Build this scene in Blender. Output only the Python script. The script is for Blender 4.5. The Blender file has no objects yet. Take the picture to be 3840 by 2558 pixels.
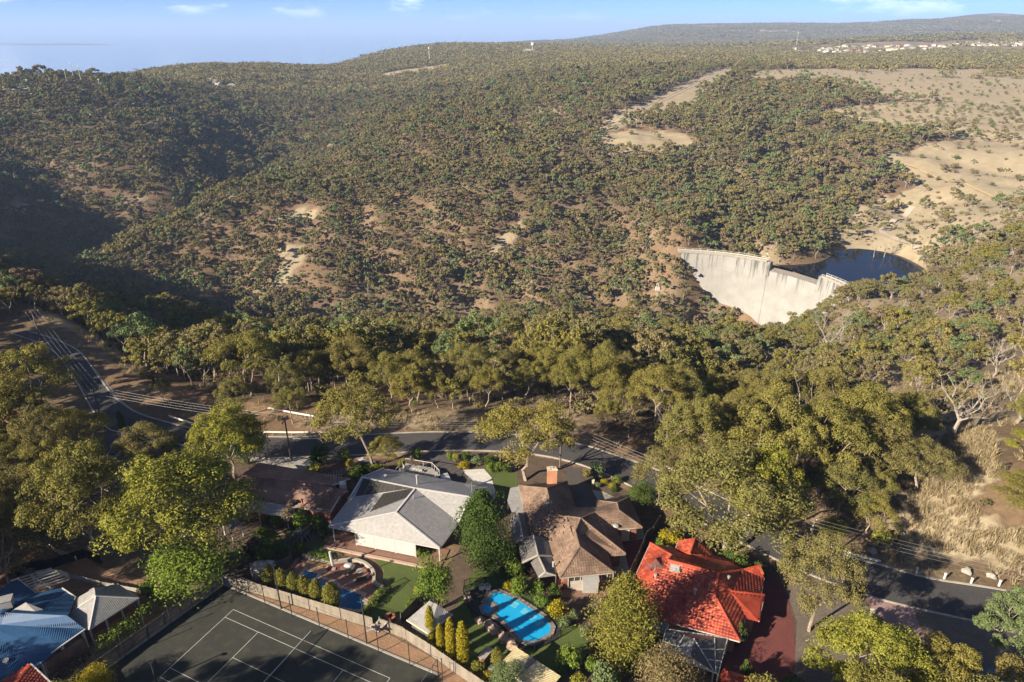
import bpy, bmesh, math, random
import numpy as np
from mathutils import Vector
random.seed(7)
sc = bpy.context.scene
COL = sc.collection
R = math.radians
# ------------------------------------------------------------------ camera, sky, sun, exposure
cam = bpy.data.cameras.new('camera'); cam.sensor_width = 36.0; cam.lens = 24.0; cam.clip_start = 0.5; cam.clip_end = 90000
camo = bpy.data.objects.new('camera', cam); COL.objects.link(camo); sc.camera = camo
camo.location = (0, 0, 67); camo.rotation_euler = (R(90-24.5), 0, 0)
SUN_AZ, SUN_EL = R(56), R(25)          # the light travels towards this heading (clockwise from +Y), sun this high
sun = bpy.data.lights.new('sun', 'SUN'); sun.energy = 5.0; sun.angle = R(0.6); sun.color = (1.0, 0.86, 0.66)
suno = bpy.data.objects.new('sun', sun); COL.objects.link(suno)
suno.rotation_euler = Vector((math.sin(SUN_AZ)*math.cos(SUN_EL), math.cos(SUN_AZ)*math.cos(SUN_EL), -math.sin(SUN_EL))).to_track_quat('-Z', 'Y').to_euler()
W = bpy.data.worlds.new('World'); sc.world = W; W.use_nodes = True
wn = W.node_tree; bg = wn.nodes['Background']; bg.inputs['Strength'].default_value = 0.052
sky = wn.nodes.new('ShaderNodeTexSky'); sky.sky_type = 'NISHITA'; sky.sun_disc = False
sky.sun_elevation = SUN_EL; sky.sun_rotation = SUN_AZ + math.pi; sky.altitude = 0; sky.air_density = 0.35; sky.dust_density = 0.05; sky.ozone_density = 6.0
tc = wn.nodes.new('ShaderNodeTexCoord'); sxyz = wn.nodes.new('ShaderNodeSeparateXYZ'); wn.links.new(tc.outputs['Generated'], sxyz.inputs[0])
# scattered small fair-weather clouds over the whole sky
mp = wn.nodes.new('ShaderNodeMapping'); mp.inputs['Scale'].default_value = (1.0, 1.0, 3.6); mp.inputs['Location'].default_value = (2.11, 8.96, 4.23)
wn.links.new(tc.outputs['Generated'], mp.inputs[0])
cn = wn.nodes.new('ShaderNodeTexNoise'); cn.inputs['Scale'].default_value = 6.0; cn.inputs['Detail'].default_value = 7; cn.inputs['Roughness'].default_value = 0.55
wn.links.new(mp.outputs[0], cn.inputs['Vector'])
cr = wn.nodes.new('ShaderNodeMapRange'); cr.inputs['From Min'].default_value = 0.57; cr.inputs['From Max'].default_value = 0.68; wn.links.new(cn.outputs['Fac'], cr.inputs['Value'])
fl = wn.nodes.new('ShaderNodeMapRange'); fl.inputs['From Min'].default_value = 0.010; fl.inputs['From Max'].default_value = 0.034; wn.links.new(sxyz.outputs['Z'], fl.inputs['Value'])
mu = wn.nodes.new('ShaderNodeMath'); mu.operation = 'MULTIPLY'; wn.links.new(cr.outputs[0], mu.inputs[0]); wn.links.new(fl.outputs[0], mu.inputs[1])
cm = wn.nodes.new('ShaderNodeMix'); cm.data_type = 'RGBA'; cm.inputs['B'].default_value = (15, 14.6, 14.2, 1)
wn.links.new(mu.outputs[0], cm.inputs['Factor']); wn.links.new(sky.outputs[0], cm.inputs['A']); 
tn = wn.nodes.new('ShaderNodeMix'); tn.data_type = 'RGBA'; tn.blend_type = 'MULTIPLY'; tn.inputs['Factor'].default_value = 1.0; tn.inputs['B'].default_value = (0.92, 0.97, 1.04, 1)   # camera white balance for the low warm sun
wn.links.new(cm.outputs['Result'], tn.inputs['A']); wn.links.new(tn.outputs['Result'], bg.inputs['Color'])
vs = sc.view_settings; vs.view_transform = 'Standard'; vs.look = 'None'; vs.gamma = 1.0; vs.exposure = 1.6; vs.use_curve_mapping = False
sc.render.engine = 'CYCLES'
cy = sc.cycles; cy.max_bounces = 5; cy.diffuse_bounces = 2; cy.glossy_bounces = 2; cy.transmission_bounces = 3; cy.volume_bounces = 0; cy.transparent_max_bounces = 6
cy.caustics_reflective = False; cy.caustics_refractive = False; cy.use_denoising = True

# ------------------------------------------------------------------ helpers
def link(o, parent=None):
    COL.objects.link(o)
    if parent is not None: o.parent = parent
    return o
def tag(o, label=None, cat=None, group=None, kind=None):
    if label: o['label'] = label
    if cat: o['category'] = cat
    if group: o['group'] = group
    if kind: o['kind'] = kind
    return o
def empty(name, loc=(0,0,0), label=None, cat=None, group=None, rz=0):
    o = bpy.data.objects.new(name, None); o.empty_display_size = 0.2; link(o); o.location = loc; o.rotation_euler = (0,0,rz)
    return tag(o, label, cat, group)
class MB:
    "collects faces of one mesh"
    def __init__(s): s.v = []; s.f = []; s.m = []; s.mi = 0
    def poly(s, pts):
        b = len(s.v); s.v += [tuple(p) for p in pts]; s.f.append(tuple(range(b, b+len(pts)))); s.m.append(s.mi); return s
    def hexa(s, a, b):            # bottom 4, top 4
        k = len(s.v); s.v += [tuple(p) for p in a] + [tuple(p) for p in b]; n = len(a)
        s.f.append(tuple(k+i for i in reversed(range(n)))); s.f.append(tuple(k+n+i for i in range(n)))
        for i in range(n):
            j = (i+1) % n; s.f.append((k+i, k+j, k+n+j, k+n+i))
        s.m += [s.mi]*(n+2); return s
    def box(s, c, size, rz=0.0):
        x, y, z = c; a, b, h = size[0]/2, size[1]/2, size[2]/2; cs, sn = math.cos(rz), math.sin(rz)
        q = [(x+px*cs-py*sn, y+px*sn+py*cs) for px, py in ((-a,-b),(a,-b),(a,b),(-a,b))]
        return s.hexa([(p[0],p[1],z-h) for p in q], [(p[0],p[1],z+h) for p in q])
    def prism(s, pts, z0, z1):
        pts = ccw(pts); return s.hexa([(p[0],p[1],z0) for p in pts], [(p[0],p[1],z1) for p in pts])
    def tube(s, pts, rad, n=6):
        k = len(s.v); P = [Vector(p) for p in pts]
        for i, p in enumerate(P):
            d = (P[min(i+1,len(P)-1)] - P[max(i-1,0)]).normalized()
            u = d.cross(Vector((0,0,1)) if abs(d.z) < .9 else Vector((1,0,0))).normalized(); w = d.cross(u)
            r = rad[i] if isinstance(rad, (list,tuple)) else rad
            for j in range(n):
                a = 2*math.pi*j/n; s.v.append(tuple(p + u*(r*math.cos(a)) + w*(r*math.sin(a))))
        for i in range(len(P)-1):
            for j in range(n):
                j2 = (j+1) % n; s.f.append((k+i*n+j, k+i*n+j2, k+(i+1)*n+j2, k+(i+1)*n+j)); s.m.append(s.mi)
        s.f.append(tuple(k+j for j in reversed(range(n)))); s.f.append(tuple(k+(len(P)-1)*n+j for j in range(n))); s.m += [s.mi]*2
        return s
    def bar(s, a, b, w, h):       # rectangular bar between two points
        a = Vector(a); b = Vector(b); d = (b-a).normalized()
        u = d.cross(Vector((0,0,1)) if abs(d.z) < .95 else Vector((1,0,0))).normalized()*(w/2); t = u.cross(d).normalized()*(h/2)
        return s.hexa([a-u-t, a+u-t, a+u+t, a-u+t], [b-u-t, b+u-t, b+u+t, b-u+t])
    def dome(s, c, rx, ry, rz, n=12, m=5, z0=0.0):
        k = len(s.v); x, y, z = c
        for i in range(m):
            e = (math.pi/2)*i/m
            for j in range(n):
                a = 2*math.pi*j/n; s.v.append((x+rx*math.cos(e)*math.cos(a), y+ry*math.cos(e)*math.sin(a), z+rz*math.sin(e)))
        s.v.append((x, y, z+rz))
        for i in range(m-1):
            for j in range(n):
                j2=(j+1)%n; s.f.append((k+i*n+j,k+i*n+j2,k+(i+1)*n+j2,k+(i+1)*n+j)); s.m.append(s.mi)
        for j in range(n): s.f.append((k+(m-1)*n+j, k+(m-1)*n+(j+1)%n, k+m*n)); s.m.append(s.mi)
        return s
    def build(s, name, mat, parent=None, smooth=False, loc=None):
        me = bpy.data.meshes.new(name); v = s.v
        if loc is not None: v = [(p[0]-loc[0], p[1]-loc[1], p[2]-loc[2]) for p in v]
        me.from_pydata(v, [], s.f)
        for m_ in (mat if isinstance(mat, (list,tuple)) else [mat]): me.materials.append(m_)
        if isinstance(mat, (list,tuple)): me.polygons.foreach_set('material_index', s.m)
        if smooth: me.polygons.foreach_set('use_smooth', [True]*len(me.polygons))
        o = bpy.data.objects.new(name, me); link(o, parent)
        if loc is not None: o.location = loc
        return o
def ccw(p):
    a = sum(p[i][0]*p[(i+1)%len(p)][1]-p[(i+1)%len(p)][0]*p[i][1] for i in range(len(p)))
    return list(p) if a > 0 else list(reversed(p))
def inset(pts, d):
    p = ccw([(q[0],q[1]) for q in pts]); n = len(p); out = []
    L = []
    for i in range(n):
        a, b = Vector(p[i]), Vector(p[(i+1)%n]); t = (b-a).normalized(); nn = Vector((-t.y, t.x)); L.append((a+nn*d, t))
    for i in range(n):
        (a, t), (b, u) = L[i-1], L[i]; den = t.x*u.y - t.y*u.x
        if abs(den) < 0.08: out.append(tuple(b)); continue
        k = ((b-a).x*u.y - (b-a).y*u.x)/den; out.append(tuple(a+t*k))
    return out
def inpoly(x, y, poly):
    x = np.asarray(x); y = np.asarray(y); r = np.zeros(x.shape, bool); n = len(poly)
    for i in range(n):
        x1, y1 = poly[i][:2]; x2, y2 = poly[(i+1)%n][:2]
        if y1 == y2: continue
        c = ((y1 > y) != (y2 > y)) & (x < (x2-x1)*(y-y1)/(y2-y1)+x1); r ^= c
    return r
def npmesh(name, verts, faces, mats, midx=None, smooth=False):
    "verts Nx3, faces MxK of one size"
    me = bpy.data.meshes.new(name); nv, nf, k = len(verts), len(faces), faces.shape[1]
    me.vertices.add(nv); me.vertices.foreach_set('co', np.ascontiguousarray(verts, np.float32).ravel())
    me.loops.add(nf*k); me.loops.foreach_set('vertex_index', np.ascontiguousarray(faces, np.int32).ravel())
    me.polygons.add(nf); me.polygons.foreach_set('loop_start', np.arange(0, nf*k, k, dtype=np.int32))
    try: me.polygons.foreach_set('loop_total', np.full(nf, k, np.int32))
    except Exception: pass
    for m in mats: me.materials.append(m)
    if midx is not None: me.polygons.foreach_set('material_index', np.asarray(midx, np.int32))
    if smooth: me.polygons.foreach_set('use_smooth', np.ones(nf, bool))
    me.update(calc_edges=True); return me

# ------------------------------------------------------------------ materials
def nodes(name):
    m = bpy.data.materials.new(name); m.use_nodes = True; nt = m.node_tree; return m, nt, nt.nodes['Principled BSDF']
def N(nt, typ, **kw):
    n = nt.nodes.new(typ)
    for k, v in kw.items(): setattr(n, k, v)
    return n
def mix(nt, fac, a, b, blend='MIX'):
    n = N(nt, 'ShaderNodeMix', data_type='RGBA', blend_type=blend)
    for s_, v in (('Factor', fac), ('A', a), ('B', b)):
        if isinstance(v, bpy.types.NodeSocket): nt.links.new(v, n.inputs[s_])
        elif isinstance(v, (int, float)): n.inputs[s_].default_value = v
        else: n.inputs[s_].default_value = (*v, 1) if len(v) == 3 else v
    return n.outputs['Result']
def noise(nt, scale, detail=4, rough=0.55, coord='Position', vscale=None):
    g = N(nt, 'ShaderNodeNewGeometry') if coord == 'Position' else N(nt, 'ShaderNodeTexCoord')
    src = g.outputs['Position'] if coord == 'Position' else g.outputs['Object']
    if vscale:
        mpn = N(nt, 'ShaderNodeMapping'); mpn.inputs['Scale'].default_value = vscale; nt.links.new(src, mpn.inputs[0]); src = mpn.outputs[0]
    n = N(nt, 'ShaderNodeTexNoise'); n.inputs['Scale'].default_value = scale; n.inputs['Detail'].default_value = detail; n.inputs['Roughness'].default_value = rough
    nt.links.new(src, n.inputs['Vector']); return n.outputs['Fac']
def ramp(nt, fac, lo, hi):
    n = N(nt, 'ShaderNodeMapRange'); n.inputs['From Min'].default_value = lo; n.inputs['From Max'].default_value = hi; nt.links.new(fac, n.inputs['Value']); return n.outputs[0]
def bump(nt, b, fac, strength, dist=0.05):
    n = N(nt, 'ShaderNodeBump'); n.inputs['Strength'].default_value = strength; n.inputs['Distance'].default_value = dist; nt.links.new(fac, n.inputs['Height']); nt.links.new(n.outputs[0], b.inputs['Normal'])
def surf(name, c1, c2=None, c3=None, scale=1.5, rough=0.85, spec=0.3, bmp=0.0, fine=25.0, metallic=0.0, lo=.35, hi=.65, vscale=None):
    m, nt, b = nodes(name); c2 = c2 or tuple(x*.75 for x in c1)
    f = noise(nt, scale, 5, vscale=vscale); col = mix(nt, ramp(nt, f, lo, hi), c1, c2)
    f2 = noise(nt, fine, 3)
    if c3: col = mix(nt, ramp(nt, f2, .5, .75), col, c3)
    else: col = mix(nt, ramp(nt, f2, .3, .8), col, tuple(x*.7 for x in c2))
    nt.links.new(col, b.inputs['Base Color']); b.inputs['Roughness'].default_value = rough; b.inputs['Specular IOR Level'].default_value = spec; b.inputs['Metallic'].default_value = metallic
    if bmp: bump(nt, b, f2, bmp)
    return m
M = {}
M['asphalt'] = surf('asphalt', (.052,.050,.052), (.040,.038,.041), (.075,.072,.07), scale=.25, fine=9, rough=.9, bmp=.2)
M['concrete'] = surf('concrete', (.34,.32,.29), (.25,.235,.21), scale=.8, bmp=.1)
M['kerb'] = surf('kerb_concrete', (.40,.37,.32), (.27,.245,.21), scale=.6)
M['paving_dark'] = surf('dark_paving', (.085,.075,.072), (.065,.058,.056), scale=.5, fine=6)
M['paving_red'] = surf('red_paving', (.15,.048,.042), (.115,.038,.036), scale=.6, fine=7)
M['paving_pink'] = surf('pink_paving', (.30,.20,.19), (.22,.15,.145), scale=.5, fine=6)
M['paving_terracotta'] = surf('terracotta_paving', (.23,.13,.095), (.18,.10,.075), scale=.8, fine=8)
M['paving_sand'] = surf('sand_paving', (.42,.27,.15), (.35,.22,.12), scale=.8, fine=8)
M['coping'] = surf('pool_coping', (.42,.30,.24), (.34,.24,.20), scale=1.5, fine=8)
M['slate'] = surf('slate_coping', (.17,.15,.14), (.09,.085,.085), (.30,.25,.21), scale=2.5, fine=4)
M['pebble'] = surf('white_pebbles', (.60,.58,.55), (.42,.41,.40), scale=1.2, fine=7, bmp=.5)
M['lawn'] = surf('lawn', (.060,.085,.020), (.045,.068,.016), (.095,.105,.03), scale=.35, fine=5, rough=.95, bmp=.3)
M['mulch'] = surf('garden_bed', (.085,.058,.040), (.055,.040,.030), (.13,.10,.07), scale=.8, fine=5, rough=.95, bmp=.5)
M['dirt'] = surf('bare_dirt', (.22,.13,.08), (.16,.10,.065), (.28,.19,.12), scale=.4, fine=4, rough=.95, bmp=.4)
M['dry_grass'] = surf('dry_grass', (.42,.32,.17), (.33,.24,.12), (.55,.44,.25), scale=.7, fine=5, rough=.95, bmp=.4)
M['court'] = surf('court_surface', (.030,.032,.027), (.025,.027,.023), (.046,.044,.033), scale=.18, fine=.9, rough=.92)
M['line'] = surf('court_line_paint', (.48,.48,.46), (.38,.38,.37), scale=3)
M['white_paint'] = surf('white_paint', (.52,.51,.49), (.43,.42,.41), scale=1.3, rough=.6)
M['blind'] = surf('white_blind', (.44,.435,.43), (.38,.375,.37), scale=.6, rough=.7)
M['cream_paint'] = surf('cream_paint', (.62,.55,.42), (.52,.46,.35), scale=1.0, rough=.6)
M['galv'] = surf('galvanised_metal', (.50,.50,.49), (.40,.40,.40), scale=1.0, rough=.5, metallic=.35)
M['timber'] = surf('weathered_timber', (.23,.20,.16), (.15,.13,.105), (.30,.265,.215), scale=1.6, fine=9, rough=.9, vscale=(1,1,.25))
M['timber_dark'] = surf('dark_timber', (.13,.115,.10), (.085,.075,.068), scale=1.6, fine=8, rough=.9)
M['pole_wood'] = surf('pole_wood', (.16,.13,.11), (.10,.085,.07), scale=2)
M['black_metal'] = surf('black_metal', (.018,.018,.02), (.012,.012,.013), scale=2, rough=.5)
M['dark_green_metal'] = surf('dark_green_metal', (.035,.045,.04), (.025,.03,.03), scale=2, rough=.6)
M['rail_white'] = surf('white_rail', (.78,.77,.74), (.6,.58,.54), scale=.8, rough=.5)
M['wire'] = surf('wire', (.36,.34,.32), (.3,.29,.28), scale=1, rough=.4, metallic=.4)
M['dam'] = None
M['rock'] = surf('rock', (.34,.24,.18), (.20,.15,.12), (.42,.31,.24), scale=1.2, fine=3, rough=.95, bmp=.6)
M['pot'] = surf('terracotta', (.35,.14,.07), scale=3)
M['glass'] = surf('window_glass', (.02,.025,.03), (.03,.035,.04), scale=.6, rough=.08, spec=.8)
M['soffit'] = surf('soffit', (.42,.38,.33), scale=2)
def brick(name, c1, c2, mortar):
    m, nt, b = nodes(name); t = N(nt, 'ShaderNodeTexBrick'); t.inputs['Color1'].default_value = (*c1,1); t.inputs['Color2'].default_value = (*c2,1); t.inputs['Mortar'].default_value = (*mortar,1)
    t.inputs['Scale'].default_value = 1.0; t.inputs['Brick Width'].default_value = .24; t.inputs['Row Height'].default_value = .086; t.inputs['Mortar Size'].default_value = .008
    g = N(nt, 'ShaderNodeNewGeometry'); s_ = N(nt, 'ShaderNodeSeparateXYZ'); nt.links.new(g.outputs['Position'], s_.inputs[0])
    ad = N(nt, 'ShaderNodeMath', operation='ADD'); nt.links.new(s_.outputs['X'], ad.inputs[0]); nt.links.new(s_.outputs['Y'], ad.inputs[1])
    cb = N(nt, 'ShaderNodeCombineXYZ'); nt.links.new(ad.outputs[0], cb.inputs['X']); nt.links.new(s_.outputs['Z'], cb.inputs['Y']); nt.links.new(cb.outputs[0], t.inputs['Vector'])
    nt.links.new(mix(nt, ramp(nt, noise(nt, .9), .3, .7), t.outputs['Color'], tuple(x*.6 for x in c1)), b.inputs['Base Color']); b.inputs['Roughness'].default_value = .9
    return m
M['brick'] = brick('red_brick', (.30,.11,.065), (.22,.08,.05), (.30,.26,.22))
M['brick_orange'] = brick('orange_brick', (.48,.20,.10), (.38,.15,.08), (.42,.36,.30))
M['brick_brown'] = brick('brown_brick', (.22,.12,.08), (.16,.09,.06), (.26,.22,.19))
def tilemat(name, cols, rough=.75, spec=.35):
    m, nt, b = nodes(name); g = N(nt, 'ShaderNodeNewGeometry'); cr_ = N(nt, 'ShaderNodeValToRGB'); e = cr_.color_ramp.elements
    e[0].color = (*cols[0],1); e[0].position = 0; e[1].color = (*cols[-1],1); e[1].position = 1
    for i, c in enumerate(cols[1:-1]): q = e.new((i+1)/(len(cols)-1)); q.color = (*c,1)
    nt.links.new(g.outputs['Random Per Island'], cr_.inputs[0])
    lich = ramp(nt, noise(nt, .45, 5), .42, .7); c_ = mix(nt, lich, cr_.outputs[0], tuple(x*.62 for x in cols[0]))
    c_ = mix(nt, ramp(nt, noise(nt, 2.2, 4), .62, .95), c_, tuple(min(1, x*1.35+.02) for x in cols[-1]))
    nt.links.new(c_, b.inputs['Base Color']); b.inputs['Roughness'].default_value = rough; b.inputs['Specular IOR Level'].default_value = spec
    return m
M['tile_red'] = tilemat('red_roof_tile', [(.23,.034,.020), (.29,.046,.025), (.35,.070,.034), (.42,.125,.068)], rough=.5)
M['tile_brown'] = tilemat('brown_roof_tile', [(.12,.078,.056), (.145,.095,.069), (.165,.112,.083), (.195,.14,.105)])
M['tile_dark'] = tilemat('dark_brown_roof_tile', [(.15,.085,.062), (.18,.105,.078), (.20,.12,.09), (.24,.15,.115)])
def metalroof(name, c, rough=.45, metallic=.2):
    return surf(name, c, tuple(x*.88 for x in c), scale=.35, fine=2.5, rough=rough, metallic=metallic, spec=.4)
M['roof_white'] = metalroof('off_white_metal_roof', (.27,.265,.265), .55, .1)
M['roof_blue'] = metalroof('blue_metal_roof', (.020,.075,.18), .55, .0)
M['roof_grey'] = metalroof('grey_metal_roof', (.30,.295,.29), .45, .15)
M['roof_darkgrey'] = metalroof('dark_grey_metal_roof', (.14,.13,.125), .5, .1)
M['roof_cream'] = metalroof('cream_metal_roof', (.55,.47,.27), .5, .1)
M['solar'] = surf('solar_matting', (.022,.020,.019), (.035,.032,.03), scale=.8, rough=.75)
M['gutter'] = surf('gutter', (.55,.53,.50), scale=2, rough=.5)
M['polycarb'] = surf('dark_tinted_roof_sheet', (.045,.045,.045), (.06,.06,.06), scale=.5, rough=.3, spec=.5)
def watermat(name, c, rough=.05, wave=3.0, strength=.15, spec=.5):
    m, nt, b = nodes(name); f = noise(nt, .5, 2); nt.links.new(mix(nt, f, c, tuple(x*.8 for x in c)), b.inputs['Base Color']); b.inputs['Roughness'].default_value = rough; b.inputs['Specular IOR Level'].default_value = spec
    bump(nt, b, noise(nt, wave, 3), strength, .05); return m
M['pool_blue'] = watermat('bright_pool_water', (.012,.30,.60))
M['pool_deep'] = watermat('deep_pool_water', (.006,.07,.17))
M['lake'] = watermat('reservoir_water', (.010,.013,.020), .10, .4, .5, .18)
M['sea'] = watermat('sea_water', (.16,.19,.22), .12, .02, .02)
M['pool_step'] = surf('pool_step', (.10,.46,.66), scale=2)
def leafmat(name, cols, trans=0.18, dead=0.0):
    "cols: palette, one hue per plant by its own random number; each leaf varies a little"
    m, nt, b = nodes(name); oi = N(nt, 'ShaderNodeObjectInfo'); cr_ = N(nt, 'ShaderNodeValToRGB'); e = cr_.color_ramp.elements
    e[0].color = (*cols[0],1); e[0].position = 0; e[1].color = (*cols[-1],1); e[1].position = 1
    for i, c in enumerate(cols[1:-1]): q = e.new((i+1)/(len(cols)-1)); q.color = (*c,1)
    nt.links.new(oi.outputs['Random'], cr_.inputs[0])
    g = N(nt, 'ShaderNodeNewGeometry'); hs = N(nt, 'ShaderNodeHueSaturation'); nt.links.new(cr_.outputs[0], hs.inputs['Color'])
    mr = N(nt, 'ShaderNodeMapRange'); mr.inputs['To Min'].default_value = .74; mr.inputs['To Max'].default_value = 1.28; nt.links.new(g.outputs['Random Per Island'], mr.inputs['Value']); nt.links.new(mr.outputs[0], hs.inputs['Value'])
    mr2 = N(nt, 'ShaderNodeMapRange'); mr2.inputs['To Min'].default_value = .485; mr2.inputs['To Max'].default_value = .512; nt.links.new(noise(nt, .35, 2), mr2.inputs['Value']); nt.links.new(mr2.outputs[0], hs.inputs['Hue'])
    d = N(nt, 'ShaderNodeBsdfDiffuse'); t = N(nt, 'ShaderNodeBsdfTranslucent'); mx = N(nt, 'ShaderNodeMixShader'); mx.inputs[0].default_value = trans
    nt.links.new(hs.outputs[0], d.inputs['Color']); nt.links.new(hs.outputs[0], t.inputs['Color']); nt.links.new(d.outputs[0], mx.inputs[1]); nt.links.new(t.outputs[0], mx.inputs[2])
    nt.links.new(mx.outputs[0], nt.nodes['Material Output'].inputs['Surface']); nt.nodes.remove(b); return m
M['gum'] = leafmat('gum_leaves', [(.158,.148,.042), (.182,.166,.044), (.138,.136,.048), (.195,.172,.044), (.152,.140,.054), (.170,.146,.050)])
M['hill_gum'] = leafmat('hill_gum_leaves', [(.175,.158,.066), (.150,.144,.070), (.195,.168,.064), (.165,.140,.072), (.140,.136,.062), (.182,.150,.074)])
M['gum_bright'] = leafmat('bright_gum_leaves', [(.185,.190,.034), (.200,.198,.036), (.170,.178,.036)])
M['bush'] = leafmat('bush_leaves', [(.140,.132,.050), (.172,.138,.066), (.122,.124,.050), (.188,.150,.082), (.160,.122,.082), (.128,.120,.062)])
M['grey_gum'] = leafmat('grey_green_leaves', [(0.133, 0.164, 0.067), (0.112, 0.15, 0.067), (0.154, 0.178, 0.073)])
M['dark_leaf'] = leafmat('dark_green_leaves', [(0.056, 0.089, 0.022), (0.07, 0.103, 0.025), (0.048, 0.079, 0.02)])
M['green_leaf'] = leafmat('garden_green_leaves', [(0.098, 0.15, 0.025), (0.119, 0.164, 0.027), (0.084, 0.136, 0.025)])
M['yellow_leaf'] = leafmat('golden_leaves', [(.26,.23,.020), (.24,.20,.018), (.28,.235,.02)])
M['conifer'] = leafmat('golden_conifer_leaves', [(.175,.165,.035), (.155,.15,.032)])
M['purple_leaf'] = leafmat('purple_leaves', [(.07,.045,.045), (.09,.06,.055)])
M['twig'] = leafmat('dry_twigs', [(.20,.155,.115), (.17,.135,.11), (.24,.18,.13)], trans=0.1)
M['bark'] = surf('gum_bark', (.27,.215,.165), (.16,.125,.10), (.38,.32,.26), scale=1.2, fine=4, rough=.9)
M['bark_white'] = surf('white_bark', (.33,.295,.26), (.23,.2,.175), scale=1.2, fine=4, rough=.9)
M['bark_dark'] = surf('dark_bark', (.11,.085,.065), (.075,.06,.05), scale=1.2, rough=.9)
# --- terrain begin
CPTS = [  # surveyed heights: x, y, z in metres
 # near side below the road
 (5.1, 146, -8.1), (-26.6, 143.7, -8.3), (-59.7, 147.8, -9), (30, 141.9, -7.4), (-90.2, 156.4, -11.9),
 (-43.6, 241.6, -44.3), (29.3, 243.4, -45.2), (-106, 241.6, -44.3), (67.6, 197.7, -34.6), (59.1, 150.4, -17.8), (88.4, 281, -63.9), (-63.3, 202.9, -30.4), (-1.8, 202.9, -30.4), (-57.4, 321, -72.7), (24.6, 320.7, -73.3), (-139.5, 320.7, -73.3),
 (113.9, 244.8, -47), (88.9, 144.2, -14.4), (97.3, 122.4, -2.1), (145, 214.9, -28), (164.8, 203, -18.1), (158.5, 281.9, -49.8), (208.6, 286.5, -27.7),(209.8, 267.4, -21.3),
 (197.6, 314, -51.8), (278.1, 388.5, -45),
 # gully floor downstream of the dam
 (170.6, 418.2, -112.5), (120.9, 417.5, -114.1), (66.5, 412.7, -107.8), (-3.5, 415.2, -107), (-56.2, 415.2, -107), (-126.6, 415.6, -106.2), (-197.8, 418.6, -104.5), (-256.3, 432.3, -98.5),

(224,445,-84),(250,440,-86),(230,410,-90),(270,430,-82),(206,410,-90),(182,446,-69),(172,456,-66),(168,400,-116),(185,385,-110), (131.1, 438.7, -94.1), (147.3, 426, -107.6), (181.9, 361, -76.4), (177.2, 387.6, -95.4), (193.5, 359.9, -69.2), (275, 421, -70.3),
 # left near side
 (-189.8, 277.8, -46.9), (-203.4, 261.5, -34.3), (-295.3, 382.1, -59.2), (-170.2, 305, -59.4), (-268.8, 376.9, -70.6),
 # spur with bare slopes
 (-134.4, 452.7, -92.3), (-210, 452.3, -98.1), (-275.7, 477.5, -83.6), (-125.9, 505.1, -78.6), (-213.2, 521.4, -79), (-46.4, 533.3, -65), (-42.5, 472.8, -89.2), (38, 533.3, -65), (34.6, 469.9, -88.2), (88.1, 444.4, -91.3),
 (102.9, 482.8, -72.1), (-175.9, 681.1, -59), (-245.9, 557.3, -65.4), (-215.6, 602.3, -58.3), (-80, 652.8, -43.9), (-5.6, 746, -32.2), (95, 652.8, -43.9), (30.6, 1039.2, -15.8), (120.9, 748.4, -27.1), (188, 874.8, -14.9), (372.9, 1235.4, 4.6), (-136.2, 864, -38.5),
 (154.1, 582.2, -54.2), (115.8, 446.4, -70),
 # reservoir gully
 (212.9, 462, -71.9), (281.5, 445.4, -69.7), (225.3, 553.9, -67.9), (263.3, 525.7, -69.5), (272.2, 491.4, -72.6), (325.7, 538.2, -66.2), (183.5, 490.5, -74.4),
 (265, 648.6, -53), (220, 656.9, -34.8), (325.4, 894.5, -19.9), (320, 652.8, -43.9), (367.5, 562.1, -50), (450.9, 814.5, -26.6), (498.8, 793.6, -24.2), (648, 1122, -3), (443, 1123.7, 0.7), (455.3, 632.4, -40.5), (636.8, 894.5, -19.9),
 # left valley and the hill beyond
 (-292.9, 733, -97), (-287, 950.1, -90.9), (-305, 627.4, -99.7), (-331.9, 557.7, -103), (-348, 525.3, -106.5), (-386.2, 579.8, -88.2), (-405, 526.3, -80.3), (-455, 642.4, -66.7), (-525, 714, -54.3), (-529.6, 771.9, -35.7), (-465.9, 877.2, -33.8), (-423.2, 701.5, -57.5), (-346.5, 674.5, -73.4), (-364.6, 780.3, -65.6),
 (-675, 958, -1), (-588.5, 991, -1), (-406.4, 1066.8, -51.8), (-525, 1275.5, -28), (-556.9, 1147.9, -18.5), (-646.9, 1934.5, -28.8), (-857.8, 1927.8, -43.5), (-363.3, 1602.8, -33.1), (-219.4, 1133, -51.1), (-150, 1270.6, -38.6), (-281.2, 1036.2, -70.8),
 # plain and far hills
 (-360.9, 2386.4, -1.5), (62.5, 2169.5, 4.7), (407.8, 1949.6, 4.5), (717.2, 1839.9, 5), (1018.4, 1785.8, 6.8), (1198.8, 1731.7, 8.6), (860.7, 2114.3, 4.2), (1165.4, 2115.3, 6.2), (1584.4, 2116.5, 9), (1033.6, 2668.7, 15), (1320.7, 2674.3, 27.2), (1703.5, 2677.5, 34.2), (2086.3, 2678.3, 35.9), (1307.8, 3379.8, 7.9), (1913.3, 3391.8, 34.3), (2518.8, 3393.9, 38.7), (109.4, 3808, -17.2),
 (-574.2, 3799.5, -35.8), (793, 3810.8, -11),
 (4869.9, 7196.2, 183.3), (4519.5, 7206.7, 206.4), (4138.7, 7187.7, 164.8), (3503.9, 7171.9, 130.2), (2742.2, 7166.7, 118.6), (2107.4, 7164.6, 114), (1599.6, 7158.3, 100.1), (1345.7, 7150.9, 84), (964.8, 7119.3, 14.6), (203.1, 7093, -43.1), (-304.7, 7077.2, -77.8),
 (1814.1, 4692.3, -5.8), (2821.9, 4699.2, 9.4), (974.2, 4688.8, -13.5),
]
EDGE_X = [-400,-230,-160,-119,-77,-50,10,26,38,50,64,120,300]
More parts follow.
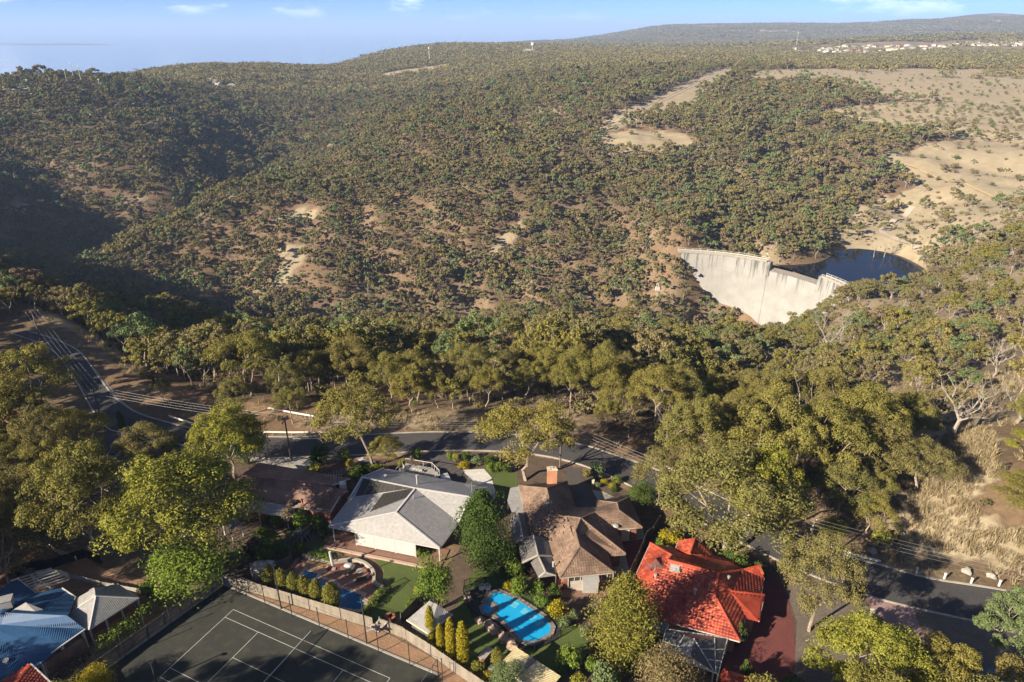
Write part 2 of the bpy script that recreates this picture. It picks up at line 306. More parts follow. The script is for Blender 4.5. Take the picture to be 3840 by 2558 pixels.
EDGE_Y = [250,225,190,166,126,114,113,105,92,80,74,66,60]
_C = np.array(CPTS, dtype=float)
_LOW = np.array([(-3000,2500,-260),(-5000,5000,-260),(-2500,5500,-260),(-900,6800,-230),(-8000,9000,-260),(-1700,1700,-200),(-950,1350,-60),(-800,2200,-110),(-1400,3000,-230),
                 (2500,9500,20),(6000,9500,60),(6500,6500,210),(9000,9500,60),(5000,3500,20),(900,600,-20),(500,250,-5),(900,250,0),(-500,150,0),(-800,450,-20),(-1000,900,-30),(-430,430,-32),(-500,480,-16),(-480,390,-22),(-570,560,-8),(0,-60,0),(600,-60,0),(-600,-60,0),(2500,800,30),(2200,1500,20),(-1500,700,-100),
                 (0,14000,-190),(-9000,14000,-190),(9000,14000,-100)], dtype=float)
_C = np.vstack([_C, _LOW])
def _warp(x, y):
    d = np.sqrt(x*x + y*y) + 120.0
    return np.stack([x/d*2.2, np.log(d)], -1)
def _tps(r2):
    return 0.5*r2*np.log(r2 + 1e-12)
_W = _warp(_C[:,0], _C[:,1])
_n = len(_C)
_A = np.zeros((_n+3, _n+3))
_d2 = ((_W[:,None,:]-_W[None,:,:])**2).sum(-1)
_A[:_n,:_n] = _tps(_d2) + np.eye(_n)*2e-4
_A[:_n,_n] = 1; _A[:_n,_n+1:] = _W
_A[_n:,:_n] = _A[:_n,_n:].T
_sol = np.linalg.solve(_A, np.concatenate([_C[:,2], np.zeros(3)]))
def _hash(i, j, s):
    h = (i.astype(np.int64)*374761393 + j.astype(np.int64)*668265263 + s*974634777) & 0x7fffffff
    h = ((h ^ (h >> 13))*1274126177) & 0x7fffffff
    return ((h ^ (h >> 16)) & 0xffff)/65535.0*2 - 1
def vnoise(x, y, s=0):
    i = np.floor(x); j = np.floor(y); u = x-i; v = y-j
    u = u*u*(3-2*u); v = v*v*(3-2*v)
    return (_hash(i,j,s)*(1-u)+_hash(i+1,j,s)*u)*(1-v) + (_hash(i,j+1,s)*(1-u)+_hash(i+1,j+1,s)*u)*v
def fbm(x, y, s=0, o=4):
    a = 1.0; t = 0
    for k in range(o):
        t = t + a*vnoise(x, y, s+k); x = x*2.03+7.1; y = y*2.03-3.7; a *= 0.5
    return t
def sstep(a, b, x):
    t = np.clip((x-a)/(b-a), 0, 1); return t*t*(3-2*t)
def height(x, y):
    x = np.asarray(x, float); y = np.asarray(y, float)
    sh = x.shape; x = x.ravel(); y = y.ravel()
    out = np.empty(len(x))
    for k in range(0, len(x), 20000):
        xs = x[k:k+20000]; ys = y[k:k+20000]
        w = _warp(xs, ys)
        d2 = ((w[:,None,:]-_W[None,:,:])**2).sum(-1)
        z = _tps(d2) @ _sol[:_n] + _sol[_n] + w @ _sol[_n+1:]
        d = np.sqrt(xs*xs+ys*ys)
        far = sstep(150, 420, d)
        calm = 1 - np.exp(-((xs-235)**2+(ys-430)**2)/95.0**2)
        z = z + calm*far*(5.0*fbm(xs/60, ys/60, 3, 4) - 5.0*np.abs(vnoise(xs/34+.3*ys/34, ys/75, 9)))*sstep(-5, -40, z)*(1-sstep(1200, 2500, d))
        z = z + sstep(3000, 6000, d)*12*fbm(xs/500, ys/500, 5, 4)
        e = np.interp(xs, EDGE_X, EDGE_Y)
        b = sstep(-4, 18, ys-e)
        z = z*b
        sea = -190
        z = np.maximum(z, sea-3)
        out[k:k+20000] = z
    return out.reshape(sh)
# --- terrain end

# ------------------------------------------------------------------ ground
# zones of the land: outline, tree density, dryness of the ground (0 leaf litter, 1 pale dry grass), bare red earth
ZONES = {
 'spur':   ([(-284.6, 466.3),(-251.6, 514.6),(-221.1, 548.1),(-140.6, 578.9),(-49.8, 581.2),(84.6, 566.6),(118.1, 459),(131.6, 440.2),(149.8, 427.1),(67, 415.5),(-39.2, 420),(-129.1, 423.5),(-202.8, 429.2),(-253.5, 433.7)], .72, .25, .42),
 'spur_top': ([(-222.3, 552),(-195.5, 759.5),(-84.2, 691.3),(22.6, 746.8),(94.2, 647.2),(152.2, 573.3),(118.5, 461.2),(85.1, 570.5),(-50.4, 589.7),(-141.3, 582.9)], .95, .15, .2),
 'right_bush': ([(62.9, 160.6),(156.3, 338.9),(168.9, 307.2),(255.5, 392.1),(228.7, 237),(97.6, 89.2),(88.4, 105.5),(69.4, 101.2),(73.5, 132.3)], .62, .42, .1),
 'strip':  ([(87.1, 767.1),(156.7, 880.9),(249.4, 1063.5),(352.8, 1260.6),(392.3, 1286),(333.1, 1104.3),(259.9, 980.6),(216.8, 858.7),(200.3, 814.5),(150.3, 805.8),(116.5, 756.7),(103.8, 745.6)], .0, 1., 0),
 'clearing': ([(85.6, 732),(114.1, 739.2),(176.6, 732.6),(178.1, 690.9),(155.1, 654.8),(118.4, 645.1),(93.2, 660.5)], .10, .85, .2),
 'paddock': ([(380.3, 1200.8),(442.1, 1241.3),(546.2, 1274.3),(704.2, 1309.8),(1181.2, 1366.9),(927.4, 1061),(743.3, 836.2),(573.6, 866.9),(542.5, 927.9),(489.9, 939.7),(468.8, 994.9),(454.7, 1070.7),(378.4, 1053.4),(357.8, 1073.9)], .16, 1., 0),
 'hillside': ([(375.9, 870.2),(482.5, 924.7),(536, 916.1),(743.3, 836.2),(595.5, 657.4),(491.2, 729.8),(437.9, 735.1),(388.1, 775.2)], .50, .95, 0),
 'slope':  ([(343.7, 650.2),(415, 701.2),(475.4, 726.1),(591.3, 652.3),(319.3, 340.9),(353.4, 535.3),(351.4, 590.2)], .24, .85, .1),
 'bank':   ([(249.6, 517.2),(316.2, 584.9),(351.9, 586.7),(351.4, 531.9),(313.8, 334.7),(252.4, 264.6),(296, 449.5),(281.5, 445),(246, 474.3),(233.6, 488.1)], .34, .75, .2),
 'scar_a': ([(-179.9, 500.2),(-163.7, 501.8),(-152.5, 488.4),(-156.2, 467.7),(-160.2, 449),(-165.4, 451.2),(-165.8, 471.4)], .0, .75, .15),
 'scar_b': ([(-192, 530.7),(-171.7, 551.4),(-154.4, 543.5),(-154.4, 532.1),(-173.4, 532.6),(-185.6, 522.6)], .08, .75, .2),
 'scar_c': ([(-31.5, 283.2),(-39.2, 420),(-29.5, 438.3),(-21.7, 427.7),(-26.5, 363.3)], .0, .5, .7),
 'scar_d': ([(-18.1, 498.7),(-8.3, 520.7),(8.4, 530.7),(12.5, 520.7),(-4, 500.2),(-12, 493.3)], .1, .7, .4),
 'scar_f': ([(-118.5, 444.3),(-109.2, 464.5),(-99.3, 460.7),(-107.9, 435.6)], .1, .5, .7),
 'dry_bank': ([(71.7, 99.9),(84.7, 110.7),(83.8, 100.9),(74.9, 88.6),(67.5, 81.7),(64.2, 79.2),(66,73),(56,76),(57.3, 80),(61.9, 86)], .02, 1., 0),
 'dry_bank_b': ([(63.4, 78.8),(67.5, 81.3),(67.8, 77.6),(87.9, 74.6),(72,71),(66,72)], .05, .9, 0),
 'verge':  ([(-78,119),(-66,117),(-40,110),(-40,114),(-52,118),(-70,125),(-84,130)], .0, .35, .75),
 'verge_left': ([(-122,162),(-100,149),(-82,128),(-80,130),(-87,142),(-102,156),(-124,168)], .0, .6, .5),
 'verge_mid': ([(-40,108),(8,107),(12,112),(10,115),(-16,115),(-40,113)], .03, .55, .5),
 'left_block': ([(-60,60),(-66,95),(-76,108),(-84,122),(-92,136),(-106,148),(-124,158),(-300,225),(-300,60)], 1.0, .10, .1),
 'estate': ([(732.5, 2164.1),(1105.7, 2730.3),(1604.5, 2671.2),(2356.8, 2771.2),(1785, 2085.2),(1175.7, 2065.5),(787.9, 1932.8)], .16, .45, 0),
 'far_clear_a': ([(-326.1, 1686.8),(-281, 1755.6),(-195.1, 1792.6),(-145.7, 1828.2),(-138.6, 1777.5),(-219.4, 1674),(-280.1, 1597.6)], .0, 1., 0),
 'far_clear_b': ([(-31.4, 940.7),(-7.3, 990.8),(-3.6, 960.4),(-23.7, 913.7)], .0, .9, 0),
 'far_clear_c': ([(6.5, 867.8),(36.4, 890.3),(64.6, 868.4),(59.2, 835.9),(21.8, 834.9)], .1, .9, 0),
 'far_clear_d': ([(182.2, 1106.2),(237.6, 1162.2),(233.5, 1120.4),(189.3, 1076.2)], .0, 1., 0),
 'left_dirt': ([(-442, 590),(-435.6, 615.6),(-429, 618.8),(-425, 577.7)], .0, .7, .3),
}
ROAD_FAR = [(-118.73, 153, 0),(-111.24, 149.33, 0),(-105.46, 145.96, 0),(-99.42, 141.7, 0),(-94.13, 136.03, 0),(-85.76, 126.43, 0),(-81.96, 122.26, 0),(-77.06, 117.36, 0),(-71.81, 113.35, 0),(-65.24, 110.32, 0),(-59.26, 108.05, 0),(-51.98, 106.13, 0),(-44.87, 105.06, 0),(-35.67, 105.06, 0),(-27.77, 105.6, 0),(-15.82, 106.86, 0),(-5.12, 106.68, 0),(3.87, 105.42, 0),(12.92, 102.62, 0),(17.57, 99.53, 0),(24.53, 94.96, 0),(32.86, 87.99, 0),(40.39, 79.79, 0),(47.76, 73.79, 0),(50.79, 72.64, 0),(55.62, 70.09, 0),(62.18, 68.69, 0),(67.1, 67.28, 0)]
ROAD_NEAR = [(-121.67, 151.54, 0),(-113.38, 147.17, 0),(-107.69, 143.59, 0),(-102.25, 138.89, 0),(-97.04, 133.13, 0),(-89.17, 124.32, 0),(-84.63, 118.74, 0),(-79.34, 112.55, 0),(-73.01, 106.41, 0),(-64.37, 102.62, 0),(-56.76, 100.35, 0),(-49.25, 98.96, 0),(-42.61, 98.23, 0),(-36.59, 98.63, 0),(-24.84, 99.36, 0),(-15.29, 100.6, 0),(-4.9, 100.76, 0),(2.78, 99.94, 0),(9.4, 97.83, 0),(15.08, 94.28, 0),(21.19, 88.67, 0),(27.36, 82.68, 0),(33.51, 76.59, 0),(39.04, 71.62, 0),(45.61, 67.19, 0),(51.11, 64.94, 0),(57.41, 62.87, 0),(62.89, 61.14, 0)]
def wob(x, y, k=1.0):
    return x + k*2.5*fbm(x/14, y/14, 21, 3), y + k*2.5*fbm(x/14, y/14, 33, 3)
def zone_fields(x, y):
    dens = np.ones(len(x)); dry = np.full(len(x), .22); red = np.full(len(x), .25)
    d = np.hypot(x, y); far = sstep(1300, 2200, d)
    dry = np.clip(dry + .25*fbm(x/40, y/40, 51, 3), 0, 1); red = np.clip(red + .4*fbm(x/30, y/30, 77, 3), 0, 1)
    patch = sstep(.12, .5, fbm(x/420, y/260, 88, 3)); hill = sstep(3200, 4500, d)
    dry = dry*(1-far) + far*(.2 + .75*patch*sstep(0, 2500, x)); dens = dens*(1 - .75*far*patch*sstep(0, 2500, x))
    red = red*(1-far)
    xw, yw = wob(x, y, np.clip(d/400, .2, 2.0))
    for k, (p, a, b, c) in ZONES.items():
        i = inpoly(xw, yw, p); dens[i] = a; dry[i] = np.clip(b + .12*fbm(x[i]/9, y[i]/9, 61, 3), 0, 1); red[i] = c
    return dens, dry, red
ys = np.concatenate([np.linspace(-60, 40, 14), np.geomspace(42, 15000, 470)])
xs = np.sinh(np.linspace(-1, 1, 431)*5.2)/np.sinh(5.2)*11000
GXm, GYm = np.meshgrid(xs, ys); GZ = height(GXm, GYm); nx, ny = len(xs), len(ys)
i, j = np.meshgrid(np.arange(nx-1), np.arange(ny-1)); q = (j*nx+i).ravel()
mg, nt, b = nodes('ground')
at = N(nt, 'ShaderNodeAttribute', attribute_name='land'); sp = N(nt, 'ShaderNodeSeparateColor'); nt.links.new(at.outputs['Color'], sp.inputs[0])
n1 = noise(nt, .11, 6); n2 = noise(nt, 1.1, 5, .65); n3 = noise(nt, .035, 4)
litter = mix(nt, ramp(nt, n2, .35, .7), (.085,.063,.042), (.145,.108,.069))
earth = mix(nt, ramp(nt, n2, .3, .7), (.165,.10,.06), (.235,.15,.093))
c = mix(nt, ramp(nt, sp.outputs['Green'], .1, .9), litter, earth)
grass = mix(nt, ramp(nt, n1, .35, .7), (.30,.255,.175), (.235,.19,.125)); grass = mix(nt, ramp(nt, n2, .5, .8), grass, (.35,.305,.215)); grass = mix(nt, ramp(nt, n3, .52, .7), grass, (.265,.21,.14))
fac = N(nt, 'ShaderNodeMath', operation='ADD'); nt.links.new(sp.outputs['Red'], fac.inputs[0]); sb = N(nt, 'ShaderNodeMath', operation='MULTIPLY_ADD'); sb.inputs[1].default_value = .5; sb.inputs[2].default_value = -.25; nt.links.new(n2, sb.inputs[0]); nt.links.new(sb.outputs[0], fac.inputs[1])
c = mix(nt, ramp(nt, fac.outputs[0], .22, .68), c, grass)
nt.links.new(c, b.inputs['Base Color']); b.inputs['Roughness'].default_value = .97; b.inputs['Specular IOR Level'].default_value = .1; bump(nt, b, n2, .3, .25)
gm = npmesh('ground', np.stack([GXm.ravel(), GYm.ravel(), GZ.ravel()], 1), np.stack([q, q+1, q+nx+1, q+nx], 1), [mg], smooth=True)
dn, dr, rd = zone_fields(GXm.ravel(), GYm.ravel())
ca = gm.color_attributes.new('land', 'FLOAT_COLOR', 'POINT'); ca.data.foreach_set('color', np.stack([dr, rd, dn, np.ones(len(dn))], 1).astype(np.float32).ravel())
ground = link(bpy.data.objects.new('ground', gm)); tag(ground, kind='structure')
def hz(x, y): return float(height(np.array([x]), np.array([y]))[0])
# the gulf beyond the hills and the water held by the dam
o = MB().poly([(-60000,1500,-189),(60000,1500,-189),(60000,60000,-189),(-60000,60000,-189)]).build('sea', M['sea']); tag(o, kind='structure')
o = MB().poly([(176,446,-77.3),(190,420,-77.3),(204,400,-77.3),(200,380,-77.3),(230,350,-77.3),(340,380,-77.3),(340,480,-77.3),(240,500,-77.3),(190,490,-77.3)]).build('reservoir_water', M['lake']); tag(o, kind='structure')
# ------------------------------------------------------------------ roads and sheets
LEV = [0.02]
def sheet(name, pts, mat, z=None, kind='structure', label=None, cat=None):
    if z is None: LEV[0] += .002; z = LEV[0]
    o = MB().poly([(p[0], p[1], z) for p in ccw(pts)]).build(name, mat)
    return tag(o, label, cat, kind=kind)
def ribbon(pts, w, z, mb, h=None):
    P = [Vector((p[0], p[1])) for p in pts]; Lf = []; Rt = []
    for k, p in enumerate(P):
        t = (P[min(k+1,len(P)-1)]-P[max(k-1,0)]).normalized(); n = Vector((-t.y, t.x))*w/2; Lf.append(p+n); Rt.append(p-n)
    for k in range(len(P)-1):
        qd = [Rt[k], Rt[k+1], Lf[k+1], Lf[k]]
        if h is None: mb.poly([(p.x, p.y, z) for p in qd])
        else: mb.hexa([(p.x,p.y,z) for p in qd], [(p.x,p.y,z+h) for p in qd])
    return mb
def smooth_line(pts, it=2):
    P = [Vector((p[0], p[1])) for p in pts]
    for _ in range(it):
        Q = [P[0]]
        for a, b_ in zip(P, P[1:]): Q += [a*.75+b_*.25, a*.25+b_*.75]
        P = Q + [P[-1]]
    return P
RF, RN = smooth_line(ROAD_FAR), smooth_line(ROAD_NEAR)
n_ = min(len(RF), len(RN)); mb = MB()
for k in range(n_-1): mb.poly([(RN[k].x,RN[k].y,.05),(RN[k+1].x,RN[k+1].y,.05),(RF[k+1].x,RF[k+1].y,.05),(RF[k].x,RF[k].y,.05)])
road = tag(mb.build('road', M['asphalt']), kind='structure')
tag(ribbon(RF, .30, 0.0, MB(), .16).build('kerb', M['kerb']), kind='structure')
tag(ribbon([p for p in RN if p.x < -72 or (p.x > -48)], .26, 0.0, MB(), .15).build('kerb', M['kerb']), kind='structure')
mb = MB(); ribbon(smooth_line([(-39.42, 104.49, 0),(-33.88, 104.61, 0)]), .28, .058, mb); tag(mb.build('road_marking', M['line']), kind='structure')
sheet('side_street', [(-74.63, 107.59, 0),(-83.17, 116.62, 0),(-74.24, 108.71, 0),(-67.04, 104.18, 0),(-66.78, 99.94, 0),(-56.02, 85.34, 0),(-61.78, 85.34, 0),(-69.61, 98.31, 0)], M['paving_dark'], .04)
mb = MB(); ribbon(smooth_line([(-92.35, 132.87, 0),(-83.2, 122.94, 0),(-77.69, 117.14, 0),(-72.22, 112.55, 0)]), 2.0, .024, mb); tag(mb.build('footpath', M['kerb']), kind='structure')
# driveways, paths, lawns and beds
sheet('driveway', [(-15.39, 100.53, 0),(-12.19, 100.79, 0),(-10.71, 98.06, 0),(-8.06, 94.93, 0),(-5.5, 91.14, 0),(-4.89, 90.35, 0),(-12.53, 91.95, 0),(-14.63, 96.65, 0)], M['paving_dark'], .040)
sheet('driveway', [(9.02, 95.74, 0),(11.87, 95.62, 0),(11.23, 94.05, 0),(12.81, 89.67, 0),(13.2, 87.05, 0),(13.26, 84.15, 0),(10.57, 84.55, 0),(10.03, 89, 0),(9.19, 92.16, 0)], M['paving_dark'], .041)
sheet('driveway', [(12.73, 89.55, 0),(14.52, 89.11, 0),(16.09, 87.7, 0),(13.55, 86.63, 0)], M['concrete'], .036)
sheet('driveway', [(-46.66, 98.15, 0),(-36.55, 98.47, 0),(-33.33, 97.91, 0),(-33.66, 94.05, 0),(-38.43, 95.19, 0)], M['concrete'], .042)
sheet('driveway', [(31.38, 75.61, 0),(33.59, 74.91, 0),(35.08, 72.21, 0),(35.82, 69.65, 0),(35.73, 66.91, 0),(34.93, 62.4, 0),(33.67, 58.78, 0),(31.72, 53.85, 0),(23.01, 53.85, 0),(25.17, 58.78, 0),(29.52, 63.49, 0),(32.41, 66.32, 0),(33.85, 69.96, 0)], M['paving_red'], .043)
sheet('driveway', [(46.06, 67.09, 0),(51.06, 65.13, 0),(50.19, 61.43, 0),(50.36, 58.37, 0),(46.22, 54.16, 0),(43.6, 54.16, 0),(44.45, 57.27, 0),(45.28, 61.43, 0),(45.75, 64.7, 0)], M['paving_pink'], .044)
sheet('driveway', [(53.16, 56.2, 0),(58.84, 55.68, 0),(57.33, 53.48, 0),(51.49, 53.48, 0)], surf('blue_court', (.05,.13,.22), scale=.5), .030)
sheet('path', [(-25.54, 98.77, 0),(-27.01, 98.41, 0),(-25.9, 97.52, 0),(-24.21, 97.17, 0),(-23.17, 97, 0),(-23.36, 97.52, 0),(-24.53, 97.77, 0),(-25.62, 98.13, 0)], M['pebble'], .045)
sheet('gravel_court', [(-8.5, 94.93, 0),(-6.48, 95.1, 0),(-4.69, 95.27, 0),(-3.42, 92.92, 0),(-2.65, 89.1, 0),(-2.69, 86.39, 0),(-3.9, 89.41, 0),(-5.69, 91.14, 0)], M['pebble'], .046)
sheet('path', [(-35.03, 79.82, 0),(-34.32, 80.06, 0),(-33.44, 79.23, 0),(-32.77, 78.31, 0),(-33.14, 77.74, 0),(-33.73, 78.65, 0)], M['paving_sand'], .047)
sheet('front_lawn', [(-4.67, 94.93, 0),(-2.09, 95.1, 0),(0.89, 93.92, 0),(0.86, 89.1, 0),(-0.84, 86.98, 0),(-2.51, 86.98, 0),(-2.6, 89.41, 0),(-3.43, 93.09, 0)], M['lawn'], .034)
sheet('lawn', [(-26.66, 78.16, 0),(-13.37, 73.94, 0),(-8.72, 71.62, 0),(-9.97, 69.65, 0),(-11.07, 66.82, 0),(-13.13, 64.15, 0),(-17.26, 62.87, 0),(-19.95, 64.59, 0),(-16.96, 66.82, 0),(-17.43, 71.62, 0),(-20.31, 75.28, 0),(-26.94, 74.74, 0),(-29.26, 76.37, 0)], M['lawn'], .033)
sheet('lawn', [(-38.49, 78.88, 0),(-37.16, 79.59, 0),(-34.26, 79.35, 0),(-29.23, 80.54, 0),(-29.23, 79.35, 0),(-32.58, 77.96, 0),(-34.46, 77.06, 0),(-37.16, 77.74, 0)], M['lawn'], .035)
sheet('lawn', [(-2.61, 74.47, 0),(-5.75, 70.63, 0),(-6.86, 65.92, 0),(-7.3, 62.87, 0),(-5.6, 56.95, 0),(-0.6, 54.1, 0),(5.41, 54.1, 0),(9.57, 59.23, 0),(8.56, 62.04, 0),(7.27, 62.45, 0),(5.46, 65.47, 0),(1.41, 68.69, 0),(-1.46, 72.13, 0)], M['lawn'], .036)
sheet('pool_surround', [(-5.32, 68.06, 0),(-4.24, 68.94, 0),(-1.59, 68.56, 0),(2.48, 65.85, 0),(6.06, 61.95, 0),(5.59, 60.01, 0),(2.96, 58.55, 0),(0.94, 58.96, 0),(-1.12, 60.86, 0),(-3.26, 62.61, 0),(-5.13, 64.44, 0),(-5.69, 66.33, 0)], surf('black_paving', (.035,.034,.034), scale=1), .048)
sheet('courtyard', [(5.95, 70.27, 0),(11.77, 70.27, 0),(14.26, 71.7, 0),(16.02, 71.86, 0),(15.17, 69.34, 0),(11.92, 66.82, 0),(6.41, 66.82, 0)], M['paving_terracotta'], .037)
sheet('courtyard', [(13.44, 74.34, 0),(15.89, 74.85, 0),(16, 71.7, 0),(13.89, 71.53, 0)], M['concrete'], .038)
sheet('courtyard', [(15.83, 80.24, 0),(19.28, 80.62, 0),(19.32, 78.02, 0),(15.89, 77.3, 0)], M['concrete'], .039)
sheet('courtyard', [(15.88, 77.21, 0),(19.41, 77.83, 0),(20.12, 77.65, 0),(17.43, 73.33, 0),(16.02, 71.86, 0),(16.01, 74.85, 0)], M['paving_red'], .031)
sheet('garden_bed', [(-55.19, 96.73, 0),(-33.68, 97.52, 0),(-22.9, 98.31, 0),(-16.54, 98.72, 0),(-13.07, 100.76, 0),(-11.55, 94.43, 0),(-3.77, 87.32, 0),(-24.31, 79.79, 0),(-25.82, 74.74, 0),(-33.08, 70.63, 0),(-38.37, 69.41, 0),(-49.88, 72.64, 0),(-56.02, 85.34, 0)], M['mulch'], .022)
sheet('garden_bed', [(-12.12, 100.6, 0),(-5.59, 100.43, 0),(1.85, 99.45, 0),(7.76, 97.91, 0),(17.58, 90.06, 0),(23.49, 83.43, 0),(29.79, 76.92, 0),(35.94, 72.64, 0),(36.01, 65.03, 0),(36.06, 58.46, 0),(23.89, 51.42, 0),(-6.41, 51.42, 0),(-9.44, 71.62, 0),(-2.88, 85.34, 0)], M['mulch'], .024)
sheet('verge', [(37.59, 70.08, 0),(40.21, 70.55, 0),(45.72, 67.09, 0),(45.12, 61.43, 0),(44.45, 57.27, 0),(43.89, 54.16, 0),(31.65, 54.16, 0),(35.45, 62.63, 0),(35.89, 66.87, 0)], surf('bare_verge', (.15,.125,.10), (.11,.09,.075), scale=.5, fine=3), .026)
sheet('verge', [(50.99, 64.7, 0),(62.42, 60.93, 0),(58.96, 55.85, 0),(53.31, 56.2, 0),(50.56, 58.18, 0),(50.66, 61.43, 0)], surf('bare_verge', (.15,.125,.10), (.11,.09,.075), scale=.5, fine=3), .027)
sheet('yard', [(-74.89, 79.2, 0),(-60.62, 74.74, 0),(-54.2, 71.12, 0),(-50.1, 70.14, 0),(-42.42, 67.28, 0),(-44.95, 62.45, 0),(-53.51, 64.15, 0),(-63.77, 65.92, 0),(-69.83, 68.69, 0)], M['dirt'], .023)

rg2 = np.random.default_rng(14)
for k in range(9):
    i_ = int(rg2.integers(8, n_-8)); c_ = RN[i_].lerp(RF[i_], rg2.uniform(.2,.8)); t_ = (RF[i_+1]-RF[i_-1]).normalized(); nv = Vector((-t_.y,t_.x)); a_, b_2 = rg2.uniform(1,4), rg2.uniform(.4,1.3)
    sheet('road_patch', [c_+t_*a_+nv*b_2, c_-t_*a_+nv*b_2, c_-t_*a_-nv*b_2, c_+t_*a_-nv*b_2], surf('tar_patch', (.028,.028,.03), (.036,.035,.036), scale=.8) if k == 0 else bpy.data.materials['tar_patch'], .0545+.0003*k)
# ------------------------------------------------------------------ the dam
md, nt, b = nodes('dam_concrete')
st = noise(nt, .55, 5, .6, vscale=(1,1,.06)); bl = noise(nt, .12, 4); g = N(nt, 'ShaderNodeNewGeometry'); sx = N(nt, 'ShaderNodeSeparateXYZ'); nt.links.new(g.outputs['Position'], sx.inputs[0])
c = mix(nt, ramp(nt, bl, .35, .65), (.26,.258,.252), (.215,.213,.208))
hi_ = N(nt, 'ShaderNodeMapRange'); hi_.inputs['From Min'].default_value = -86; hi_.inputs['From Max'].default_value = -73; nt.links.new(sx.outputs['Z'], hi_.inputs['Value'])
sm = N(nt, 'ShaderNodeMath', operation='MULTIPLY'); nt.links.new(ramp(nt, st, .50, .62), sm.inputs[0]); nt.links.new(hi_.outputs[0], sm.inputs[1])
c = mix(nt, sm.outputs[0], c, (.085,.084,.08)); nt.links.new(c, b.inputs['Base Color']); b.inputs['Roughness'].default_value = .9
M['dam'] = md
M['dam_dark'] = surf('stained_concrete', (.24,.215,.19), (.17,.155,.14), scale=.5, vscale=(1,1,.1))
A_, B_, C_ = Vector((115.0,445.5)), Vector((160.0,428.5)), Vector((198.5,356.0))
def circ(a, b, c):
    d = 2*(a.x*(b.y-c.y)+b.x*(c.y-a.y)+c.x*(a.y-b.y))
    ux = (a.length_squared*(b.y-c.y)+b.length_squared*(c.y-a.y)+c.length_squared*(a.y-b.y))/d
    uy = (a.length_squared*(c.x-b.x)+b.length_squared*(a.x-c.x)+c.length_squared*(b.x-a.x))/d
    o = Vector((ux, uy)); return o, (a-o).length
O_, RAD = circ(A_, B_, C_)
a0 = math.atan2(A_.y-O_.y, A_.x-O_.x); a1 = math.atan2(C_.y-O_.y, C_.x-O_.x)
def dp(f, r): a = a0+(a1-a0)*f; return (O_.x+math.cos(a)*r, O_.y+math.sin(a)*r)
F1, F2, ZC, ZS = .43, .70, -69.5, -75.2
dam = empty('dam', (155,410,-110), 'tall curved pale concrete dam wall with a lowered spillway across the gully', 'dam')
def wallseg(f0, f1, ztop, name, mat, n, th=3.0):
    mb = MB()
    for k in range(n):
        fa, fb = f0+(f1-f0)*k/n, f0+(f1-f0)*(k+1)/n
        # blocks poured in lifts, each face a separate pour set back by a thumb's width
        zb = -118.0; nl = 9
        for l in range(nl):
            z0 = zb+(ztop-zb)*l/nl; z1 = zb+(ztop-zb)*(l+1)/nl; j = .035*((k*7+l*5) % 3)
            ra = RAD - th*.5 - j - (ztop-z0)*.045; rb = RAD - th*.5 - j - (ztop-z1)*.045
            mb.hexa([(*dp(fa,ra),z0),(*dp(fa,RAD+th*.5),z0),(*dp(fb,RAD+th*.5),z0),(*dp(fb,ra),z0)][::1], [(*dp(fa,rb),z1-.01),(*dp(fa,RAD+th*.5),z1-.01),(*dp(fb,RAD+th*.5),z1-.01),(*dp(fb,rb),z1-.01)])
    return mb.build(name, mat, dam, loc=(155,410,-110)) if False else mb.build(name, mat, dam)
dam.location = (0,0,0)
wallseg(0, F1, ZC, 'left_wing_wall', M['dam'], 10); wallseg(F1, F2, ZS, 'spillway_wall', M['dam'], 7); wallseg(F2, 1, ZC, 'right_wing_wall', M['dam'], 6)
mb = MB()
for k in range(7):
    fa, fb = F1+(F2-F1)*k/7, F1+(F2-F1)*(k+1)/7
    mb.poly([(*dp(fa,RAD-1.2),ZS+.05),(*dp(fb,RAD-1.2),ZS+.05),(*dp(fb,RAD+3.2),ZS+1.4),(*dp(fa,RAD+3.2),ZS+1.4)]).poly([(*dp(fa,RAD+3.2),ZS+1.4),(*dp(fb,RAD+3.2),ZS+1.4),(*dp(fb,RAD+3.2),ZS-4),(*dp(fa,RAD+3.2),ZS-4)])
mb.build('spillway_crest', M['dam_dark'], dam)
for f in (F1, F2):
    mb = MB(); mb.hexa([(*dp(f-.008,RAD-2.4),ZS-3),(*dp(f-.008,RAD+3.4),ZS-3),(*dp(f+.008,RAD+3.4),ZS-3),(*dp(f+.008,RAD-2.4),ZS-3)], [(*dp(f-.008,RAD-1.8),ZC+.2),(*dp(f-.008,RAD+2.2),ZC+.2),(*dp(f+.008,RAD+2.2),ZC+.2),(*dp(f+.008,RAD-1.8),ZC+.2)])
    mb.build('pier', M['dam'], dam)
for f0, f1 in ((-.02, F1-.01), (F2+.01, 1.03)):
    mb = MB(); n = 10
    for k in range(n):
        fa, fb = f0+(f1-f0)*k/n, f0+(f1-f0)*(k+1)/n
        for r0, r1, z0, z1 in ((RAD-1.9, RAD+1.9, ZC, ZC+.35), (RAD-2.1, RAD-1.8, ZC-.2, ZC+1.2), (RAD+1.8, RAD+2.1, ZC-.2, ZC+1.2)):
            mb.hexa([(*dp(fa,r0),z0),(*dp(fa,r1),z0),(*dp(fb,r1),z0),(*dp(fb,r0),z0)], [(*dp(fa,r0),z1),(*dp(fa,r1),z1),(*dp(fb,r1),z1),(*dp(fb,r0),z1)])
    mb.build('walkway', M['concrete'], dam)
    for r in (RAD-1.95, RAD+1.95):
        MB().tube([(*dp(f0+(f1-f0)*k/12, r), ZC+2.0) for k in range(13)], .07, 5).build('handrail', M['rail_white'], dam)
        for k in range(13): p = dp(f0+(f1-f0)*k/12, r); MB().box((p[0],p[1],ZC+1.6), (.12,.12,.9)).build('rail_post', M['rail_white'], dam)
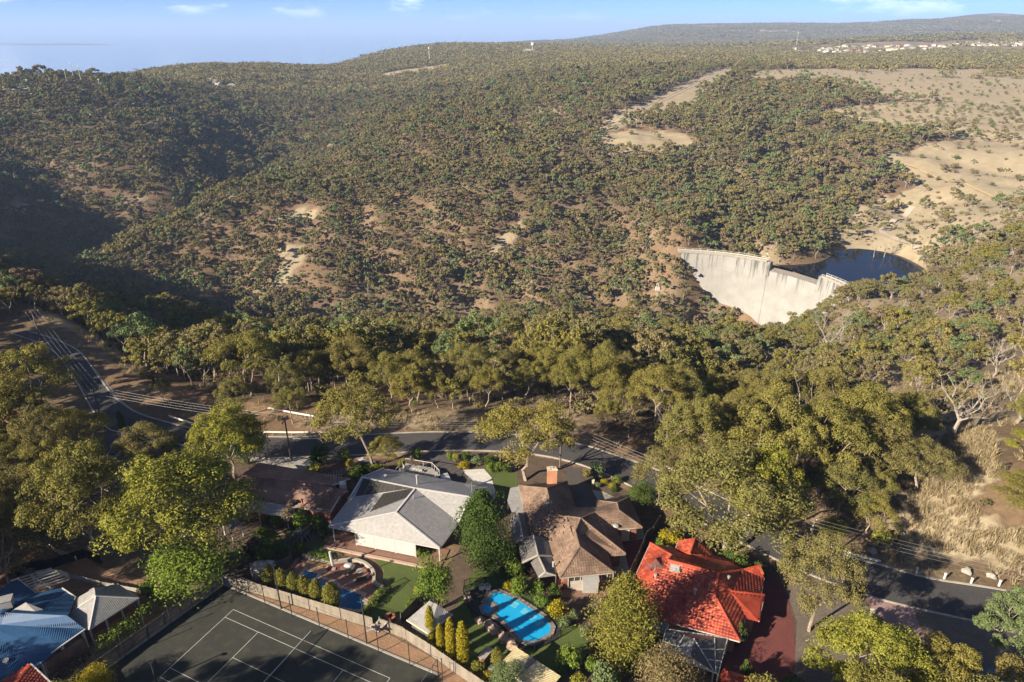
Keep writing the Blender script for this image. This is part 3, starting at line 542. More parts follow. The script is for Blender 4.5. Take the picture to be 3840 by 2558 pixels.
mb = MB().tube([(*dp(.40,RAD+2.6),ZC), (*dp(.40,RAD+2.6),ZC+7)], [.12,.08]).bar((*dp(.40,RAD+2.6),ZC+4.2), (*dp(.41,RAD+2.6),ZC+4.2), .5, .6)
tag(mb.build('gauge_mast', M['galv']), 'thin metal gauging mast standing on the dam crest', 'mast')
px_ = (98, 433.1); zz = hz(*px_); mb = MB().box((px_[0],px_[1],zz+1.0),(3.0,2.4,2.2)); mb.bar((px_[0]-.8,px_[1],zz+2),(px_[0]-.8,px_[1],zz+4.4),.3,.3).bar((px_[0]+.3,px_[1],zz+2),(px_[0]+.3,px_[1],zz+5.4),.3,.3)
tag(mb.build('instrument_hut', M['white_paint']), 'tiny white instrument hut on the bare slope left of the dam', 'hut')
# track on the far bank
mb = MB(); TR = [(327.8, 554.3),(289.2, 514.2),(276.5, 500.8),(275.9, 487.5),(283, 468),(281.4, 457.4)]
def drape(pts, w, name, mat, lift=.25):
    P = smooth_line(pts, 3); mb = MB(); prev = None
    for k, p in enumerate(P):
        t = (P[min(k+1,len(P)-1)]-P[max(k-1,0)]).normalized(); n = Vector((-t.y,t.x))*w/2; z = hz(p.x,p.y)+lift
        cur = [(p.x-n.x,p.y-n.y,max(z,hz(p.x-n.x,p.y-n.y)+lift*.5)), (p.x+n.x,p.y+n.y,max(z,hz(p.x+n.x,p.y+n.y)+lift*.5))]
        if prev: mb.poly([prev[0],cur[0],cur[1],prev[1]])
        prev = cur
    return tag(mb.build(name, mat), kind='structure')
M['track'] = surf('gravel_track', (.46,.40,.33), (.38,.32,.26), scale=.4)
drape(TR, 4.5, 'track', M['track'], .5)
drape([(360, 637.5),(372.9, 619.3),(376.7, 592.1),(371.9, 555.1),(374.1, 518.7),(350.4, 448.8)], 3.0, 'track', M['dry_grass'], .45)
drape([(97.8, 766.1),(149.9, 839.8),(223.4, 979),(313.1, 1159.9),(371.7, 1279.1)], 1.6, 'track', M['track'], .35)
drape([(100.7, 754.4),(150.7, 826.4),(225.9, 970.6),(315, 1148.1),(372.6, 1265.8)], 1.4, 'track', M['track'], .35)
# ------------------------------------------------------------------ plants: prototypes
def leaves(rng, cen, rad, flat, nper, ls, up=.35, shell=(.78,1.04), jit=.42, aspect=.55):
    "leaf faces over puffs; cen Kx3, rad K"
    K = len(cen); n = K*nper; k = np.repeat(np.arange(K), nper)
    d = rng.normal(size=(n,3)); d[:,2] += up*1.2; d /= np.linalg.norm(d, axis=1)[:,None]+1e-9
    r = rng.uniform(shell[0], shell[1], n)*rad[k]; r = np.where(rng.uniform(0,1,n) < .10, r*rng.uniform(1.05,1.4,n), r)
    p = cen[k] + d*r[:,None]*np.array([1,1,flat])
    nrm = d + rng.normal(size=(n,3))*jit; nrm /= np.linalg.norm(nrm, axis=1)[:,None]
    t = np.cross(nrm, rng.normal(size=(n,3))); t /= np.linalg.norm(t, axis=1)[:,None]+1e-9; bt = np.cross(nrm, t)
    s = ls*rng.uniform(.65, 1.35, n)[:,None]; a = t*s*.5; b_ = bt*s*.5*aspect
    v = np.stack([p-a, p+b_*1.0, p+a, p-b_*1.0], 1).reshape(-1,3)
    return v, np.arange(n*4).reshape(n,4)
def branch(mb, a, b, r0, r1, rng, n=3, sag=.12):
    a = Vector(a); b = Vector(b); L = (b-a).length; pts = []
    for i in range(n+1):
        f = i/n; p = a.lerp(b, f); p.z += math.sin(f*math.pi)*L*-sag*.6
        if 0 < i < n: p += Vector(rng.normal(size=3)*L*.05)
        pts.append(tuple(p))
    mb.tube(pts, [r0+(r1-r0)*i/n for i in range(n+1)], 5); return pts
def gum(seed, h, w, nbig, nsub, nleaf, ls, fork=.30, mat='gum', bark='bark', low=.38, lean=0.0, open_=1.0):
    "a gum: bare forked trunk, spreading limbs, rounded leaf clumps held on the outside"
    rng = np.random.default_rng(seed); cs = []; rs = []; tries = 0
    while len(cs) < nbig and tries < 600:
        tries += 1; r = math.sqrt(rng.uniform(0,1)); a = rng.uniform(0, 2*math.pi); R_ = w*rng.uniform(.125,.20)
        prof = math.sqrt(max(0, 1-(r*.92)**2)); z = h*(low + (1-low-.10)*prof*rng.uniform(.72,1.0) - .05*rng.uniform(0,1))
        c = np.array([math.cos(a)*r*(w/2-R_*.7)+lean*z, math.sin(a)*r*(w/2-R_*.7), z])
        if all(np.linalg.norm((c-q)*[1,1,1.25]) > (R_+q_)*.62*open_ for q, q_ in zip(cs, rs)): cs.append(c); rs.append(R_)
    mb = MB(); zf = h*fork; base = Vector((0,0,-.6)); fk = Vector((lean*zf+rng.normal()*.2, rng.normal()*.2, zf)); tr = h*.0125+.03
    branch(mb, base, fk, tr*1.25, tr*.85, rng, 3, 0)
    nl = int(rng.integers(3,5)); limbs = []
    for i in range(nl):
        a = 2*math.pi*(i+rng.uniform(-.3,.3))/nl; e = Vector((fk.x+math.cos(a)*w*.2, fk.y+math.sin(a)*w*.2, h*rng.uniform(.52,.66)))
        limbs.append(branch(mb, fk, e, tr*.7, tr*.35, rng, 3, .1))
    for c, r in zip(cs, rs):
        best = min(((Vector(p)-Vector(c)).length + (6 if p[2] > c[2]+.3 else 0), i, j) for i, l in enumerate(limbs) for j, p in enumerate(l))
        branch(mb, limbs[best[1]][best[2]], c, tr*.3, tr*.08, rng, 2, .05)
    pc = []; pr = []
    for c, r in zip(cs, rs):
        for k in range(nsub):
            d = rng.normal(size=3); d[2] = abs(d[2])*.8-.15; d /= np.linalg.norm(d); q = r*rng.uniform(.26,.62)
            pc.append(c+d*r*.62*np.array([1,1,.72])); pr.append(q)
    v, f = leaves(rng, np.array(pc), np.array(pr), .74, nleaf, ls)
    me = npmesh('crown', v, f, [M[mat]])
    tm = bpy.data.meshes.new('trunk'); tm.from_pydata(mb.v, [], mb.f); tm.materials.append(M[bark])
    return me, tm, h, w
def bush(seed, h, w, nsub, nleaf, ls, mat='bush', flat=None):
    rng = np.random.default_rng(seed); pc = []; pr = []
    for k in range(nsub):
        a = rng.uniform(0, 2*math.pi); r = math.sqrt(rng.uniform(0,1))*.62; z = math.sqrt(1-r*r)*rng.uniform(.35,.78)
        pc.append([math.cos(a)*r*w/2, math.sin(a)*r*w/2, h*z]); pr.append(w*rng.uniform(.17,.27))
    v, f = leaves(rng, np.array(pc), np.array(pr), min(1.0, h/w*.9), nleaf, ls, up=.3)
    v[:,2] = np.maximum(v[:,2], .02)
    mb = MB()
    for i in range(5): a = i*1.26; mb.tube([(0,0,-.3),(math.cos(a)*w*.12, math.sin(a)*w*.12, h*.35),(math.cos(a+.3)*w*.25, math.sin(a+.3)*w*.25, h*.6)], [.05*w**.5,.03*w**.5,.012], 4)
    tm = bpy.data.meshes.new('stem'); tm.from_pydata(mb.v, [], mb.f); tm.materials.append(M['bark_dark'])
    return npmesh('crown', v, f, [M[mat]]), tm, h, w
def cone_tree(seed, h, w, nlev, nper, nleaf, ls, mat, shape='cone', ragged=.16):
    "conifer: sprays set in rings round a straight stem"
    rng = np.random.default_rng(seed); pc = []; pr = []
    for i in range(nlev):
        f = (i+.5)/nlev
        prof = {'cone': (1-f)**.72*(.45+.55*min(1, f*5)), 'column': min(1, (1-f)*3.2)**.6*(.75+.25*min(1, f*4)), 'egg': math.sin(math.pi*min(1, (f*.9+.1)))**.62}[shape]
        n = max(2, int(nper*(prof+.15)))
        for k in range(n):
            a = 2*math.pi*(k+rng.uniform(-.3,.3))/n + i*.7; rr = w/2*prof*rng.uniform(1-ragged*2, 1+ragged*.6)
            pc.append([math.cos(a)*rr*.72, math.sin(a)*rr*.72, h*f*.95+.03*h+rng.normal()*.02*h]); pr.append(max(w*.09, w*.22*(prof+.12)))
    v, f = leaves(rng, np.array(pc), np.array(pr), 1.15, nleaf, ls, up=.5, jit=.6, aspect=.4)
    mb = MB().tube([(0,0,-.3),(0,0,h*.5),(0,0,h*.93)], [w*.05+.03,w*.03+.02,.02], 5); tm = bpy.data.meshes.new('trunk'); tm.from_pydata(mb.v, [], mb.f); tm.materials.append(M['bark_dark'])
    return npmesh('crown', v, f, [M[mat]]), tm, h, w
def deadtree(seed, h, w, bark='bark_white'):
    rng = np.random.default_rng(seed); mb = MB()
    fk = (rng.normal()*.3, rng.normal()*.3, h*.33); branch(mb, (0,0,-.5), fk, h*.024+.05, h*.018+.03, rng, 3, 0)
    tw = MB()
    for i in range(6):
        a = i*1.05+rng.uniform(-.3,.3); e = (fk[0]+math.cos(a)*w*rng.uniform(.25,.48), fk[1]+math.sin(a)*w*rng.uniform(.25,.48), h*rng.uniform(.6,1.0)); l = branch(mb, fk, e, h*.012+.03, .03, rng, 4, .1)
        for p in l[1:]:
            for _ in range(3):
                q = Vector(p)+Vector((rng.normal()*w*.1, rng.normal()*w*.1, abs(rng.normal())*h*.13)); branch(tw, p, q, .035, .012, rng, 2, 0)
    tm = bpy.data.meshes.new('trunk'); tm.from_pydata(mb.v, [], mb.f); tm.materials.append(M[bark])
    cm_ = bpy.data.meshes.new('twigs'); cm_.from_pydata(tw.v, [], tw.f); cm_.materials.append(M[bark])
    return cm_, tm, h, w
def place(proto, name, x, y, h, w, label, cat, group=None, z=None, rz=None, rng=random):
    if w > 4.2:
        for k_, b_ in BUSH.items():
            if b_ is proto: proto = BUSHL[k_]
    cme, tme, h0, w0 = proto; z = hz(x, y) if z is None else z
    e = empty(name, (x, y, z), label, cat, group, rng.uniform(0, 6.28) if rz is None else rz); s = (w/w0, w/w0, h/h0); e.scale = s
    c = bpy.data.objects.new(cme.name.split('.')[0], cme); link(c, e); t = bpy.data.objects.new(tme.name.split('.')[0], tme); link(t, e)
    if c.name.startswith('twigs'): c['kind'] = 'stuff'
    return e
HI = [gum(11+i, 13, 12, (15,18,13,20,16,14)[i], 9, 165, .21, fork=(.3,.24,.34,.28,.2,.36)[i], low=(.34,.3,.42,.36,.28,.45)[i]) for i in range(6)]
HIB = [gum(41+i, 13, 12, (24,20)[i], 9, 160, .21, fork=.25, low=.25, mat='gum_bright', open_=.9) for i in range(2)]
HIG = [gum(51+i, 13, 9, (24,22)[i], 9, 130, .21, fork=.25, low=.18, open_=.85, mat='grey_gum', bark='bark_white') for i in range(2)]
MID = [gum(101+i, 11, 9.5, (11,12,9,13,10,12,8)[i], 5, 58, .41, fork=(.3,.25,.35,.2,.3,.28,.33)[i], low=(.36,.42,.3,.4,.45,.33,.4)[i], bark=('bark','bark_white')[i%2], mat=('gum','hill_gum','grey_gum','gum','hill_gum','bush','gum')[i]) for i in range(7)]
FAR = [gum(201+i, 8, 8, (7,8,6,7,6)[i], 4, 30, .72, fork=.25, low=(.35,.3,.4,.28,.36)[i], mat=('hill_gum','hill_gum','grey_gum','hill_gum','bush')[i]) for i in range(5)]
SCR = [bush(301+i, 3.2, 4.2, 7, 26, .55, mat=('bush','bush','twig','green_leaf')[i]) for i in range(4)]
BUSH = {k: bush(400+i, 2, 2.2, 16, 75, .20, mat=k) for i, k in enumerate(('dark_leaf','green_leaf','yellow_leaf','bush','purple_leaf','gum_bright','grey_gum'))}
BUSHL = {k: bush(450+i, 7, 8, 40, 230, .22, mat=k) for i, k in enumerate(('dark_leaf','green_leaf','bush','gum_bright','grey_gum','purple_leaf','yellow_leaf'))}
DEAD = [deadtree(501, 12, 9), deadtree(502, 10, 9), deadtree(503, 8, 7, 'bark')]
def grove(seed, n, size, ls):
    rng = np.random.default_rng(seed); pc = []; pr = []
    for k in range(n): r = rng.uniform(2.2,4.2); pc.append([rng.uniform(-.5,.5)*size, rng.uniform(-.5,.5)*size, rng.uniform(1.5,6.5)]); pr.append(r)
    v, f = leaves(rng, np.array(pc), np.array(pr), .75, 9, ls, up=.6, aspect=.7)
    return npmesh('grove', v, f, [M['hill_gum']])
GROVE = [grove(601+i, 26, 24, 2.3) for i in range(3)]

def tuft(seed):
    rng = np.random.default_rng(seed); n = 46; a = rng.uniform(0,2*math.pi,n); r = np.sqrt(rng.uniform(0,1,n))*.8; x = np.cos(a)*r; y = np.sin(a)*r; h = rng.uniform(.35,.95,n); d = rng.normal(size=(n,2))*.25; w = .05
    ca, sa = np.cos(a+1.3)*w, np.sin(a+1.3)*w; v = np.stack([np.stack([x-ca,y-sa,np.full(n,-.1)],1), np.stack([x+ca,y+sa,np.full(n,-.1)],1), np.stack([x+d[:,0]+ca*.3,y+d[:,1]+sa*.3,h],1), np.stack([x+d[:,0]-ca*.3,y+d[:,1]-sa*.3,h],1)],1).reshape(-1,3)
    return npmesh('grass_tuft', v, np.arange(n*4).reshape(n,4), [M['straw']])
M['straw'] = leafmat('straw', [(.30,.245,.145), (.25,.20,.115), (.34,.285,.18), (.22,.18,.105)], trans=.2)
# ------------------------------------------------------------------ single trees one can point to
# base x, y, height, width, prototype, name, label, category
def T(spec, proto, name, label, cat='gum tree', rz=None, group=None):
    x, y, h, w = spec; return place(proto, name, x, y, h, w, label, cat, rz=rz, group=group)
NAMED = []
def TT(spec, *a, **k): NAMED.append(spec); return T(spec, *a, **k)
TT((-44.1, 72.6, 18.8, 19.8), HIB[0], 'gum_tree', 'biggest bright rounded gum tree between the tennis court and the side street')
TT((-57, 73.7, 20, 14.8), HI[1], 'gum_tree', 'tall open gum tree with a forked pale trunk behind the blue roofed house')
TT((-40.8, 69, 8.7, 12.7), BUSH['green_leaf'], 'feathery_tree', 'low feathery green tree at the corner of the tennis court fence', 'tree')
TT((-45.4, 69.2, 5.9, 4.6), BUSH['dark_leaf'], 'camellia_bush', 'flowering camellia bush below the biggest bright gum tree', 'bush')
TT((-83.9, 105.1, 18.6, 16.4), HI[0], 'gum_tree', 'large olive gum tree beside the road at the left bend')
TT((-86.3, 99.9, 14.6, 13.9), HI[3], 'gum_tree', 'gum tree left of the side street, half out of frame')
TT((-75, 92.9, 13.6, 11.4), HI[2], 'gum_tree', 'gum tree above the red roof hidden left of the parked truck')
TT((-72.8, 98.3, 10, 11), HI[4], 'gum_tree', 'gum tree leaning over the side street just left of the power pole')
TT((-75.4, 86, 11.7, 9.9), HI[5], 'gum_tree', 'dark gum tree next to the hidden white roofed shed')
TT((-73, 77.5, 7.5, 5.8), BUSH['gum_bright'], 'wattle_bush', 'yellow green wattle bush at the left edge above the bare yard', 'bush')
TT((-65, 75.8, 7.5, 7.6), BUSH['bush'], 'wattle_bush', 'olive wattle bush over the curved retaining wall', 'bush')
TT((-66.3, 68.7, 8.5, 4.9), DEAD[2], 'bare_tree', 'thin bare leaning tree above the blue roof at the left edge', 'tree')
TT((-67.6, 70.6, 3.7, 5.4), BUSH['bush'], 'shrub', 'olive shrub under the thin bare tree at the left edge', 'bush')
TT((-60.8, 95.6, 8.6, 9.6), HI[3], 'dark_tree', 'dark green tree right of the parked truck on the side street', 'tree')
TT((-71.6, 107.6, 4.1, 1.2), cone_tree(701, 6, 1.2, 16, 6, 22, .22, 'dark_leaf', 'column'), 'pencil_pine', 'slim dark pencil pine at the corner of the side street', 'pine')
TT((-45.5, 92.6, 14.8, 12.7), HIB[1], 'gum_tree', 'broad yellow topped tree standing in front of the white guard rail')
TT((-44.8, 96.7, 7.9, 8.6), BUSH['dark_leaf'], 'dark_tree', 'dark round tree hiding the left end of the long brown roof', 'tree')
TT((-59.4, 99.9, 4.9, 5.1), BUSH['dark_leaf'], 'dark_shrub', 'small dark shrub on the verge right of the dark tree by the truck', 'bush')
TT((-23.3, 95.7, 15.5, 14.4), gum(731, 13, 12, 15, 9, 160, .21, fork=.45, low=.55, lean=-.22, open_=1.05), 'gum_tree', 'leaning gum tree with bare forked trunk in the garden by the road', rz=0)
TT((-21.2, 97, 5.3, 6.3), HI[3], 'dark_tree', 'dark shrubby tree right of the leaning gum tree', 'tree')
TT((2.4, 91.8, 14.9, 16.1), HI[5], 'gum_tree', 'wide olive gum tree over the road behind the brick chimney')
TT((29.4, 74.7, 17.3, 21), HI[3], 'gum_tree', 'huge spreading gum tree with crooked trunk behind the red roofed house')
TT((22.6, 85, 10.5, 10.7), HI[0], 'gum_tree', 'gum tree hanging over the road between brown and red roofed houses')
TT((28.2, 90.8, 17.9, 11.6), HI[1], 'gum_tree', 'tall gum tree across the road above the huge spreading one')
TT((39.6, 88, 20, 15.6), HI[4], 'gum_tree', 'tallest gum tree of the dense stand right of centre')
TT((47.5, 86.7, 17.1, 13.7), HI[2], 'gum_tree', 'flat topped gum tree at the right side of the dense stand')
TT((35.3, 78.6, 16.4, 12.8), HIB[1], 'gum_tree', 'bright gum tree between the road and the tallest gum')
TT((55.6, 88, 11.3, 15), HI[0], 'gum_tree', 'gum tree over deep shade left of the dry grass bank')
TT((61, 85.3, 9.3, 10.6), HI[5], 'gum_tree', 'sparse gum tree at the foot of the dry grass bank')
TT((48.2, 81.6, 11, 9.5), HI[3], 'dark_tree', 'dark tree in the shade above the bend of the right road', 'tree')
TT((46.4, 78.6, 3.1, 4.8), BUSH['gum_bright'], 'wattle_bush', 'round yellow green wattle bush above the white road posts', 'bush')
TT((52.6, 76.7, 2.5, 3.4), BUSH['gum_bright'], 'wattle_bush', 'small yellow green wattle bush beside the dry verge', 'bush')
TT((36.3, 61.2, 15, 10.4), HI[3], 'gum_tree', 'gum tree with pale blossom on the verge right of the red driveway')
TT((37.3, 50.8, 13.1, 12.4), HIB[0], 'gum_tree', 'big bright gum tree at the bottom right corner')
TT((44.4, 49.5, 11, 10.8), HI[1], 'gum_tree', 'second gum tree at the bottom right beside the pink driveway')
TT((56.1, 56.2, 12.7, 7.1), HIG[0], 'grey_gum_tree', 'blue grey gum tree at the right edge beside the road')
TT((80.8, 86.7, 5.1, 11.3), HIB[1], 'gum_tree', 'bright green tree at the right edge above the bank')
TT((73.7, 79.8, 4.7, 10), HI[4], 'gum_tree', 'low olive gum tree at the right edge below the bright green tree')
TT((78, 103.3, 12.2, 10.9), DEAD[0], 'dead_tree', 'big dead pale tree with twisted limbs above the dry grass bank', 'tree')
TT((90.1, 105.1, 8, 11.5), DEAD[1], 'dead_tree', 'big dead pale tree at the right edge beside green scrub', 'tree')
TT((100.8, 197.4, 12.1, 10.3), DEAD[1], 'dead_tree', 'dead white tree standing in scrub in front of the dam', 'tree')
TT((100.3, 197.4, 18.6, 13.8), DEAD[0], 'dead_tree', 'tall dead white tree below the right end of the dam', 'tree')
TT((-35.6, 200.2, 8.9, 13), DEAD[0], 'dead_tree', 'bare dead tree poking out above the roadside gums', 'tree')
TT((12.8, 57.5, 12, 7.7), cone_tree(741, 10, 7.5, 15, 14, 90, .30, 'conifer', 'egg', .42), 'golden_conifer', 'broad golden green conifer left of the red roof', 'conifer')
TT((-3.9, 72.6, 12.5, 7.5), cone_tree(742, 10, 6.5, 13, 11, 110, .27, 'dark_leaf', 'egg', .5), 'cypress_tree', 'dark green cypress right of the white roofed house', 'cypress')
TT((-9.5, 64.6, 10.3, 5.1), bush(743, 7, 5, 30, 170, .22, 'green_leaf'), 'fruit_tree', 'leafy green tree at the corner of the white roofed house lawn', 'tree')
yc = cone_tree(744, 6, 1.3, 26, 9, 30, .20, 'yellow_leaf', 'column', .08)
for s, l in (((-9.7, 59.5, 6.2, 1),'leftmost'), ((-8.4, 58.2, 4.7, 0.9),'second and shortest'), ((-7.1, 57.4, 6.6, 1.1),'third'), ((-5.6, 56.3, 7.2, 1.3),'rightmost and widest')):
    TT(s, yc, 'golden_pencil_pine', l+' of the four golden pencil pines along the paling fence', 'pine', group='golden pencil pines')
hc = cone_tree(745, 4, 2.0, 14, 9, 34, .24, 'conifer', 'column', .14)
for s, l in (((-32.2, 69.2, 2.8, 1.6),'first from the left'), ((-30.2, 68.4, 3.2, 1.5),'second from the left'), ((-28.4, 67.6, 3.4, 1.5),'third from the left'), ((-26.7, 66.8, 3.6, 1.5),'third from the right'), ((-25.1, 66.1, 3.6, 1.5),'second from the right'), ((-22.9, 65.2, 4, 2),'rightmost and fullest')):
    TT(s, hc, 'hedge_conifer', l+' of the six clipped conifers along the dark blue pool', 'conifer', group='clipped conifers by the pool')
G = BUSH
for s, k, l in (((-32.4, 96.3, 4.5, 3.7),'dark_leaf','big dark round shrub on the verge beside the concrete drive'), ((-28.7, 98.2, 2.5, 2.3),'green_leaf','small round shrub between the drive and the leaning gum'),
  ((-16.2, 97.7, 2.9, 2.3),'dark_leaf','dark round shrub left of the dark paved driveway'), ((-10.5, 97.8, 2, 1.4),'green_leaf','first clipped shrub in the bed right of the dark driveway'),
  ((-9.5, 97.1, 2, 1.5),'gum_bright','brightest clipped shrub in the bed right of the dark driveway'), ((-7.8, 97.5, 2.2, 1.8),'dark_leaf','dark clipped shrub in the bed right of the dark driveway'),
  ((-8.1, 95.5, 1.4, 2.2),'yellow_leaf','golden low hedge in the bed right of the dark driveway'), ((-5.8, 96, 2.4, 2.2),'grey_gum','grey green shrub right of the golden low hedge'),
  ((-3.8, 95.8, 2.6, 2.5),'dark_leaf','dark shrub at the top of the front lawn'), ((-3.5, 94.4, 2, 1.6),'green_leaf','round green shrub beside the white pebble court'),
  ((-2.3, 94.6, 2, 1.6),'green_leaf','round green shrub right of the one by the pebble court'), ((-0.9, 94.3, 1.9, 1.8),'dark_leaf','shrub under the wide olive gum beside the lawn'),
  ((-27.2, 96, 1.5, 1.6),'yellow_leaf','golden ground shrub beside the curved pebble path'), ((-24.5, 94.8, 1.3, 2.7),'dark_leaf','low dark shrub below the curved pebble path'),
  ((-25.5, 92.9, 2.1, 3.1),'green_leaf','green shrub behind the white roof'), ((-22.1, 93.7, 1.9, 3.5),'gum_bright','light green shrub at the foot of the leaning gum'),
  ((-32.5, 92.9, 2.7, 3.5),'gum_bright','yellow green shrub over the end of the long brown roof'), ((-27.6, 90.1, 2.6, 2.6),'dark_leaf','dark shrub between the brown and white roofs'),
  ((13.6, 92.6, 3.1, 3),'grey_gum','loose grey shrub in the bed by the paved drive'), ((12.2, 92.9, 1.5, 1.2),'gum_bright','small light shrub left of the loose grey shrub'),
  ((16.9, 91.3, 1.7, 1.6),'green_leaf','clipped round ball shrub in the bed by the road'), ((16.1, 90.2, 0.8, 1.5),'yellow_leaf','golden cushion shrub in front of the ball shrub'),
  ((14.9, 91.1, 1, 1.4),'yellow_leaf','golden cushion shrub left of the ball shrub'), ((13.7, 90.1, 1.1, 1),'grey_gum','spiky small plant in the bed by the paved drive'), ((16.1, 89, 0.9, 1.4),'dark_leaf','low dark shrub in front of the golden cushion'),
  ((19.8, 85.3, 5, 4.9),'dark_leaf','dark shrub mass beside the garage roof'),
  ((22.7, 76.9, 2.4, 4),'yellow_leaf','golden spreading shrub behind the red roof'), ((20.9, 76.4, 1.9, 1.4),'green_leaf','climbing shrub at the bend of the paling fence by the red roof'),
  ((5.6, 63.4, 2.9, 2.7),'yellow_leaf','golden box shaped shrub at the end of the bright blue pool'), ((0.7, 67.2, 3.7, 2.7),'green_leaf','clipped round shrub beside the bright blue pool'),
  ((-0.5, 68, 1.8, 1.4),'yellow_leaf','small golden shrub left of the clipped round shrub'), ((3.1, 67.5, 2.3, 2.3),'green_leaf','taller green shrub between pool and courtyard'),
  ((3.9, 65.2, 2.7, 2.4),'green_leaf','green shrub right of the bright blue pool'), ((5.5, 67, 2, 2.1),'dark_leaf','dark shrub against the courtyard of the brown house'),
  ((2.4, 71.1, 2.3, 2.2),'purple_leaf','purple leaved shrub under the carport roof'), ((-0.7, 72.6, 4.2, 3.3),'green_leaf','tall hedge shrub left of the carport roofs'),
  ((0.4, 70.4, 3.7, 2.9),'green_leaf','hedge shrub between the pool and the carport roofs'), ((-1.9, 74.2, 3.3, 2.6),'dark_leaf','dark hedge shrub behind the cypress'),
  ((6.4, 61.8, 1.8, 1.8),'grey_gum','strappy flowering plant near the end of the pool'), ((7.6, 62.7, 1.9, 1.7),'grey_gum','strappy flowering plant beside the golden conifer'),
  ((8.9, 60.4, 1.8, 1.9),'grey_gum','third strappy plant below the golden conifer'), ((6.4, 56, 3.4, 3.2),'green_leaf','leafy shrub in the bottom lawn right of the cream shed'),
  ((9.3, 55.7, 2.3, 2.1),'green_leaf','small fruit shrub beside the low timber fence'), ((9.8, 52.7, 4.6, 3.3),'grey_gum','grey shrub at the bottom edge below the golden conifer'),
  ((7.2, 52.7, 3.3, 2.1),'gum_bright','small olive shrub at the bottom edge'), ((11.7, 54.1, 1.9, 1.3),'green_leaf','round green shrub at the bottom edge'), ((13.2, 55.9, 1.7, 2.5),'green_leaf','low shrub in the shade under the golden conifer'),
  ((16.4, 51.7, 7.5, 7.9),'bush','broad olive bush at the bottom in front of the pergola'), ((20.7, 52.7, 2.5, 3),'bush','bush at the bottom under the pergola gable'),
  ((-0.3, 52.1, 5.8, 4.4),'grey_gum','grey green shrub at the bottom beside the cream shed'), ((-4, 55.1, 1.9, 2.1),'gum_bright','rounded olive shrub behind the golden pencil pines'),
  ((-2.6, 54.1, 1.7, 1.6),'yellow_leaf','golden shrub next to the rounded olive shrub'),
  ((-45.7, 52.7, 4.2, 4.7),'yellow_leaf','golden round bush at the bottom beside the tennis court'),
  ((-33, 80.7, 3.9, 2),'bush','straw coloured shrub in the back garden of the brown roof'), ((-30.8, 79.8, 4.1, 2.4),'green_leaf','bright green shrub right of the straw coloured one'), ((-34.8, 80.7, 2.5, 1.8),'green_leaf','clipped box hedge beside the patio roof'),
  ((-27.4, 78.6, 3.1, 2.3),'dark_leaf','dark shrub at the corner between the two lawns'), ((-29.2, 80.7, 2.2, 2.4),'green_leaf','green shrub against the brick gable wall'),
  ((-36.1, 78.6, 1.7, 1.9),'green_leaf','shrub in the round bed of the back lawn'), ((-33.7, 76.8, 1, 0.8),'yellow_leaf','tiny golden shrub on the back lawn'), ((-33.9, 73.2, 4.2, 3.3),'dark_leaf','dark shrub behind the clipped conifers'),
  ((-36.1, 74.2, 3.8, 3.4),'purple_leaf','dark purple shrub behind the clipped conifers'), ((-32, 74.2, 2.8, 2.6),'dark_leaf','dark green shrub beside the timber side fence'),
  ((-30, 75, 1.9, 2.3),'dark_leaf','low dark shrub at the end of the lawn'), ((-12.8, 74.2, 1.7, 1),'green_leaf','small clipped tree by the end of the white blinds'), ((-12.9, 65, 1.8, 1.4),'green_leaf','climbing shrub on the low timber fence'), ((-12.1, 66.6, 2.3, 1.5),'gum_bright','light green shrub at the lawn edge beside the leafy tree'),
  ((-47.4, 67.5, 2.7, 3.1),'green_leaf','pink flowering shrub under the bright gum tree'), ((20.1, 57.7, 3, 1.9),'dark_leaf','dark shrub beside the shaded patio'), ((27.1, 59.2, 3.9, 1.6),'dark_leaf','narrow dark shrub beside the red brick wall'), ((26.2, 54.1, 3.8, 1.5),'dark_leaf','dark shrub at the bottom of the red driveway'),
  ((30.1, 71.6, 3.7, 4),'dark_leaf','dark garden bed shrub behind the red roof'), ((33.4, 70.6, 2.3, 2.5),'dark_leaf','dark ground cover shrub beside the top of the red driveway'), ((30.5, 52.1, 3.3, 3.5),'dark_leaf','dark shrub at the bottom right of the red driveway')):
    TT(s, G[k], 'shrub', l, 'shrub')
TT((-1.7, 56, 3.2, 1.3), hc, 'small_conifer', 'small conifer beside the outdoor kitchen bench', 'conifer')
# hedges: the creeper on the court fence, the low hedge beside the dark blue pool and behind it
def hedge(pts, h, w, mat, label, name='hedge', n=40):
    rng = np.random.default_rng(len(label)); P = smooth_line(pts, 2); cen = []; rad = []
    L = [0]
    for a, b_ in zip(P, P[1:]): L.append(L[-1]+(b_-a).length)
    k = max(6, int(L[-1]/(w*.35)))
    for i in range(k):
        s = L[-1]*(i+.5)/k; j = max(0, np.searchsorted(L, s)-1); f = (s-L[j])/(L[j+1]-L[j]); p = P[j].lerp(P[j+1], f)
        for m_ in range(2): cen.append([p.x+rng.normal()*w*.15, p.y+rng.normal()*w*.15, h*(.3+.4*m_)]); rad.append(w*rng.uniform(.38,.56))
    v, f = leaves(rng, np.array(cen), np.array(rad), h/w*.55, n, .22); v[:,2] = np.maximum(v[:,2], .03)
    o = link(bpy.data.objects.new(name, npmesh(name, v, f, [M[mat]]))); return tag(o, label, 'hedge')
hedge([(-44.1, 66.82, 0),(-45.18, 64.44, 0),(-46.77, 60.86, 0),(-48.58, 57.54, 0)], 2.3, 1.5, 'green_leaf', 'green creeper hedge along the left tennis court fence')
hedge([(-49.42, 57.54, 0),(-50.51, 55.97, 0),(-51.56, 54.46, 0)], 1.2, 1.6, 'purple_leaf', 'purple flowering hedge under the windows of the blue roofed house')
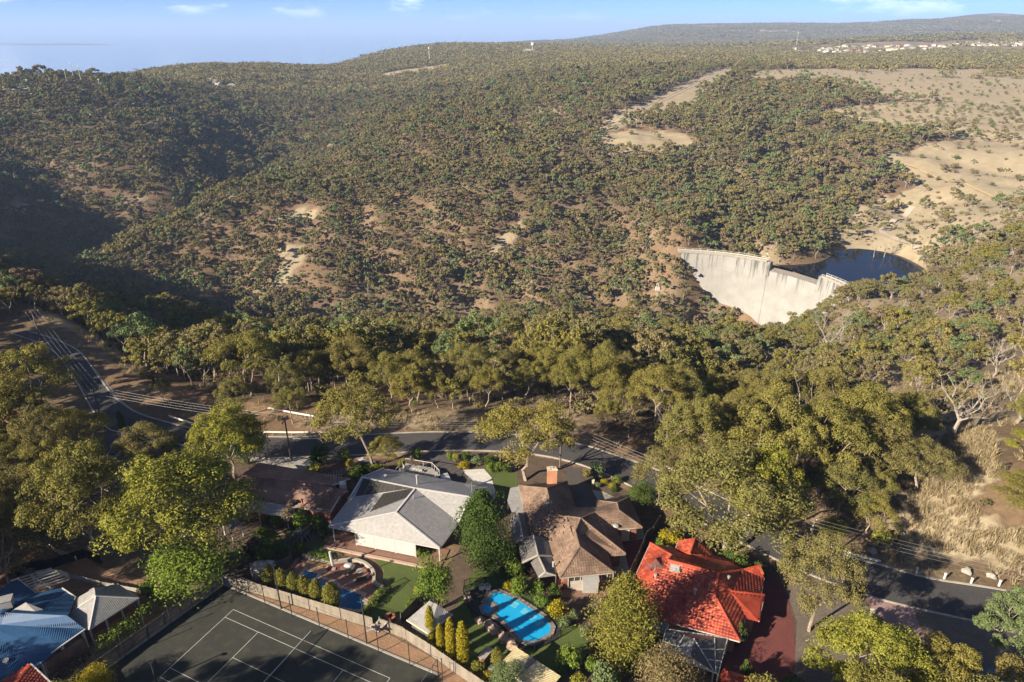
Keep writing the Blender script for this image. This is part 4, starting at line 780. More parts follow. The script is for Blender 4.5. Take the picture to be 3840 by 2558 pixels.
hedge([(-27.92, 74.03, 0),(-26.36, 73.52, 0),(-25.09, 73.02, 0)], 1.2, 1.2, 'green_leaf', 'short green hedge behind the terracotta pool deck')
hedge([(-16.78, 67.7, 0),(-17.54, 65.93, 0),(-18.53, 64.23, 0)], 1.2, 1.0, 'green_leaf', 'green hedge along the right end of the dark blue pool')

for k, (x, y, h) in enumerate(((-74,41,16),(-62,37,17),(-50,39,15),(-42,41,14.5),(-82,52,15),(-90,66,15),(-31,37,14),(-20,36,13),(-66,30,18),(14,41,13),(24,42,14),(34,43,14),(44,43,13.5),(52,46,12))):
    TT((x,y,h,11), HI[k%6], 'gum_tree', ('first','second','third','fourth','fifth','sixth','seventh','eighth','ninth','tenth','eleventh','twelfth','thirteenth','last')[k]+' gum tree of the row just outside the lower edge of the frame', group='gum trees outside the frame')
# ------------------------------------------------------------------ houses
def plane_of(pts):
    P = [Vector(p) for p in pts]; n = Vector((0,0,0))
    for i in range(len(P)): a, b_ = P[i], P[(i+1)%len(P)]; n += Vector(((a.y-b_.y)*(a.z+b_.z), (a.z-b_.z)*(a.x+b_.x), (a.x-b_.x)*(a.y+b_.y)))
    n.normalize()
    if n.z < 0: n = -n
    return sum(P, Vector())/len(P), n
def roof_z(planes, x, y):
    "height of the roof over a point"
    best = None
    for p in planes:
        if inpoly(np.array([x]), np.array([y]), p)[0]:
            c, n = plane_of(p); z = c.z - ((x-c.x)*n.x+(y-c.y)*n.y)/n.z; best = z if best is None else max(best, z)
    return best
def roof_base(planes, name, mat, parent, th=.16):
    mb = MB()
    for p in planes:
        c, n = plane_of(p); top = ccw(p) if True else p
        mb.poly(top); mb.poly([(q[0], q[1], q[2]-th) for q in reversed(top)])
        for i in range(len(top)):
            a, b_ = top[i], top[(i+1)%len(top)]
            mb.poly([a, (a[0],a[1],a[2]-th), (b_[0],b_[1],b_[2]-th), b_])
    return mb.build(name, mat, parent)
def slope_frame(p):
    c, n = plane_of(p); d = Vector((n.x, n.y, 0))
    if d.length < .02: e = (Vector(p[1])-Vector(p[0])); e.z = 0; d = Vector((-e.y, e.x, 0))
    d.normalize(); dn = (d - n*d.dot(n)).normalized(); ac = n.cross(dn).normalized()
    return c, n, dn, ac
def flat_pieces(planes, tol=.10):
    "roof faces that are not flat are laid as flat triangles"
    from mathutils.geometry import tessellate_polygon
    out = []
    for p in planes:
        c, n = plane_of(p)
        if len(p) > 3 and max(abs((Vector(q)-c).dot(n)) for q in p) > tol: out += [[p[i] for i in t] for t in tessellate_polygon([[Vector(q) for q in p]])]
        else: out.append(p)
    return out
def tiles(planes, mat, parent, tw=.34, tl=.36, name='roof_tiles'):
    "every tile a curved piece overlapping the one below; too many and too small to pick apart, one part"
    V = []; F = []
    for p in flat_pieces(planes):
        c, n, dn, ac = slope_frame(p); uv = [((Vector(q)-c).dot(ac), (Vector(q)-c).dot(dn)) for q in p]
        u0, u1 = min(q[0] for q in uv), max(q[0] for q in uv); v0, v1 = min(q[1] for q in uv), max(q[1] for q in uv)
        U, Vv = np.meshgrid(np.arange(u0, u1, tw)+tw/2, np.arange(v0, v1, tl)+tl/2); U = U.ravel(); Vv = Vv.ravel(); k = inpoly(U, Vv, uv)
        U = U[k]; Vv = Vv[k]; m_ = len(U); cc = np.array(c); n_a, d_a, a_a = np.array(n), np.array(dn), np.array(ac)
        jit = rs7.uniform(-.006, .006, m_); cen = cc + U[:,None]*a_a + Vv[:,None]*d_a
        prof = [(-.5,.035), (-.28,.06), (0,.02), (.28,.02), (.5,.035)]
        top = [cen + a_a*(x*tw) - d_a*(tl*.52) + n_a*((h_-.022)) for x, h_ in prof]; bot = [cen + a_a*(x*tw) + d_a*(tl*.52) + n_a*(h_+.03) + n_a*jit[:,None] for x, h_ in prof]; lip = [b_ - n_a*.045 for b_ in bot]
        vv = np.stack(top+bot+lip, 1); b0 = sum(len(q) for q in V); V.append(vv.reshape(-1,3)); base = b0 + np.arange(m_)[:,None]*15
        for i_ in range(4):
            F.append(base + np.array([i_, 5+i_, 6+i_, 1+i_])); F.append(base + np.array([5+i_, 10+i_, 11+i_, 6+i_]))
    me = npmesh(name, np.concatenate(V), np.concatenate(F), [mat]); o = bpy.data.objects.new(name, me); link(o, parent); return tag(o, kind='stuff')
rs7 = np.random.default_rng(71)
def ribs(planes, mat, parent, step=.25, h=.03, w=.08, name='roof_ribs'):
    mb = MB()
    for p in planes:
        c, n, dn, ac = slope_frame(p); uv = [((Vector(q)-c).dot(ac), (Vector(q)-c).dot(dn)) for q in p]; u = min(q[0] for q in uv)+step/2; um = max(q[0] for q in uv)
        while u < um:
            ys_ = []
            for i in range(len(uv)):
                (a, b_), (a2, b2) = uv[i], uv[(i+1)%len(uv)]
                if (a <= u) != (a2 <= u): ys_.append(b_+(b2-b_)*(u-a)/(a2-a))
            ys_.sort()
            for y0, y1 in zip(ys_[::2], ys_[1::2]):
                if y1-y0 < .2: continue
                A = c+ac*u+dn*(y0+.04)+n*.004; B = c+ac*u+dn*(y1-.03)+n*.004; s_ = ac*w/2; t = n*h
                mb.poly([A-s_, A-s_*.5+t, B-s_*.5+t, B-s_]); mb.poly([A-s_*.5+t, A+s_*.5+t, B+s_*.5+t, B-s_*.5+t]); mb.poly([A+s_*.5+t, A+s_, B+s_, B+s_*.5+t])
            u += step
    return tag(mb.build(name, mat, parent), kind='stuff')
def caps(lines, mat, parent, r=.13, step=.42):
    "ridge caps, one piece each"
    me = None
    for a, b_ in lines:
        a = Vector(a); b_ = Vector(b_); L = (b_-a).length; n = max(1, int(L/step)); d = (b_-a).normalized()
        if me is None:
            mb = MB(); mb.tube([(0,0,0),(step*1.02,0,0.0)], [r*1.12, r*.92], 7); me = bpy.data.meshes.new('ridge_cap'); me.from_pydata(mb.v, [], mb.f); me.materials.append(mat)
        for k in range(n):
            o = bpy.data.objects.new('ridge_cap', me); link(o, parent); o.location = a+d*(L*k/n)+Vector((0,0,.03)); o.rotation_euler = d.to_track_quat('X','Z').to_euler(); o.scale = (L/n/step, 1, 1)
def gutters(lines, mat, parent, w=.14):
    mb = MB()
    for a, b_ in lines: mb.bar((a[0],a[1],a[2]-.10), (b_[0],b_[1],b_[2]-.10), w, .13)
    return mb.build('gutter', mat, parent)
def walls(outline, z1, mat, parent, d=.55, name='wall'):
    return MB().prism(inset(outline, d), -.2, z1).build(name, mat, parent)
def gable_wall(pts, mat, parent):
    a, b_, c = [Vector(p) for p in pts]; n = Vector((b_.y-a.y, a.x-b_.x, 0)).normalized()*.06; g = MB()
    g.hexa([a-n, b_-n, c-n], [a+n, b_+n, c+n]); return g.build('gable_wall', mat, parent)
def window(parent, a, b_, z0, z1, out, frame='white_paint', panes=2):
    "window between two wall points, frame proud of the wall; out: unit outward"
    a = Vector((*a[:2],0)); b_ = Vector((*b_[:2],0)); o = Vector((*out,0)); w = MB()
    w.hexa([a+o*.02+Vector((0,0,z0)), b_+o*.02+Vector((0,0,z0)), b_-o*.1+Vector((0,0,z0)), a-o*.1+Vector((0,0,z0))], [a+o*.02+Vector((0,0,z1)), b_+o*.02+Vector((0,0,z1)), b_-o*.1+Vector((0,0,z1)), a-o*.1+Vector((0,0,z1))])
    wo = w.build('window', M['glass'], parent); f = MB()
    for z in (z0, z1): f.bar(a+o*.05+Vector((0,0,z)), b_+o*.05+Vector((0,0,z)), .1, .08)
    for k in range(panes+1): p = a.lerp(b_, k/panes)+o*.05; f.bar(p+Vector((0,0,z0)), p+Vector((0,0,z1)), .08, .08)
    f.build('frame', M[frame], wo); return wo
def antenna(x, y, z, label, rz=0, s=1.0):
    e = empty('tv_antenna', (x,y,z), label, 'antenna', 'television antennas', rz); MB().tube([(0,0,-.3),(0,0,1.6*s)], .03, 5).build('mast', M['galv'], e)
    m_ = MB(); m_.bar((-1.0*s,0,1.5*s),(1.0*s,0,1.5*s),.04,.04)
    for k in range(7): l = .55+.13*k; m_.bar((-.95*s+.3*s*k,-l*s,1.5*s),(-.95*s+.3*s*k,l*s,1.5*s),.035,.035)
    m_.build('elements', M['wire'], e); return e
def flue(x, y, z, h, label, r=.14, mat='galv'):
    return tag(MB().tube([(x,y,z-.4),(x,y,z+h)], r, 8).tube([(x,y,z+h),(x,y,z+h+.12)], r*1.6, 8).build('flue', M[mat]), label, 'flue')

# --- white roofed house
r1_, r2_, r3_ = (-22.76, 85.68, 5.2), (-14.35, 83.02, 5.2), (-6.09, 80.94, 5.2); b1_, b2_ = (-20.57, 91.22, 3), (-3.98, 86.17, 3); nn_ = (-16.38, 77.51, 5.15); c1_, c2_, c3_ = (-26.07, 77.26, 2.9), (-9.82, 72.78, 2.9), (-7.64, 78.1, 2.95); e_ = (-24.41, 83.03, 3.1)
WHP = [[b2_,b1_,r1_,r2_,r3_], [r1_,e_,r2_], [r2_,e_,c1_,nn_], [nn_,c1_,c2_], [r2_,nn_,c2_,c3_], [r2_,c3_,r3_]]
wh = empty('house', (0,0,0), 'house with the big off white metal roof and black solar matting', 'house')
roof_base(WHP, 'roof', M['roof_white'], wh)
mb = MB()
for a, b_ in ((r1_,r2_),(r2_,r3_),(r2_,nn_),(nn_,c2_),(nn_,c1_)): mb.bar((a[0],a[1],a[2]+.04),(b_[0],b_[1],b_[2]+.04),.26,.07)
mb.build('ridge_flashing', M['white_paint'], wh)
gutters([(c1_,c2_),(c2_,c3_),(b1_,b2_),(c1_,e_)], M['white_paint'], wh)
mb = MB(); mb.bar(r1_,e_,.2,.22).bar(r1_,b1_,.2,.22).bar(r3_,b2_,.2,.22).bar(r3_,c3_,.2,.22); mb.build('bargeboard', M['white_paint'], wh)
V_ = lambda p: Vector(p)
outl = [c1_,c2_,c3_,b2_,b1_,e_]
fw = (V_(c2_)-V_(c1_)); fw.z = 0; fu = fw.normalized(); fn = Vector((fu.y,-fu.x,0)); 
bk = [tuple(V_(c1_)-fn*3.0+fu*.6), tuple(V_(c2_)-fn*2.6-fu*1.2), tuple(V_(c3_)-fu*.9), tuple(V_(b2_)-fu*.6+fn*.6), tuple(V_(b1_)+fn*.7+fu*.5), tuple(V_(e_)+fu*.7)]
MB().prism(bk, -.2, 2.95).build('wall', M['brick_brown'], wh)
gable_wall([tuple(V_(c3_)-fu*.9+Vector((0,0,-.1))), tuple(V_(b2_)-fu*.6+Vector((0,0,-.15))), tuple(V_(r3_)-fu*.7+Vector((0,0,-.25)))], M['brick_brown'], wh)
gable_wall([tuple(V_(e_)+fu*.7+Vector((0,0,-.1))), tuple(V_(b1_)+fu*.5+Vector((0,0,-.15))), tuple(V_(r1_)+fu*.6+Vector((0,0,-.25)))], M['brick_brown'], wh)
slab = MB(); slab.prism([tuple(V_(c1_)-fu*.4+fn*1.1)[:2], tuple(V_(c2_)+fu*.2+fn*1.1)[:2], tuple(V_(c2_)-fn*3+fu*.2)[:2], tuple(V_(c1_)-fn*3.2-fu*.4)[:2]], 0, .12); slab.build('verandah_floor', M['paving_terracotta'], wh)
mb = MB(); mb.bar(V_(c1_)-fu*.4+fn*1.2-Vector((0,0,2.75)), V_(c2_)+fu*.3+fn*1.2-Vector((0,0,2.75)), .4, .28); mb.build('edging', M['coping'], wh)
for k, f in enumerate((.03, .235, .41, .595, .775, .985)):
    p = V_(c1_)+fw*f-fn*.35; MB().box((p.x,p.y,1.4),(.16,.16,2.8)).build('post', M['white_paint'], wh)
for f0, f1 in ((.240,.408),(.412,.594),(.598,.772)):
    a = V_(c1_)+fw*f0-fn*.25; b_ = V_(c1_)+fw*f1-fn*.25; q = MB(); q.hexa([a+Vector((0,0,-2.6)), b_+Vector((0,0,-2.6)), b_-fn*.05+Vector((0,0,-2.6)), a-fn*.05+Vector((0,0,-2.6))], [a+Vector((0,0,-.25)), b_+Vector((0,0,-.25)), b_-fn*.05+Vector((0,0,-.25)), a-fn*.05+Vector((0,0,-.25))]); q.build('blind', M['blind'], wh)
# solar matting lies on the two slopes either side of the valley
def lift(p, h): return (p[0], p[1], p[2]+h)
def lerp3(a, b_, f): return tuple(V_(a).lerp(V_(b_), f))
sol = empty('solar_matting', (0,0,0), 'black rubber solar pool heating mats on the white metal roof', 'solar panel')
for k in range(6):
    f0, f1 = k/6+.004, (k+1)/6-.004; a0_, a1_ = lerp3(r1_,r2_,.03+.90*f0), lerp3(r1_,r2_,.03+.90*f1); e0, e1 = lerp3(e_,r2_,.08+.88*f0), lerp3(e_,r2_,.08+.88*f1)
    MB().poly([lift(a0_,.05),lift(a1_,.05),lift(lerp3(a1_,e1,.90),.05),lift(lerp3(a0_,e0,.90),.05)][::-1]).build('mat', M['solar'], sol)
for k in range(7):
    f0, f1 = k/7, (k+1)/7-.006; v0_, v1_ = lerp3(r2_,e_,.04+.50*f0), lerp3(r2_,e_,.04+.50*f1)
    def onL(f, g): return tuple(V_(r2_)+(V_(nn_)-V_(r2_))*g*.93+(V_(e_)-V_(r2_))*f)
    MB().poly([lift(onL(.03+.42*f0, f0*.95+.02),.05), lift(onL(.03+.42*f1, f0*.95+.02+.10),.05), lift(onL(.03+.42*f1, .97*f1+.0),.05), lift(onL(.03+.42*f1*.8, .99),.05)] if False else [lift(lerp3(r2_,e_,.02+.46*f0),.06), lift(lerp3(r2_,e_,.02+.46*f1),.06), lift(tuple(V_(lerp3(r2_,e_,.02+.46*f1))+(V_(c1_)-V_(e_))*.62*f1+(V_(nn_)-V_(r2_))*(.30*(1-f1)+.12)),.06), lift(tuple(V_(lerp3(r2_,e_,.02+.46*f0))+(V_(c1_)-V_(e_))*.62*f0+(V_(nn_)-V_(r2_))*(.30*(1-f1)+.12)),.06)]).build('mat', M['solar'], sol)
p = (-14.29, 84.84, 4.5); flue(p[0],p[1],4.4,1.7,'tall round metal flue on the white metal roof')
p = (-14.34, 80.83, 5); flue(p[0],p[1],4.9,.5,'thin vent pipe near the middle of the white roof', .06)
p = (-19.5, 86.96, 4.2); flue(p[0],p[1],4.2,.4,'small vent cowl at the back of the white roof', .16)
p = (-6.01, 83.6, 3.9); antenna(p[0],p[1],4.2,'television antenna at the right end of the white roof', 0.9)
p = (-8.3, 78.22, 3.1); flue(p[0],p[1],3.1,.3,'short downpipe vent at the right gutter of the white roof', .07)
# deck behind the white roof with glass balustrade
deck = empty('raised_deck', (0,0,0), 'raised deck with pale railing behind the white roof', 'deck')
DK = [(-18.9, 91.99, 2.2),(-17.67, 95.14, 2.2),(-13.19, 93.88, 2.2),(-11.75, 91.77, 2.2),(-12.38, 89.84, 2.2)]
MB().prism([p[:2] for p in DK]+[(-18.14, 91.23, 2.2)[:2]], 1.0, 1.25).build('floor', M['concrete'], deck)
mb = MB(); gl = MB()
for a, b_ in zip(DK, DK[1:]):
    mb.bar(a, b_, .09, .07)
    for k in range(3): q = V_(a).lerp(V_(b_), k/3); mb.bar(q-Vector((0,0,1.0)), q, .06, .06)
mb.build('railing', M['white_paint'], deck)
for q in DK[:4]: MB().box((q[0],q[1],.5),(.3,.3,1.0)).build('post', M['timber_dark'], deck)
for k, (p, l) in enumerate((((-16.05, 92.89, 1.25),'left'),((-15.44, 92.67, 1.25),'middle'),((-14.9, 92.45, 1.25),'right'))):
    e = empty('deck_chair', (p[0],p[1],1.25), l+' pale chair on the raised deck', 'chair', 'pale chairs on the raised deck', .4); MB().box((0,0,.42),(.5,.5,.06)).build('seat', M['white_paint'], e); MB().box((0,.24,.75),(.5,.05,.6)).build('backrest', M['white_paint'], e)
    for sx_ in (-.22,.22):
        for sy_ in (-.22,.22): MB().box((sx_,sy_,.2),(.04,.04,.4)).build('leg', M['galv'], e)
for p, l in (((-18.3, 93.12, 1.25),'larger potted plant at the left corner of the raised deck'),((-17.8, 93.9, 1.25),'smaller potted plant on the raised deck')):
    e = place(BUSH['gum_bright'], 'potted_plant', p[0], p[1], 1.5, .9, l, 'plant', z=1.7); mb = MB().tube([(0,0,-.6),(0,0,.1)],[.3,.42],10); mb.build('pot', M['white_paint'], e)
for p, l in (((-10.95, 92.64, 0.1),'silver grey car parked on the dark driveway behind the white roof'),):
    pass

# --- brown tiled house with the chimney
q = lambda *a: a
BA, BB, BA1, BA2, BC = (1.06, 86.96, 2.7), (8.59, 88.05, 2.7), (5.18, 83.18, 5), (5.71, 77.68, 5), (9.4, 81.54, 2.7); BV, BW_, BS = (2.48, 75.61, 2.7), (4.98, 75.19, 2.7), (7.49, 77.22, 4.7)
BM, BP1, BP2 = (9.61, 76.33, 5.05), (8.62, 73.76, 5), (8.92, 70.62, 5); BF1, BF2, BK, BE2 = (6.24, 67.51, 2.7), (13.24, 68.42, 2.7), (12.93, 71.58, 2.7), (15.34, 71.88, 2.7)
BG, BH, BK2, BG2, BG1, BJ, BE3, BI = (11.78, 78.5, 4.3), (12.53, 81.2, 3.2), (14.81, 76.91, 2.7), (15.33, 79.1, 4.25), (15.31, 80.74, 4.25), (17.67, 84.06, 2.7), (18.51, 77.28, 2.7), (12.6, 83.3, 2.7)
BRP = [[BA,BA1,BB], [BA,BV,BA2,BA1], [BA1,BA2,BC,BB], [BA2,BV,BW_,BS], [BA2,BS,BC], [BS,BM,BG,BH,BC], [BS,BW_,BF1,BP2,BP1,BM], [BP2,BF1,BF2], [BP1,BP2,BF2,BK], [BM,BP1,BK,BE2], [BM,BE2,BK2,BG], [BG,BK2,BE3,BG2], [BG1,BG2,BE3,BJ], [BI,BG1,BJ], [BI,BH,BG,BG2,BG1]]
br = empty('house', (0,0,0), 'house with many hipped brown tile roofs and a brick chimney', 'house')
roof_base(BRP, 'roof', M['tile_brown'], br); tiles(BRP, M['tile_brown'], br)
caps([(BA,BA1),(BB,BA1),(BA1,BA2),(BM,BG),(BM,BP1),(BP1,BP2),(BP2,BF1),(BP2,BF2),(BM,BE2),(BG,BG2),(BG2,BE3),(BG2,BG1),(BG1,BJ),(BG1,BI),(BS,BM)], M['tile_brown'], br)
gutters([(BA,BB),(BB,BC),(BI,BJ),(BJ,BE3),(BE3,BK2),(BK2,BE2),(BE2,BK),(BK,BF2),(BF2,BF1),(BF1,BW_),(BA,BV)], M['soffit'], br)
walls([BA,BV,BW_,BF1,BF2,BK,BE2,BK2,BE3,BJ,BI,BH,BC,BB], 2.66, M['brick'], br, .6)
p = (6.17, 87.11, 3); mb = MB().box((p[0],p[1],4.2),(1.5,.9,3.2)); mb.build('chimney', M['brick_orange'], br); mb = MB().box((p[0],p[1],5.86),(1.65,1.05,.12))
for dx in (-.45,0,.45): mb.box((p[0]+dx,p[1],5.98),(.36,.5,.12))
mb.build('chimney_cap', M['cream_paint'], br)
a, b_ = V_(BK2), V_(BE3); t = (b_-a); t.z = 0; t.normalize(); o_ = Vector((t.y,-t.x,0)); g0 = a-o_*.55+t*.9; g1_ = b_-o_*.55-t*1.6
mb = MB()
for k in range(5): mb.box(tuple(((g0+g1_)/2)[:2])+(.25+k*.44,),((g1_-g0).length,.08,.40), math.atan2(t.y,t.x))
mb.build('garage_door', M['cream_paint'], br)
a, b_ = V_(BF1), V_(BF2); t = (b_-a); t.z=0; t.normalize(); o_ = Vector((t.y,-t.x,0)); window(br, a-o_*.58+t*1.2, a-o_*.58+t*2.8, .3, 2.1, o_[:2]); window(br, a-o_*.58+t*5.6, a-o_*.58+t*7.2, .9, 2.1, o_[:2])
p = (5.29, 79.8, 4.3); tag(MB().box((p[0],p[1],roof_z(BRP,p[0],p[1])+.12),(1.0,.5,.16),.3).build('skylight', M['galv']), 'small pale skylight on the brown tile roof', 'skylight')
p = (14.7, 77.04, 2.9); tag(MB().dome((p[0],p[1],3.2),.45,.45,.16).tube([(p[0],p[1],2.6),(p[0],p[1],3.25)],.03).build('satellite_dish', M['galv']), 'small satellite dish above the brown garage gutter', 'dish')
p = (5.41, 69.34, 3); flue(p[0],p[1],2.8,.7,'white flue pipe between the carport and the brown tile roof', .09, 'white_paint')
# lean-to roofs left of it
def shed_roof(parent, planes, mat, rib=.3): roof_base(planes, 'roof', mat, parent, .08); ribs(planes, mat, parent, rib, .02, .08)
po = empty('patio_roof', (0,0,0), 'flat light grey patio roof at the left of the brown tiled house', 'patio roof'); shed_roof(po, [[(-0.26, 86.79, 2.5),(-0.7, 83.6, 2.5),(-0.06, 81.11, 2.5),(1.81, 80.3, 2.6),(1.03, 86.94, 2.6)]], M['roof_grey'], .25)
for p in ((-0.19, 86.78, 2.4),(-0.61, 83.73, 2.4),(-0.02, 81.37, 2.4)): MB().box((p[0],p[1],1.2),(.1,.1,2.4)).build('post', M['timber_dark'], po)
cp = empty('carport', (0,0,0), 'dark grey gabled carport roofs along the brown tiled house', 'carport')
CPP = [[(0.81, 79.66, 3.5),(-0.36, 79.35, 2.6),(0.24, 74.16, 2.6),(1.52, 73.94, 3.5)], [(0.81, 79.66, 3.5),(1.52, 73.94, 3.5),(2.32, 75.37, 2.75),(1.87, 80.08, 2.75)], [(2.88, 74.72, 3.6),(0.89, 74.12, 2.6),(1.3, 70.25, 2.6),(3.44, 70.58, 3.6)], [(2.88, 74.72, 3.6),(3.44, 70.58, 3.6),(5.37, 71.45, 2.75),(4.87, 74.95, 2.75)],
       [(3.46, 70.81, 3.35),(2.49, 70.32, 2.6),(3.47, 67.62, 2.6),(4.34, 67.78, 3.35)], [(3.46, 70.81, 3.35),(4.34, 67.78, 3.35),(5.68, 67.89, 2.7),(5.37, 71.47, 2.7)]]
shed_roof(cp, CPP, M['roof_darkgrey'], .3)
mb = MB()
for a, b_ in ((CPP[0][2],CPP[0][3]),(CPP[0][3],CPP[1][2]),(CPP[2][2],CPP[2][3]),(CPP[2][3],CPP[3][2]),(CPP[4][2],CPP[4][3]),(CPP[4][3],CPP[5][2]),(CPP[0][0],CPP[0][3]),(CPP[2][0],CPP[2][3]),(CPP[4][0],CPP[4][3])): mb.bar(a,b_,.16,.2)
mb.build('bargeboard', M['soffit'], cp)
for a, b_, c in ((CPP[0][2],CPP[1][2],CPP[0][3]),(CPP[4][2],CPP[5][2],CPP[4][3])): gable_wall([a,b_,c], M['roof_grey'], cp)
for p in (CPP[0][1],CPP[0][2],CPP[2][1],CPP[2][2],CPP[4][2],CPP[5][2]): MB().box((p[0],p[1],1.25),(.12,.12,2.6)).build('post', M['timber_dark'], cp)
for nm, a, b_, h, m_, l in (('garden_shed',(9.46, 70.58, 0),(11.18, 67.53, 0),2.1,'galv','galvanised garden shed with ribbed roof against the brick wall'),('tool_box',(7.77, 69.49, 0),(9.15, 67.83, 0),1.2,'soffit','low tool shed beside the galvanised garden shed')):
    e = empty(nm, (0,0,0), l, 'shed'); p0 = (9.23, 67.53, 0) if nm == 'garden_shed' else (7.71, 67.97, 0); wx, wy = (2.0,1.3) if nm == 'garden_shed' else (1.7,.8); x, y = p0[0]+wx/2, p0[1]+wy/2
    MB().box((x,y,h/2),(wx,wy,h)).build('walls', M[m_], e); rp = [[(x-wx*.55,y-wy*.6,h+.02),(x+wx*.55,y-wy*.6,h+.02),(x+wx*.55,y+wy*.6,h+.25),(x-wx*.55,y+wy*.6,h+.25)]]; shed_roof(e, rp, M['galv' if nm == 'garden_shed' else 'soffit'], .2)

# --- red tiled house
QA, QB, QC, QD, QE = (19.05, 74, 2.7), (14.58, 65.02, 2.7), (20.82, 69.34, 4.7), (20.08, 68.23, 4.9), (15.83, 64.16, 3.38)
QR2, QR3, QF, QG = (25.98, 65.94, 4.9), (24.81, 63.08, 4.03), (26.33, 57.42, 2.7), (15.59, 61.46, 2.7)
QH, QI, QJ, QK = (22.23, 72.83, 2.7), (26.92, 71.56, 2.7), (29.28, 70.52, 2.7), (30.01, 68.3, 3.2)
QL, QM, QN, QO, QP, QQ, QT = (32.47, 69.03, 3.3), (32.5, 67.45, 2.7), (31.27, 64.79, 2.7), (27.08, 64.07, 3.75), (31.54, 64.5, 2.7), (29.5, 60.4, 2.7), (28.02, 60.93, 2.7)
QU, QV, QW, QX = (23.08, 74.55, 2.7), (24.97, 73.58, 3.9), (23.55, 70.55, 3.9), (27.05, 72.73, 2.7)
RDP = [[QA,QB,QE,QD,QC], [QD,QE,QG,QF,QR3,QR2], [QE,QB,QG], [QA,QC,QD,QR2,QK,QJ,QI,QH], [QR2,QR3,QO,QK], [QK,QO,QN,QM], [QK,QM,QL], [QR3,QF,QT,QO], [QO,QT,QQ,QP], [QH,QW,QV,QU], [QV,QW,QI,QX]]
rh = empty('house', (0,0,0), 'house with the bright red terracotta tile roof', 'house')
roof_base(RDP, 'roof', M['tile_red'], rh); tiles(RDP, M['tile_red'], rh, .36, .40)
caps([(QA,QC),(QC,QD),(QD,QR2),(QR2,QR3),(QR3,QF),(QV,QW),(QK,QL),(QO,QP),(QR2,QK)], M['tile_red'], rh, .15)
gutters([(QB,QA),(QA,QH),(QH,QU),(QX,QI),(QI,QJ),(QM,QN),(QP,QQ),(QF,QT),(QG,QF),(QB,QG)], M['gutter'], rh)
walls([QA,QB,QG,QF,QT,QQ,QP,QM,QK,QJ,QI,QX,QU,QH], 2.66, M['brick_orange'], rh, .6)
a, b_ = V_(QF), V_(QT); t = (b_-a); t.z=0; t.normalize(); o_ = Vector((t.y,-t.x,0)); window(rh, a-o_*.58+t*2.0, a-o_*.58+t*4.4, .4, 2.2, o_[:2])
p = (18.19, 68.37, 4); z = roof_z(RDP,p[0],p[1]) or 4.0; e = empty('evaporative_cooler', (p[0],p[1],z-.1), 'red boxed roof cooler on the left slope of the red roof', 'cooler', rz=.3); MB().box((0,0,.45),(1.25,1.25,.9)).build('body', M['paving_red'], e); MB().prism([(-.7,-.7),(.7,-.7),(.7,.7),(-.7,.7)], .9, 1.0).build('lid', M['tile_red'], e)
p = (20.74, 67, 4.5); z = roof_z(RDP,p[0],p[1]) or 4.5; e = empty('skylight', (p[0],p[1],z), 'square white skylight near the ridge of the red roof', 'skylight', rz=-.3); MB().box((0,0,.08),(1.3,1.1,.22)).build('curb', M['galv'], e); MB().prism([(-.52,-.42),(.52,-.42),(.52,.42),(-.52,.42)], .19, .26).build('pane', M['white_paint'], e)
for p, l, h in (((22.46, 63.42, 4.2),'pale flue pipe in the middle of the red roof',.7),((27.22, 65.74, 3.9),'pale vent pipe in the shaded right slope of the red roof',.5),((18.1, 66.13, 3.9),'small vent below the cooler on the red roof',.25)):
    z = roof_z(RDP,p[0],p[1]) or 3.9; flue(p[0],p[1],z,h,l,.13); 
p = (18.22, 67.14, 4); antenna(p[0],p[1],roof_z(RDP,p[0],p[1]) or 4,'television antenna beside the cooler on the red roof', .4, .7)
pg = empty('pergola', (0,0,0), 'pergola with dark tinted roof sheets and a white gable before the red house', 'pergola')
g1p, g2p, g3p, g4p = (18.17, 59.26, 2.6), (25.09, 57.91, 2.6), (22.73, 53.23, 2.4), (16.76, 55.84, 2.4); ap, ap2 = (20.84, 56.93, 3.6), (19.81, 54.9, 3.3); mbt = (20.15, 55.57, 2.45)
PGP = [[g1p,g4p,(17.36, 55.73, 2.45),ap], [g1p,ap,g2p], [ap,(22.29, 53.58, 2.45),g3p,g2p], [ap,(19.92, 54.92, 3.2),(22.29, 53.58, 2.45)]]
for k in range(3):
    for l_ in range(3): pass
roof_base(PGP, 'roof_sheet', M['polycarb'], pg, .04); roof_base([[ap,(17.36, 55.73, 2.45),(19.92, 54.92, 3.2)]], 'gable_sheet', M['roof_grey'], pg, .05)
gable_wall([(17.37, 55.77, 2.4),(22.31, 53.62, 2.4),(19.93, 54.96, 3.15)], M['cream_paint'], pg)
mb = MB()
for a, b_ in ((g1p,g2p),(g2p,g3p),(g3p,g4p),(g4p,g1p),(ap,(22.29, 53.58, 2.45)),(ap,(17.36, 55.73, 2.45)),(lerp3(g1p,g4p,.5),lerp3(ap,(17.36, 55.73, 2.45),.5)),(lerp3(g1p,ap,.33),lerp3(g4p,(17.36, 55.73, 2.45),.5)),(lerp3(g1p,ap,.66),lerp3(ap,(17.36, 55.73, 2.45),.6)),(lerp3(g2p,g3p,.33),lerp3(ap,(22.29, 53.58, 2.45),.33)),(lerp3(g2p,g3p,.66),lerp3(ap,(22.29, 53.58, 2.45),.66)),(lerp3(ap,g2p,.6),lerp3((22.29, 53.58, 2.45),g3p,.5))): mb.bar(lift(a,.05),lift(b_,.05),.09,.09)
mb.build('frame', M['galv'], pg)
for p in (g3p,g4p,(22.31, 53.62, 2.4),g2p): MB().box((p[0],p[1],1.2),(.14,.14,2.4)).build('post', M['cream_paint'], pg)
